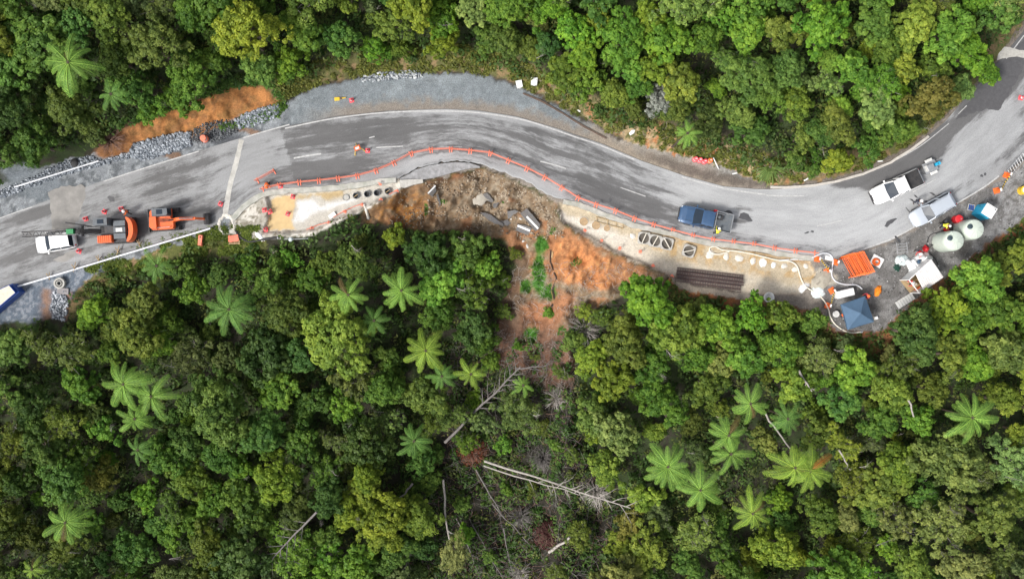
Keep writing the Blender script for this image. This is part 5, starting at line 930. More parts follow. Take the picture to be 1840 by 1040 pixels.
# ------------------------------------------------------------------ orange barriers
def barrier_proto():
    t = thing('road_barrier', '', 'barrier', (0, 0, 0)); L = 1.96
    for z, nm in ((1.0, 'top_rail'), (.56, 'middle_rail'), (.18, 'bottom_rail')): MB().box((L / 2, 0, z), (L, .028, .055)).build(nm, M['barrier'], t)
    for x in (.05, L - .05): MB().box((x, 0, .55), (.05, .045, .98)).build('post', M['barrier'], t)
    sl_ = MB(); [sl_.box((.2 + (L - .4) * k / 9, 0, .58), (.014, .014, .8)) for k in range(10)]; sl_.build('infill_bars', M['barrier'], t)
    for x in (.12, L - .12): MB().box((x, 0, .035), (.09, .62, .07), taper=.9).build('foot', M['barrier'], t)
    return t
BPRO = barrier_proto(); used = [False]
def barrier(p0, p1, label, group):
    o = BPRO if not used[0] else copy_tree(BPRO); used[0] = True
    A, C_ = B(*p0), B(*p1); A = Vector((A.x, A.y, max(A.z, 0))); d = C_ - A; o.location = (A.x, A.y, .004); o.rotation_euler = (0, 0, math.atan2(d.y, d.x)); s = math.hypot(d.x, d.y) / 1.96; o.scale = (s, 1, 1); o['label'] = label; o['group'] = group; return o
BL = [(471,341),(502,333),(538,328),(573,325),(607.5,321),(642,316.5),(675.5,307.5),(708,293.5),(739,276.5),(774.5,269.5),(810,268.5),(845,271.5),(881,275.5),(913.5,289),(947,303),(979,319),(1009.5,337.5),(1038.5,356),(1071,368),(1106,379),(1140,393),(1174.5,404),(1209,414),(1245,423.5),(1281.5,430.5),(1318,434.5),(1355,439),(1391.5,446),(1429.5,451),(1466,455)]
NTH = 'first second third fourth fifth sixth seventh eighth ninth tenth eleventh twelfth thirteenth fourteenth fifteenth sixteenth seventeenth eighteenth nineteenth twentieth'.split(); NTH += ['twenty-' + x for x in NTH[:9]]
for i in range(len(BL) - 1): barrier(BL[i], BL[i + 1], '%s coral barrier panel along the crash edge, counted from the excavator end' % NTH[i], 'barrier panels along the road edge')
barrier((461,326), (495,307), 'loose coral barrier panel standing alone on the road near the crouching worker', 'loose barrier panels')
for k in range(11):
    o = copy_tree(BPRO); p = B(1510 + 2.5 * k, 462 - .5 * k, .4); o.location = (p.x, p.y, p.z + .02 + .05 * k); o.rotation_euler = (math.radians(-38 + random.uniform(-5, 5)), 0, ang(1520, 460, 1543, 500) + random.uniform(-.05, .05)); o.scale = (1.2, 1, 1); o['group'] = 'stacked barrier panels in the yard'
    o['label'] = '%s orange panel of the leaning stack in the yard, counted from its outer side' % NTH[k]
    for ch in o.children: ch.data = ch.data.copy(); ch.data.materials[0] = M['orange']

# cones -----------------------------------------------------------------
def cone(label, x, y, mat, s=1.0, group='road cones', lean=0):
    t = thing('traffic_cone', label, 'traffic cone', B(x, y, .6), random.uniform(-.4, .4), group, s)
    MB().box((0, 0, .025), (.46, .46, .05), taper=.94).build('base', mat, t); b = MB().lathe([(.17, .05), (.15, .1), (.05, .72), (.035, .74)], n=14).build('cone_body', mat, t, True)
    MB().lathe([(.128, .24), (.095, .44)], n=14, cap=False).build('reflective_band', M['white'], b); return t
for lab, x, y in (('pink cone above the nose of the white car', 152, 393), ('pink cone up beside the drill rig mast, left one', 186, 380), ('pink cone next to the worker by the rig', 216, 375), ('pink cone below the white car', 140, 451), ('pink cone beside the concrete strip and pit', 395, 366),
    ('pink cone on the muddy pool edge, uppermost', 525, 353), ('left cone of the pair at the broken edge of the pool', 474, 377), ('right cone of the pair at the broken edge of the pool', 483.5, 380), ('pink cone standing in the muddy pool', 516, 384), ('pink cone at the lower corner of the muddy pool', 476, 412),
    ('pink cone on the centre line beside the road sign', 660, 270), ('pink cone with pale collar on the gravel lay-by', 631, 179.5), ('red cone on the dark asphalt at the right edge', 1837, 175), ('pink cone at the end of the barrier line by the worker', 503, 334)): cone(lab, x, y, M['cone'])
def stand(label, x, y, group='orange stands'):
    t = thing('safety_stand', label, 'safety stand', B(x, y, .6), random.uniform(-.6, .6), group); MB().prism([(-.3, -.3), (.3, -.3), (.3, .3), (-.3, .3)], 0, .1, .1).build('base', M['orange'], t); MB().box((0, 0, .5), (.1, .26, .85), taper=.8).build('post', M['orange'], t); MB().box((0, 0, .95), (.14, .3, .1)).build('head', M['white'], t); return t
SP = [(1470,465),(1488,487),(1503,471),(1496.5,522),(1489,549),(1811,314),(1793,342)]
for (x, y), l in zip(SP, ('orange stand at the hose bend by the platform end', 'orange stand beside the sand heap', 'orange stand touching the panel stack', 'orange stand by the white cabinet', 'orange stand nearest the white hose below the cabinet', 'upper orange stand by the road sign frame', 'lower orange stand right of the edge line end')): stand(l, x, y)
def tape(label, a, b):
    A, C_ = B(*a, .0) + Vector((0, 0, .85)), B(*b, .0) + Vector((0, 0, .85)); t = thing('warning_chain', label, 'chain', (A.x, A.y, A.z)); n = 13
    my, mk = MB(), MB()
    for k in range(n):
        def q(u): return (C_ - A) * u + Vector((0, 0, -.35 * 4 * u * (1 - u)))
        (my if k % 2 == 0 else mk).tube([q(k / n), q((k + 1) / n)], .055, 5)
    my.build('yellow_links', M['yellow'], t); mk.build('black_links', M['black'], t)
tape('black and yellow chain between stands beside the sand heap', SP[0], SP[1]); tape('black and yellow chain below the white cabinet stand', SP[3], SP[4]); tape('black and yellow chain between the two stands near the road sign frame', SP[5], SP[6])
for k, (x, y) in enumerate(((1250,286),(1258,287.5),(1266.5,290),(1276,288.5))):
    t = thing('crash_barrel', ['leftmost pink barrel in the row of four', 'second pink barrel from the left in the row of four', 'third pink barrel, lowest of the row of four', 'orange barrel at the white pole end of the row of four'][k], 'barrel', B(x, y, .8), 0, 'row of four barrels'); mt = M['cone'] if k < 3 else M['orange']
    MB().lathe([(.27, 0), (.27, .3), (.22, .34), (.22, .75), (.18, .8)], n=16).build('drum', mt, t, True); MB().lathe([(.226, .42), (.226, .6)], n=16, cap=False).build('reflective_band', M['white'], t); MB().box((0, 0, .83), (.2, .06, .06)).build('handle', M['white'], t)
t = thing('crash_barrel', 'big orange-red barrel standing on the dark gravel heap', 'barrel', B(367, 249, .8)); MB().lathe([(.36, 0), (.36, .35), (.31, .4), (.31, .8), (.27, .86)], n=18).build('drum', M['barrier'], t, True); MB().lathe([(.315, .5), (.315, .68)], n=18, cap=False).build('reflective_band', M['white'], t); MB().box((.05, 0, .88), (.24, .08, .06)).build('handle', M['barrier'], t)
def road_sign(label, x, y, rz, boardmat):
    t = thing('road_sign', label, 'road sign', B(x, y, .5), rz); MB().box((0, 0, .62), (.62, .05, .62), M=Matrix.Rotation(math.radians(55), 3, 'X')).build('board', boardmat, t); MB().box((0, -.03, .66), (.4, .05, .35), M=Matrix.Rotation(math.radians(55), 3, 'X')).build('panel', M['white'], t)
    for s in (-1, 1): MB().tube([(s * .2, .1, .55), (s * .55, -.5, .03)], .035, 5).build('leg', M['yellow'], t)
    MB().tube([(0, .2, .5), (0, .6, .03)], .035, 5).build('leg', M['yellow'], t); return t
road_sign('orange road sign on yellow legs standing on the centre line', 643, 267, .4, M['orange'])
t = thing('folded_stand', 'folded yellow sign stand lying on the gravel lay-by', 'sign stand', B(611, 178), .1); MB().tube([(-.55, -.15, .05), (.6, .08, .07)], .045, 5).build('leg', M['yellow'], t); MB().tube([(-.55, .15, .05), (.6, .02, .12)], .045, 5).build('leg', M['yellow'], t); MB().box((-.3, 0, .08), (.5, .34, .05)).build('bracket', M['yellow'], t); MB().box((.1, .03, .13), (.2, .2, .05)).build('hub', M['oldtimber'], t)
# orange oddments at the pit corner
t = thing('orange_pallet', 'orange plastic barriers piled on a pallet beside the concrete pit', 'pallet', B(421, 430, .2), .02)
for k in range(5): MB().box((0, -.42 + .21 * k, .12), (1.15, .12, .03)).build('slat', M['timber'], t)
for s in (-.45, 0, .45): MB().box((s, 0, .05), (.1, 1.0, .1)).build('bearer', M['timber'], t)
for k in range(3): MB().box((-.12 + .08 * k, .08, .18 + .07 * k), (.9, .62, .06), rz=.1 * k).build('barrier_board', M['barrier'], t)
t = thing('water_barrier', 'single orange water-filled barrier lying in the grass below the pipe', 'barrier', B(361, 432, .4), ang(359, 442, 361, 422)); MB().prism_y([(-.55, 0), (.55, 0), (.55, .12), (.5, .5), (-.5, .5), (-.55, .12)], -.18, .18).build('shell', M['barrier'], t); MB().lathe([(.07, .5), (.07, .55)], (.3, 0, 0), 10).build('filler_cap', M['black'], t)

# ------------------------------------------------------------------ pipes, drains, concrete
def pole_pipe(name, label, a, b, r, mat, za, zb, cat='pipe'):
    A, C_ = B(*a), B(*b); A.z += za; C_.z += zb; t = thing(name, label, cat, (A.x, A.y, A.z - za)); o = Vector(t.location)
    MB().tube([A - o, (A + C_) / 2 - o, C_ - o], r, 10).build('barrel', mat, t, True); n = int((C_ - A).length / 3)
    for k in range(1, n): p = A + (C_ - A) * k / n - o; d = (C_ - A).normalized() * .09; MB().tube([p - d, p + d], r * 1.18, 10).build('coupling', mat, t)
    return t
pole_pipe('drain_pipe', 'long pale pipe running along the lower road edge on timber stakes', (26,518), (381,411), .10, M['pipe'], .55, .55)
pole_pipe('drain_pipe', 'short pale pipe lying on the stones at the upper left', (29,337), (180,290), .085, M['pipe'], .35, .35)
for k, (x, y) in enumerate(((92,496),(137,480),(180,465),(215,450),(253,437))):
    t = thing('pipe_trestle', '%s timber trestle under the long pale pipe, counted from the blue box' % NTH[k], 'trestle', B(x, y), 0, 'trestles under the pipe'); s = random.uniform(-.3, .3)
    for q in (-1, 1): MB().box((q * .12, 0, .32), (.05, .06, 1.0), M=Matrix.Rotation(q * .5, 3, 'X')).build('stake', M['timber'], t)
    MB().box((0, 0, .40), (.06, .75 + .25 * (k % 2), .05), rz=s).build('crossbar', M['timber'], t)
t = thing('manhole_ring', 'round concrete manhole ring on the stone chute at lower left', 'manhole', B(108, 509, .4)); MB().lathe([(.36, .0), (.55, 0), (.55, .45), (.38, .45), (.36, .1)], n=24, cap=False).build('ring', M['concrete'], t, True); MB().lathe([(.0, .08), (.37, .08)], n=24, cap=False).build('silt', M['grey'], t); MB().lathe([(.2, .2), (.27, .2), (.27, .48), (.2, .48), (.2, .2)], n=18, cap=False).build('riser', M['concrete'], t, True)
t = thing('concrete_slab', 'flat grey square slab against the manhole ring', 'slab', B(114, 523), -.05); MB().box((0, 0, .10), (1.15, .62, .14), taper=.98).build('slab', pm('grey_slab', (.25, .235, .24), .85, bump=.3), t); MB().box((.3, 0, .185), (.16, .05, .03)).build('lifting_eye', M['dark'], t)
t = thing('drain_inlet', 'round black drain cover behind the short upper pipe', 'drain', B(134, 293, .3)); MB().lathe([(.42, 0), (.42, .22), (.3, .34), (.1, .38)], n=20).build('dome', M['black'], t, True); MB().lathe([(.5, 0), (.5, .08), (.42, .1)], n=20).build('flange', M['grey'], t)
t = thing('drain_sump', 'dark sump opening on the gravel heap right of the barrel', 'drain', B(402, 241)); MB().lathe([(.3, -.3), (.34, .05), (.45, .08), (.5, -.1)], n=18, cap=False).build('rim', M['grey'], t, True); MB().lathe([(.0, -.2), (.31, -.2)], n=18, cap=False).build('water', M['black'], t)
# broken concrete pit
t = thing('broken_pit', 'crumbling round concrete pit at the end of the long pale pipe', 'pit', B(407, 404)); rg = random.Random(3); rings = []
for (r, z) in ((.55, -.5), (.62, .02), (.80, .10), (.98, .06), (1.08, -.12)): rings.append([(r * (1 + rg.uniform(-.12, .12)) * math.cos(q) * .95, r * (1 + rg.uniform(-.12, .12)) * math.sin(q) * 1.1, z + rg.uniform(-.05, .05)) for q in np.linspace(0, 6.283, 23, endpoint=False)])
MB().loft(rings, False).build('collar', M['paleconc'], t); MB().lathe([(0, -.18), (.3, -.15), (.6, -.22)], n=20, cap=False).build('soil_plug', pm('wet_soil', (.17, .12, .09), .9, var=.4, scale=5, bump=.8), t); MB().lathe([(.2, -.14), (.26, -.06), (.34, -.06), (.36, -.15)], (.1, -.25, 0), 16, False).build('pipe_socket', M['dark'], t)
def heap(name, label, x, y, rx_, ry_, h, mat, cat, seed, group=None, part='mass', jag=.3):
    rg = random.Random(seed); t = thing(name, label, cat, B(x, y), rg.uniform(0, 3), group); rings = []; n = 18
    for q in (1.0, .82, .55, .25): rings.append([(rx_ * q * (1 + rg.uniform(-jag, jag) * .6) * math.cos(u), ry_ * q * (1 + rg.uniform(-jag, jag) * .6) * math.sin(u), (-.05 if q == 1 else h * (1 - q ** 2) * rg.uniform(.7, 1.2))) for u in np.linspace(0, 6.283, n, endpoint=False)])
    MB().loft(rings).build(part, mat, t, True); return t
# pile casings in the left excavation
for k, (x, y) in enumerate(((640,352),(660,349),(677.5,347),(697,344))):
    t = thing('pile_casing', '%s dark open pile casing in the left excavation, counted from the pale concrete plug' % NTH[k], 'pile casing', B(x, y, .2), 0, 'pile casings in the left excavation'); MB().lathe([(.26, -.1), (.31, -.1), (.32, .32), (.27, .32), (.26, .0)], n=22, cap=False).build('tube', M['grey'], t, True); MB().lathe([(0, .02), (.27, .02)], n=20, cap=False).build('soil_core', M['black'], t)
    if k == 0 or k == 3: MB().box((0, 0, .3), (.5, .05, .05), rz=.6).build('crossbar', M['timber'], t)
t = thing('pile_plug', 'flat round filled pile head left of the open casings', 'pile', B(622, 355)); MB().lathe([(.3, 0), (.3, .05), (.05, .07)], n=20).build('concrete_core', M['concrete'], t); MB().lathe([(.3, -.02), (.33, -.02), (.33, .09), (.3, .09)], n=20, cap=False).build('rim', M['grey'], t)
for k, (x, y) in enumerate(((1049,398),(1071,405),(1090.5,410))):
    t = thing('pile_plug', '%s brown round pile spot on the pale right platform, counted from the slip' % NTH[k], 'pile', B(x, y), 0, 'pile spots on the right platform'); MB().lathe([(.33 + .1 * (k < 2), 0), (.31 + .1 * (k < 2), .04), (.05, .05)], n=20).build('soil_core', pm('brown_slurry', (.36, .25, .14), .7, var=.25, scale=4), t); MB().lathe([(.33 + .1 * (k < 2), -.02), (.36 + .1 * (k < 2), -.02), (.36 + .1 * (k < 2), .05), (.33 + .1 * (k < 2), .05)], n=20, cap=False).build('rim', M['paleconc'], t)
# square frames with round casings
for k, (x, y, ba, q) in enumerate(((1157,428,1.25,.0),(1177,433,1.25,-.1),(1198,438,-.85,-.12),(1237.5,451,.55,-.25))):
    t = thing('casing_frame', '%s square steel frame round an open pile hole, counted from the slip side' % NTH[k], 'casing frame', B(x, y, .3), q - .1, 'casing frames on the right platform', 1.12); n = 24; Rr = .47
    cir = [(Rr * math.cos(2 * math.pi * j / n + .1), Rr * math.sin(2 * math.pi * j / n + .1)) for j in range(n)]; sq = []
    for cx_, cy_ in cir: m_ = max(abs(cx_), abs(cy_)); sq.append((cx_ / m_ * .54, cy_ / m_ * .54))
    MB().loft([[(a_, b_, .0) for a_, b_ in sq], [(a_, b_, .30) for a_, b_ in sq], [(a_, b_, .30) for a_, b_ in cir], [(a_, b_, -.1) for a_, b_ in cir]], False).build('frame', M['concrete'], t)
    MB().lathe([(0, .07), (.48, .07)], n=20, cap=False).build('soil_core', pm('grey_mud', (.10, .088, .072), .6, var=.3, scale=3, bump=.3), t); MB().box((0, 0, .33), (1.0, .07, .06), rz=ba).build('diagonal_bar', M['hose'], t)
for k, (x, y, r) in enumerate(((1276,457,.62),(1305,461,.45),(1328,464,.55),(1353,469,.46),(1371,472,.58),(1390,476,.40),(1409,478,.40),(1429,484,.42),(1448,478,.35),(1137,424,.42))):
    heap('concrete_heap', ('%s white concrete heap in the row on the right platform, counted from the casing frames' % NTH[k]) if k < 9 else 'small pale concrete heap on the slip side of the casing frames', x, y, r * .9, r * .7, .10, M['bag'] if k in (4, 5) else M['paleconc'], 'concrete heap', 60 + k, 'concrete heaps on the right platform' if k < 9 else None)
heap('sand_heap', 'low buff sand heap at the end of the work platform', 1477, 503, 1.4, .8, .35, pm('sand', (.36, .33, .27), .9, var=.15, bump=.5), 'sand', 80)
def rope(name, label, pts, r, mat, cat, dz=.06, part='hose'):
    P = [B(x, y) + Vector((0, 0, dz)) for x, y in pts]; t = thing(name, label, cat, (P[0].x, P[0].y, P[0].z - dz)); o = Vector(t.location); Q_ = []
    for i in range(len(P) - 1):
        for k in range(6):
            u = k / 6; p0 = P[max(i - 1, 0)]; p1, p2 = P[i], P[i + 1]; p3 = P[min(i + 2, len(P) - 1)]; Q_.append(0.5 * ((2 * p1) + (p2 - p0) * u + (2 * p0 - 5 * p1 + 4 * p2 - p3) * u * u + (3 * p1 - p0 - 3 * p2 + p3) * u ** 3) - o)
    Q_.append(P[-1] - o); MB().tube(Q_, r, 7).build(part, mat, t, True); MB().tube([Q_[-2], Q_[-1], Q_[-1] + (Q_[-1] - Q_[-2]) * .5], r * 1.5, 8).build('coupling', M['steel'], t); return t
rope('hose', 'cream hose looping along the right work platform', [(1310,452),(1290,457),(1277,453),(1275,446),(1284,443),(1298,449),(1320,451),(1345,455),(1370,461),(1395,467),(1420,470),(1432,479),(1438,498),(1445,512),(1455,520),(1468,528),(1480,540),(1488,555),(1492,570),(1503,585),(1525,597),(1548,596)], .07, M['hose'], 'hose', .1)
rope('hose', 'white hose arching from the platform end past the panel stack', [(1400,468),(1425,466),(1450,466),(1465,460),(1478,455),(1490,457),(1496,466),(1495,480),(1494,495),(1502,506),(1518,511),(1538,512),(1548,519)], .065, M['pipe'], 'hose', .12)
rope('hose', 'black hose curling from the red pump round the lower tank', [(1708,412),(1690,417),(1672,422),(1666,435),(1668,450),(1680,465),(1686,478)], .04, M['black'], 'hose', .05)
rope('hose', 'black drainage hose bent behind the concrete pit', [(424,414),(430,424),(440,431),(452,434),(470,431),(490,428),(500,427)], .11, M['black'], 'hose', .12)
heap('slurry_bag', 'white slurry bag at the lower end of the work platform', 1446, 518, .75, .5, .3, M['bag'], 'bag', 90); heap('slurry_bag', 'larger crumpled white sheet pile beside the hose', 1470, 524, .8, .7, .25, M['tarp'], 'bag', 91)
t = thing('formwork', 'timber formwork rails lying along the kerb near the hose', 'formwork', B(1388, 462), ang(1335, 452, 1440, 470))
for (x0, y0, x1, y1) in ((-2.9, .1, 2.9, .25), (-2.9, .35, 2.6, .45)): MB().tube([(x0, y0, .3), (x1, y1, .3)], .04, 4).build('rail', M['timber'], t)
for x0 in (-2.8, -1.7, .2, 1.6, 2.5): MB().box((x0, .25, .28), (.05, .55, .06), rz=.2).build('crosspiece', M['timber'], t)
t = thing('formwork', 'timber formwork strip along the kerb left of the casing frames', 'formwork', B(1095, 400), ang(1068, 391, 1122, 405))
for y0 in (-.25, .2): MB().tube([(-1.5, y0, .12), (1.5, y0, .12)], .035, 4).build('rail', M['timber'], t)
for x0 in (-1.3, -.2, .7, 1.4): MB().box((x0, 0, .12), (.05, .5, .05), rz=.15).build('crosspiece', M['timber'], t)
# rebar cages
ra = ang(1214, 494, 1334, 508)
for k in range(8):
    lay = 0 if k < 5 else 1; off = (k - 2) * .36 if lay == 0 else (k - 6) * .36 + .18 - .18
    c0 = B(1273, 503); n_ = Vector((-math.sin(ra), math.cos(ra), 0)); u_ = Vector((math.cos(ra), math.sin(ra), 0)); p = c0 + n_ * (-off) + u_ * random.uniform(-.15, .15)
    t = thing('rebar_cage', ('%s rusty rebar cage of the bottom row beside the trees, counted from the road side' % NTH[k]) if lay == 0 else ('%s rusty rebar cage lying on top of the stack, counted from the road side' % NTH[k - 5]), 'rebar cage', (p.x, p.y, c0.z + .02 + lay * .32), ra, 'stacked rebar cages'); mb = MB(); hp = MB(); R_ = .155
    for q in range(6): a_ = q * 1.047 + .2; mb.tube([(-3.35, R_ * math.cos(a_), R_ + R_ * math.sin(a_)), (3.35, R_ * math.cos(a_), R_ + R_ * math.sin(a_))], .022, 4)
    for q in range(27): x0 = -3.25 + .25 * q; hp.tube([(x0, (R_ + .02) * math.cos(u), R_ + (R_ + .02) * math.sin(u)) for u in np.linspace(0, 6.283, 9)], .014, 3, False)
    mb.build('long_bars', M['rust'], t); hp.build('hoops', M['dark'], t)
t = thing('white_dish', 'white ring-shaped bag half hidden by bushes under the work platform', 'bag', B(1382, 534, .4)); MB().lathe([(.30, .1), (.38, .3), (.5, .35), (.55, .15), (.5, 0)], n=20, cap=False).build('rim', M['bag'], t, True); MB().lathe([(0, .12), (.35, .12)], n=18, cap=False).build('floor', M['palegrey'], t)
# small stakes with coral tape round the work areas
for k, (x, y) in enumerate(((683,330),(713,343),(684,358.5),(650.5,367.5),(619.5,380),(591,400),(560,410),(1051,414),(1081,432.5),(1114,446),(1151,452),(1174,477),(1208,496))):
    t = thing('marker_stake', '%s coral marker stake round the %s' % ((NTH[k], 'left excavation') if k < 7 else (NTH[k - 7], 'right work platform, counted from the slip')), 'marker stake', B(x, y, .5), random.uniform(0, 3), 'coral marker stakes'); MB().tube([(0, 0, -.1), (.03, .02, .75)], .035, 6).build('stake', M['barrier'], t); MB().box((0, 0, .62), (.34, .05, .16)).build('flag', M['barrier'], t); MB().box((0, 0, .03), (.28, .28, .06)).build('foot', M['barrier'], t)
def netting(label, pts):
    P = [B(x, y) + Vector((0, 0, .45)) for x, y in pts]; t = thing('barrier_netting', label, 'netting', (P[0].x, P[0].y, P[0].z - .45)); o = Vector(t.location)
    for dz, nm in ((.15, 'top_cord'), (-.2, 'bottom_cord')): MB().tube([p - o + Vector((0, 0, dz)) for p in P], .016, 4).build(nm, M['barrier'], t)
    mb = MB()
    for i in range(len(P) - 1):
        for k in range(8): q = P[i].lerp(P[i + 1], k / 8) - o; q2 = P[i].lerp(P[i + 1], (k + 1) / 8) - o; mb.tube([q + Vector((0, 0, -.2)), q2 + Vector((0, 0, .15))], .008, 3)
    mb.build('mesh', M['barrier'], t)
netting('coral netting sagging along the lower edge of the left excavation', [(552,413),(560,410),(575,404),(591,400)]); netting('coral netting from the white board to the upper excavation stake', [(600,391),(619.5,380),(637,372),(650.5,367.5)]); netting('coral netting at the corner of the left excavation', [(700,350),(713,343)])
t = thing('white_board', 'white board leaning at the edge of the left excavation', 'board', B(597, 387, .3), ang(590, 392, 603, 383)); MB().box((0, 0, .22), (.75, .42, .05), M=Matrix.Rotation(.4, 3, 'X')).build('sheet', M['white'], t); MB().box((0, .15, .1), (.05, .05, .3)).build('prop', M['timber'], t)

# ------------------------------------------------------------------ asphalt wreckage in the slip
def slab(label, poly, line=None, mat='asphalt', th=.2, lift=.3, cat='asphalt slab'):
    C0 = np.mean(np.array(poly), 0); P = []; px_ = [700 + x / 4.728 for x, _ in poly]; py_ = [240 + y / 4.728 for _, y in poly]; cx_, cy_ = np.mean(px_), np.mean(py_)
    A = np.array([[x - cx_, y - cy_, 1] for x, y in zip(px_, py_)]); zz = lookup(np.array(px_), np.array(py_)); cf = np.linalg.lstsq(A, zz, rcond=None)[0]; zpl = A @ cf + lift
    base = B(cx_, cy_); t = thing('asphalt_slab' if mat == 'asphalt' else 'concrete_block', label, cat, base); top_ = [W(x, y, z) - base for x, y, z in zip(px_, py_, zpl)]; bot_ = [p - Vector((0, 0, th)) for p in top_]; n = len(poly)
    MB().add(bot_ + top_, [tuple(range(n - 1, -1, -1)), tuple(range(n, 2 * n))] + [(i, (i + 1) % n, n + (i + 1) % n, n + i) for i in range(n)]).build('slab', M[mat], t)
    if line:
        (x0, y0), (x1, y1), w = line; ax, ay, bx, by = 700 + x0 / 4.728, 240 + y0 / 4.728, 700 + x1 / 4.728, 240 + y1 / 4.728
        def zz_(x, y): return float(np.array([x - cx_, y - cy_, 1]) @ cf) + lift + .012
        d = Vector((bx - ax, by - ay, 0)).normalized(); nn = Vector((-d.y, d.x, 0)) * w * S / 2; q = [(ax + nn.x, ay + nn.y), (bx + nn.x, by + nn.y), (bx - nn.x, by - nn.y), (ax - nn.x, ay - nn.y)]; MB().sheet([W(x, y, zz_(x, y)) - base for x, y in q]).build('painted_line', M['white'], t)
    return t
slab('large tilted asphalt slab with a white painted line in the slip', [(1110,680),(1165,635),(1215,690),(1280,770),(1270,810),(1240,830),(1180,760)], ((1165,705),(1262,808),.19), lift=.55)
slab('second asphalt slab with a white line, below the largest one', [(1085,768),(1150,780),(1208,800),(1192,842),(1165,860),(1075,825)], ((1088,782),(1192,826),.19), lift=.3)
slab('dark curved asphalt fragment left of the lined slabs', [(770,672),(810,672),(862,690),(926,742),(972,772),(900,768),(840,735)], lift=.3)
slab('grey asphalt fragment touching the largest lined slab', [(1000,662),(1062,648),(1095,662),(1030,715),(1005,725)], ((1028,730),(1080,716),.12), lift=.35)
slab('dark asphalt shard high in the slip middle', [(790,512),(830,503),(886,572),(868,588),(830,570)], lift=.3); slab('small grey asphalt shard beside the middle shard', [(878,598),(930,585),(905,628),(882,632)], lift=.25)
slab('asphalt chunk with a white line stranded at the left of the slip', [(320,505),(388,440),(398,488),(360,535)], ((326,510),(390,442),.15), lift=.4)
slab('broken dark chunks under the lined slabs', [(965,742),(1000,730),(1030,760),(1000,785),(970,775)], lift=.2)
slab('lower left dark asphalt scrap in the slip', [(905,750),(960,740),(972,790),(930,775)], lift=.2); slab('narrow standing shard below the stranded chunk', [(395,520),(412,515),(438,600),(425,612)], lift=.3)
slab('pale grey concrete block at the top left corner of the slip', [(85,395),(200,388),(282,390),(285,418),(200,435),(125,462),(88,450)], None, 'concrete', .5, .42, 'concrete block')
heap('concrete_spill', 'pale grey concrete spill running down the upper slip', 865, 352, .8, 1.2, .2, pm('grey_spill', (.36, .33, .28), .9, var=.2, bump=.5), 'spill', 95)
for k, (x, y, r) in enumerate(((941,433,.2),(948,442,.25),(864,367,.25),(936,393,.18))): heap('white_stone', ['pale stone below the second lined slab', 'larger pale stone below the second lined slab', 'pale stone beside the middle shard', 'pale stone on the left of the largest lined slab'][k], x, y, r, r * .7, r, M['palegrey'], 'stone', 100 + k)
rope('drain_slump', 'grey grout run spilling from the left excavation lip', [(655,368),(658,378),(662,392)], .14, M['paleconc'], 'grout run', .02, 'run')
t = pole_pipe('timber_post', 'short pale timber lying at the head of the ground crack in the slip', (993,452), (992,462), .1, M['timber'], .1, .1, 'timber')
# ground crack down the clay: open fissure lips
t = thing('ground_fissure', 'dark open fissure running down the clay beside the green grass', 'fissure', G(992, 450)); o = Vector(t.location); L_, R__ = [], []
for (x, y) in ((990,448),(989,470),(994,485),(1000,500),(993,520),(996,535),(992,550)): wv = random.uniform(.8, 2.2); L_.append(G(x - wv, y, .03) - o); R__.append(G(x + wv, y, .03) - o)
MB().add(L_ + R__, [(i, i + 1, i + 1 + len(L_), i + len(L_)) for i in range(len(L_) - 1)]).build('void', pm('fissure_shadowed_soil', (.035, .022, .016), .95), t); MB().tube([p + Vector((-.05, 0, .03)) for p in L_], .04, 5).build('lip', pm('grey_brown_soil', (.30, .17, .10), .95, bump=.6), t)

# ------------------------------------------------------------------ the yard
def tank(label, x, y, h=2.8, r=1.0):
    p = W(x, y, 0); t = thing('water_tank', label, 'water tank', (p.x, p.y, gz(x, y)), .3, 'pale green water tanks'); prof = [(r * .97, 0), (r, .06)]
    for k in range(9): z = .2 + (h - .5) * k / 9; prof += [(r, z), (r * 1.012, z + .05), (r, z + .1)]
    MB().lathe(prof + [(r, h - .28), (r * .97, h - .12), (r * .9, h)], n=40).build('shell', M['tank'], t, True)
    b = MB().lathe([(r * .9, h + .002), (r * .6, h + .13), (r * .2, h + .22), (.02, h + .23)], n=40).build('dome', M['tank'], t, True); mb = MB()
    for k in range(8): q = k * math.pi / 4; mb.tube([(.2 * math.cos(q), .2 * math.sin(q), h + .225), (r * .6 * math.cos(q), r * .6 * math.sin(q), h + .14), (r * .9 * math.cos(q), r * .9 * math.sin(q), h + .02)], .035, 5)
    mb.build('rib', M['tank'], b); l = MB().lathe([(.24, h + .1), (.24, h + .26), (.2, h + .29)], (-.42, .38, 0), 18).build('hatch_lid', pm('dark_hatch', (.035, .06, .075), .6), t, True); MB().box((-.42, .38, h + .3), (.2, .04, .03)).build('handle', M['black'], l); MB().tube([(-r, 0, .3), (-r - .25, 0, .3)], .06, 8).build('outlet', M['black'], t); return t
tank('lower pale green water tank, nearer the white shed', 1692, 435); tank('upper pale green water tank, nearer the blue toilet', 1727, 415)
a = math.radians(-32); p = W(1759, 382, 0); t = thing('portable_toilet', 'bright blue portable toilet with white roof beside the upper tank', 'portable toilet', (p.x, p.y, gz(1759, 382)), a)
MB().box((0, 0, 1.05), (1.12, 1.12, 2.05), taper=.97).build('cabin', M['loo'], t); rf = MB().box((0, 0, 2.14), (1.18, 1.18, .10), taper=.96).build('roof', M['white'], t); MB().prism([(-.5, -.5), (.5, -.5), (.5, .5), (-.5, .5)], 2.19, 2.30, .25).build('roof_dome', M['white'], rf); MB().lathe([(.05, 2.2), (.05, 2.42)], (.35, .3, 0), 10).build('vent_pipe', M['grey'], rf)
d = MB().box((-.57, 0, 1.0), (.04, .78, 1.85)).build('door', M['loo'], t); MB().box((-.6, .28, 1.0), (.04, .06, .16)).build('handle', M['black'], d)
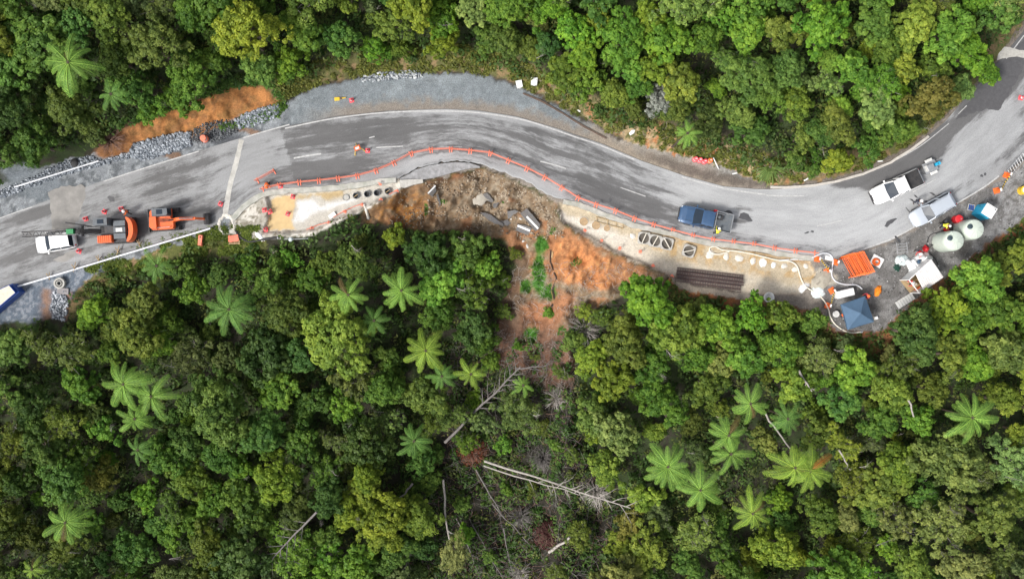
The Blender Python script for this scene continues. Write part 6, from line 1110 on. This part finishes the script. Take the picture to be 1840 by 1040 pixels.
for s in (-1, 1): MB().box((0, s * .575, 1.1), (.7, .03, 1.5)).build('side_panel', M['loo'], t)
t = thing('step_grate', 'small steel framed step lying before the blue toilet', 'step', B(1745, 373, .1), -.2); MB().tube([(-.32, -.3, .08), (.32, -.3, .08), (.32, .3, .08), (-.32, .3, .08), (-.32, -.3, .08)], .035, 5).build('frame', M['palegrey'], t)
for k in range(3): MB().box((-.18 + .18 * k, 0, .07), (.1, .54, .03)).build('slat', M['blue'], t)
# gazebo
g4 = [(1511,547),(1554.5,532),(1570.5,578),(1523.5,592.5)]; cz = gz(1540, 563); Q4 = [W(x, y, cz + 2.05) for x, y in g4]; c = sum((Vector(q) for q in Q4), Vector()) / 4; t = thing('gazebo', 'blue-grey pop-up gazebo at the edge of the yard', 'gazebo', (c.x, c.y, cz)); loc = [Vector((q.x - c.x, q.y - c.y, 2.05)) for q in Q4]; ap = Vector((.1, 0, 2.85))
for k in range(4):
    A_, B_ = loc[k], loc[(k + 1) % 4]; mA = A_.lerp(ap, .5) + Vector((0, 0, -.10)); mB = B_.lerp(ap, .5) + Vector((0, 0, -.10)); mm_ = (A_ + B_) / 2 + Vector((0, 0, -.06)); MB().add([A_, mm_, B_, mB, ap, mA, (mA + mB) / 2 + Vector((0, 0, -.07))], [(0, 1, 6, 5), (1, 2, 3, 6), (5, 6, 4), (6, 3, 4)]).build('roof_panel', M['canvas'], t, True)
    MB().add([A_ * 1.004, B_ * 1.004, B_ * 1.004 - Vector((0, 0, .22)), A_ * 1.004 - Vector((0, 0, .22))], [(0, 1, 2, 3)]).build('valance', M['canvas'], t); MB().tube([A_ * .97 + Vector((0, 0, -.05)), Vector((A_.x * .97, A_.y * .97, 0))], .03, 6).build('leg', M['steel'], t)
for k, (i, l) in enumerate(((0, 'print on the upper left of the gazebo roof'), (1, 'print')) ): pass
for i in (1, 3): MB().box(loc[i] * .93 + Vector((0, 0, .08)), (.14, .12, .02)).build('roof_label', M['white'], t)
# white shed: open-ended steel hut with ribbed roof
s4 = [(1633,503),(1673,466.5),(1694,498),(1652,527)]; cz = gz(1655, 495); hS = 2.2; Q4 = [W(x, y, cz + hS) for x, y in s4]; c = sum((Vector(q) for q in Q4), Vector()) / 4; t = thing('site_shed', 'white open-sided site shed with ribbed roof below the tanks', 'shed', (c.x, c.y, cz)); l4 = [Vector((q.x - c.x, q.y - c.y, 0)) for q in Q4]
MB().prism([(v.x, v.y) for v in l4], .02, .14).build('floor', M['timber'], t)
for k, (i, j) in enumerate(((0, 1), (1, 2), (2, 3))):
    d = (l4[j] - l4[i]); MB().box(((l4[i] + l4[j]) / 2) + Vector((0, 0, hS / 2 + .1)), (d.length, .06, hS - .1), rz=math.atan2(d.y, d.x)).build('wall', M['white'], t)
for v in l4: MB().box(v * .985 + Vector((0, 0, hS / 2)), (.09, .09, hS)).build('post', M['white'], t)
u0, u1 = l4[0].lerp(l4[1], 0), l4[1]; w0, w1 = l4[3], l4[2]; open_f = .22
e0, e1 = l4[0].lerp(l4[3], 0), l4[3]
# roof covers from 28% of the open end inwards
r0, r1, r2, r3 = l4[0].lerp(l4[1], .0), l4[1], l4[2], l4[3]
ra0 = l4[0].lerp(l4[3], .0)
R4 = [l4[0].lerp(l4[1], .30), l4[1], l4[2], l4[3].lerp(l4[2], .18)]
rf = MB().add([v * 1.02 + Vector((0, 0, hS + .02)) for v in R4] + [v * 1.02 + Vector((0, 0, hS + .06)) for v in R4], [(3, 2, 1, 0), (4, 5, 6, 7), (0, 1, 5, 4), (1, 2, 6, 5), (2, 3, 7, 6), (3, 0, 4, 7)]).build('roof', M['white'], t)
for k in range(11):
    f_ = (k + .5) / 11; A_, B_ = R4[0].lerp(R4[1], f_), R4[3].lerp(R4[2], f_); d = B_ - A_; MB().box((A_ + B_) / 2 + Vector((0, 0, hS + .085)), (d.length, .10, .05), rz=math.atan2(d.y, d.x)).build('roof_rib', pm('pinkish_white_rib', (.72, .66, .65), .5, dirt=(.45, .3, .28), dirt_amt=.4) if k == 0 else bpy.data.materials['pinkish_white_rib'], rf)
for (i, j) in ((0, 1), (0, 3)): A_, B_ = l4[i] * .99, l4[j] * .99; MB().tube([A_ + Vector((0, 0, hS)), B_ + Vector((0, 0, hS))], .05, 6).build('top_rail', M['white'], t)
SH = t
for k, (x, y, m_, l) in enumerate(((1643,512,'timber','brown carton inside the open end of the shed'),(1650,520,'orange','orange bundle inside the open end of the shed'))):
    p = W(x, y, cz + .4); b = thing('carton', l, 'carton', (p.x, p.y, cz + .145), .6); MB().box((0, 0, .22), (.5, .4, .44), taper=.96).build('case', M[m_], b); MB().box((0, 0, .45), (.48, .12, .012)).build('tape', M['palegrey'], b)
pl = thing('timber_walkway', 'pale slatted pallet boards in front of the open shed', 'pallet', B(1626, 540, .1), ang(1612, 548, 1641, 530))
for k in range(7): MB().box((-.85 + .28 * k, 0, .12), (.24, .75, .04)).build('board', M['palegrey'], pl)
for y0 in (-.3, .3): MB().box((0, y0, .05), (1.9, .1, .1)).build('bearer', M['timber'], pl)
rg = random.Random(4)
def sheet_pile(label, x, y, rx_, ry_, h, mat, seed, cat='plastic sheet'): return heap('crumpled_sheet', label, x, y, rx_, ry_, h, mat, cat, seed, None, 'sheet', .6)
sheet_pile('pale green crumpled plastic under the steel rack', 1619, 468, .8, .55, .5, M['tarp'], 201); sheet_pile('white plastic sacks piled against the shed wall', 1641, 477, 1.0, .75, .8, M['bag'], 202, 'sacks'); sheet_pile('white sack nearest the shed roof corner', 1657, 466, .9, .65, .9, M['bag'], 203, 'sacks'); sheet_pile('dark green bin bag left of the sacks', 1612, 481, .4, .35, .4, pm('green_bag', (.01, .05, .035), .4), 204, 'bag'); sheet_pile('grey-blue tarp bundle between the sacks', 1647, 470, .35, .3, .95, M['canvas'], 205)
sheet_pile('red plastic bundle beside the lower tank', 1663, 447, .35, .35, .5, M['red'], 206, 'bundle')
# steel rack
t = thing('steel_rack', 'galvanised steel trestle rack beside the edge line', 'rack', B(1617, 446, .8), math.radians(5))
for x0 in (-.5, .5):
    for y0 in (-.42, .42): MB().tube([(x0, y0, 0), (x0, y0, .95)], .03, 6).build('leg', M['steel'], t)
for k in range(4): MB().tube([(-.5, -.42 + .28 * k, .9), (.55, -.42 + .28 * k, .9)], .03, 6).build('rung', M['steel'], t)
for x0 in (-.5, .5): MB().tube([(x0, -.55, .95), (x0, .55, .95)], .04, 6).build('rail', M['steel'], t)
# pump and drum by the tanks
t = thing('red_drum', 'round red fuel drum above the upper tank', 'drum', B(1720, 394, .8), 0); MB().lathe([(.38, 0), (.40, .03), (.38, .06), (.38, .3), (.40, .33), (.38, .36), (.38, .8), (.40, .83), (.36, .85)], n=24).build('barrel', M['red'], t, True); MB().lathe([(.06, .85), (.06, .9)], (.2, 0, 0), 10).build('bung', M['steel'], t)
t = thing('red_pump', 'red pump unit between the silver car and upper tank', 'pump', B(1704, 412, .5), .4); MB().box((0, 0, .25), (.75, .5, .35), taper=.85).build('housing', M['red'], t); MB().lathe([(.18, 0), (.22, .08), (.15, .2)], (.2, 0, .42), 12).build('impeller_cover', M['dark'], t); MB().tube([(-.45, -.3, .05), (-.45, -.3, .55), (.45, -.3, .55), (.45, -.3, .05)], .03).build('frame', M['dark'], t)
t = thing('black_bin', 'black round bin behind the worker at the tanks', 'bin', B(1700, 399, .6)); MB().lathe([(.24, 0), (.28, .6), (.3, .62), (.26, .63)], n=18).build('bucket', M['black'], t); MB().lathe([(.29, .63), (.1, .7)], n=18).build('lid', M['dark'], t)
# orange hose tray, cabinet, bag, bucket
t = thing('hose_tray', 'white tray full of coiled orange hose in the yard', 'tray', B(1576, 469, .3), math.radians(-28)); MB().box((0, 0, .08), (1.15, 1.0, .1)).build('tray', M['white'], t)
for k in range(4): MB().tube([((.38 - .05 * k) * math.cos(u) - .05, (.36 - .05 * k) * math.sin(u) - .12, .18 + .07 * k) for u in np.linspace(0, 6.283, 15)], .05, 6, False).build('hose_coil', M['orange'], t)
heap('orange_bag', 'bright orange bag lying on the gravel in the yard', 1577, 522, .55, .4, .45, pm('orange_bag', (.95, .27, .02), .6, var=.12), 'bag', 210, None, 'sack', .5)
t = thing('white_cabinet', 'long white cabinet beside the gazebo', 'cabinet', B(1516, 527, .7), ang(1500, 531, 1534, 523)); MB().box((0, 0, .4), (1.75, .68, .78), taper=.98).build('case', M['white'], t); MB().box((0, 0, .82), (1.78, .7, .05)).build('lid', M['white'], t); MB().tube([(.9, -.3, .3), (1.2, -.3, .3), (1.2, -.3, .75), (1.2, .3, .75), (1.2, .3, .3), (.9, .3, .3)], .035).build('frame', M['dark'], t)
t = thing('white_bucket', 'white round tub left of the gazebo', 'tub', B(1501, 564, .4)); MB().lathe([(.24, 0), (.30, .42), (.32, .42), (.32, .46), (.27, .46)], n=18).build('tub', M['white'], t); MB().lathe([(0, .47), (.28, .47)], n=18, cap=False).build('lid', M['palegrey'], t)
t = thing('paper_sheet', 'white board flat on the gravel beside the hose arch', 'board', B(1489, 464, .1), -.2); MB().box((0, 0, .05), (.7, .42, .04)).build('sheet', M['white'], t); MB().box((0, 0, .02), (.5, .1, .03)).build('batten', M['timber'], t)
t = thing('grey_bin', 'small grey case on the ground right of the gazebo', 'case', B(1574, 571, .3), .3); MB().box((0, 0, .16), (.3, .3, .32), taper=.9).build('case', M['palegrey'], t); MB().box((0, 0, .33), (.28, .28, .03)).build('lid', M['white'], t)
t = thing('sign_frame', 'white lattice sign frame at the roadside by the right edge', 'sign frame', B(1826, 295, .6), ang(1812, 312, 1840, 278))
for y0 in (-.28, .28): MB().tube([(-1.3, y0, .25), (1.3, y0, .55)], .035, 5).build('rail', M['steel'], t)
for k in range(9): MB().tube([(-1.2 + .3 * k, -.28, .26 + .035 * k), (-.95 + .3 * k, .28, .29 + .035 * k)], .022, 4).build('brace', M['steel'], t)
t = thing('yellow_drum', 'yellow drum cut off by the right edge below the sign frame', 'drum', B(1839, 342, .8)); MB().lathe([(.42, 0), (.44, .04), (.42, .1), (.42, .7), (.44, .76), (.4, .8)], n=22).build('barrel', M['yellow'], t, True); MB().lathe([(.3, .8), (.28, .84)], n=18).build('lid', M['white'], t)
# blue box at the left edge
q4 = [(-34,536),(16,513),(27,526),(-20,566)]; cz = gz(0, 540); Q4 = [W(x, y, cz + 1.5) for x, y in q4]; c = sum((Vector(q) for q in Q4), Vector()) / 4; t = thing('site_box', 'blue steel site box with cream lid at the left edge', 'site box', (c.x, c.y, cz)); l4 = [(q.x - c.x, q.y - c.y) for q in Q4]
MB().prism([(x * 1.16, y * 1.16) for x, y in l4], 0, 1.2).build('base_box', M['blue'], t); MB().prism(l4, 1.2, 1.5).build('upper_box', M['blue'], t); MB().prism([(x * 1.02, y * 1.02) for x, y in l4], 1.503, 1.55).build('lid', pm('cream_panel', (.62, .56, .44), .6, var=.1, dirt_amt=.3), t)
for k in range(4): (x0, y0), (x1, y1) = l4[k], l4[(k + 1) % 4]; MB().tube([(x0 * 1.03, y0 * 1.03, 1.52), (x1 * 1.03, y1 * 1.03, 1.52)], .045, 5).build('rim', M['blue'], t)
# white boxes on the upper verge, white pole, small stakes
for x, y, l, sx_ in ((933, 152, 'white box on the upper verge nearer the lay-by', 0.2), (960, 147, 'white box farther up the verge among twigs', -.1)):
    t = thing('white_box', l, 'box', B(x, y, .5), sx_); MB().box((0, 0, .3), (.58, .66, .6), taper=.9).build('case', M['white'], t); MB().box((0, 0, .62), (.62, .7, .05), taper=.92).build('lid', M['white'], t); MB().box((0, -.34, .1), (.2, .08, .1)).build('foot', M['palegrey'], t)
t = pole_pipe('marker_pole', 'white marker pole leaning beside the four barrels', (1280,285), (1291,304), .06, M['white'], .5, .1, 'pole')
for x, y, l, r in ((1320, 312, 'tiny white stake above the road bend', .2), (1448, 323, 'tiny white stake on the verge above the pale kerb', .5), (1581, 290, 'tiny white stake behind the pale kerb near the white truck', .1), (1039, 199, 'thin pale stick lying on the upper verge', -.6)):
    p = B(x, y); t = thing('white_stake', l, 'stake', p, r); MB().box((0, 0, .1), (.5, .13, .09)).build('stake', M['white'], t); MB().box((.2, 0, .16), (.1, .14, .04)).build('reflector', M['palegrey'], t)
t = thing('white_stone', 'white pointed sheet on the orange clay at the ditch end', 'sheet', B(1136, 238, .1), .7); MB().prism([(-.35, -.12), (.1, -.2), (.4, 0), (.1, .22), (-.3, .15)], .02, .14, .1).build('sheet', M['white'], t); MB().box((-.1, 0, .16), (.3, .06, .03)).build('fold', M['palegrey'], t)
t = thing('pale_bag', 'white rag bundle lying in the grass below the left excavation', 'bag', B(522, 430, .2)); MB().lathe([(.2, 0), (.24, .1), (.14, .2), (.02, .22)], n=9).build('bundle', M['tarp'], t); MB().tube([(-1.3, .05, .05), (0, 0, .06), (1.9, .08, .05)], .025, 5).build('cord', M['pipe'], t)
heap('foam_spill', 'white foamy spill on the grass beside the concrete pit', 466, 424, .7, .3, .12, M['bag'], 'spill', 220)
# flax plant on the verge
t = thing('flax_plant', 'flax clump with long drooping leaves on the upper verge', 'plant', G(1383, 300)); rg = random.Random(12); co, ti = [], []
for k in range(46):
    q = rg.uniform(3.3, 6.1); L_ = rg.uniform(1.2, 2.1); d = Vector((math.cos(q), math.sin(q), 0)); n_ = Vector((-d.y, d.x, 0)) * .045
    P_ = [d * L_ * f_ + Vector((0, 0, 1.3 * f_ - 1.2 * f_ * f_ + .2)) for f_ in (0, .4, .75, 1)]
    for i in range(3): co += [P_[i] - n_, P_[i] + n_, P_[i + 1] + n_ * (1 - .3 * i), P_[i + 1] - n_ * (1 - .3 * i)]; ti.append(rg.uniform(.2, .9))
o = mobj('leaves', fast_mesh('leaves', np.array([tuple(v) for v in co]), np.arange(len(co)), 4, M['leaf'], np.array(ti)), t); o.color = (.13, .2, .05, 1); MB().lathe([(.2, 0), (.25, .2), (.1, .4)], n=10).build('base', M['bark'], t)

# ------------------------------------------------------------------ people
def person_mesh(name, top, bend=0.0, arm=.6, knee=0.0, spread=.1):
    J = {}; hip = Vector((0, 0, .95 - .42 * knee)); J['pelvis'] = hip; tr = Matrix.Rotation(bend, 3, 'Y')
    def up(v): return hip + tr @ Vector(v)
    J['belly'] = up((0, 0, .18)); J['chest'] = up((.01, 0, .38)); J['neck'] = up((.01, 0, .54)); J['head0'] = up((.03, 0, .63)); J['head1'] = up((.035, 0, .75)); J['nose'] = up((.135, 0, .66))
    E = [('pelvis', 'belly'), ('belly', 'chest'), ('chest', 'neck'), ('neck', 'head0'), ('head0', 'head1'), ('head0', 'nose')]; Rd = {'pelvis': (.15, .12), 'belly': (.15, .11), 'chest': (.18, .13), 'neck': (.06, .06), 'head0': (.085, .095), 'head1': (.08, .09), 'nose': (.015, .02)}
    for s, k in ((1, 'l'), (-1, 'r')):
        J['sh' + k] = up((0, s * .19, .46)); a_ = arm * (1 if s > 0 else .8); J['el' + k] = J['sh' + k] + tr @ Vector((.26 * math.sin(a_), s * .06, -.27 * math.cos(a_))); J['wr' + k] = J['el' + k] + tr @ Vector((.24 * math.sin(a_ + .7), -s * .03, -.24 * math.cos(a_ + .7))); d = (J['wr' + k] - J['el' + k]).normalized(); J['pa' + k] = J['wr' + k] + d * .08
        E += [('chest', 'sh' + k), ('sh' + k, 'el' + k), ('el' + k, 'wr' + k), ('wr' + k, 'pa' + k)]; Rd.update({'sh' + k: (.075, .075), 'el' + k: (.05, .05), 'wr' + k: (.035, .03), 'pa' + k: (.04, .022)}); sd = Vector((0, 1, 0))
        for q in range(5):
            ln = (.05, .085, .095, .085, .065)[q]; off = (-.05, -.024, -.008, .01, .026)[q] * s; root = J['pa' + k] + sd * off * .6; f1 = root + d * ln * .5 + sd * off * (1.4 if q == 0 else .5); f2 = f1 + (d * .8 + Vector((.3, 0, -.5))).normalized() * ln * .5; J['f%s%da' % (k, q)] = f1; J['f%s%db' % (k, q)] = f2; E += [('pa' + k if q else 'wr' + k, 'f%s%da' % (k, q)), ('f%s%da' % (k, q), 'f%s%db' % (k, q))]; Rd['f%s%da' % (k, q)] = (.009, .009); Rd['f%s%db' % (k, q)] = (.007, .007)
        J['hp' + k] = hip + Vector((0, s * .10, -.06)); J['kn' + k] = hip + Vector((.30 * knee + .03, s * (.11 + spread * .5), -.48 + .15 * knee)); J['an' + k] = Vector((-.06 * knee - (.05 if s > 0 else -.05), s * (.11 + spread), .09)); J['to' + k] = J['an' + k] + Vector((.18, 0, -.04)); E += [('pelvis', 'hp' + k), ('hp' + k, 'kn' + k), ('kn' + k, 'an' + k), ('an' + k, 'to' + k)]; Rd.update({'hp' + k: (.095, .095), 'kn' + k: (.062, .062), 'an' + k: (.045, .045), 'to' + k: (.045, .035)})
    names = list(J); me = bpy.data.meshes.new(name); bm = bmesh.new(); sk = bm.verts.layers.skin.verify(); vs = [bm.verts.new(J[n]) for n in names]
    for n, v in zip(names, vs): v[sk].radius = Rd[n]; v[sk].use_root = (n == 'pelvis')
    for a_, b_ in E: bm.edges.new((vs[names.index(a_)], vs[names.index(b_)]))
    bm.to_mesh(me); bm.free(); o = bpy.data.objects.new(name, me); link(o); o.modifiers.new('skin', 'SKIN'); ss = o.modifiers.new('sub', 'SUBSURF'); ss.levels = 1; ss.render_levels = 1
    bpy.context.view_layer.update(); dg = bpy.context.evaluated_depsgraph_get(); m2 = bpy.data.meshes.new_from_object(o.evaluated_get(dg)); bpy.data.objects.remove(o)
    for m_ in (top, M['trouser'], M['skin'], M['boot']): m2.materials.append(m_)
    inv = tr.transposed()
    for p_ in m2.polygons:
        c_ = p_.center; l_ = inv @ (c_ - hip); near = min(names, key=lambda n: (J[n] - c_).length)
        p_.material_index = 2 if (near in ('head0', 'head1', 'nose', 'neck') or near[:2] in ('pa', 'fl', 'fr')) else 3 if near[:2] in ('an', 'to') else 1 if near[:2] in ('hp', 'kn') or (near == 'pelvis' and l_.z < .02) else 0
        p_.use_smooth = True
    return m2, up((.035, 0, .72)), bend
def worker(label, x, y, rz, top, hat, pose, dz=0, pos=None):
    me, hp_, bend = POSES[pose][0](top); t = thing('person', label, 'person', pos or B(x, y, 1.4), rz); mobj('body', me, t)
    h = MB().lathe([(.155, 0), (.16, .02), (.125, .03), (.118, .08), (.08, .135), (.02, .15)], n=16).build('hard_hat', hat, t, True, hp_, (0, bend, 0)); MB().box((0, 0, 0), (.3, .035, .45), M=Matrix.Identity(3)).build('reflective_stripe', M['palegrey'], t, False, (0, 0, -50)) if False else None; return t
POSES = {'stand': [lambda m: person_mesh('body', m, .08, .5)], 'lean': [lambda m: person_mesh('body', m, .55, 1.1)], 'crouch': [lambda m: person_mesh('body', m, .8, .9, .8, .08)]}
worker('worker in orange with a white helmet standing beside the piling rig', 230, 380, 3.6, M['orange'], M['white'], 'stand')
worker('crouching worker in orange between the loose barrier and the barrier line', 478, 328, 5.0, M['orange'], M['orange'], 'crouch')
worker('worker in yellow and orange leaning on the tray of the navy truck', 1288, 419, 1.35, M['hivis'], M['white'], 'lean')
worker('worker in yellow bending over the red pump at the tanks', 1693, 405, -.3, M['hivis'], M['white'], 'lean')
worker('person in red half hidden at the top edge of the gazebo', 1556, 531, 3.5, M['cone'], M['orange'], 'stand')
worker('person in orange at the left edge of the gazebo', 1512, 566, .3, M['orange'], M['black'], 'stand')
worker('person in red beside the white sacks near the steel rack', 1652, 451, 4.2, M['red'], M['white'], 'lean')
worker('person in red standing in the open end of the shed', 1636, 508, 3.4, M['red'], M['white'], 'stand')
worker('worker with white helmet at the upper side of the silver car', 1648, 361, -1.0, M['trouser'], M['white'], 'stand')
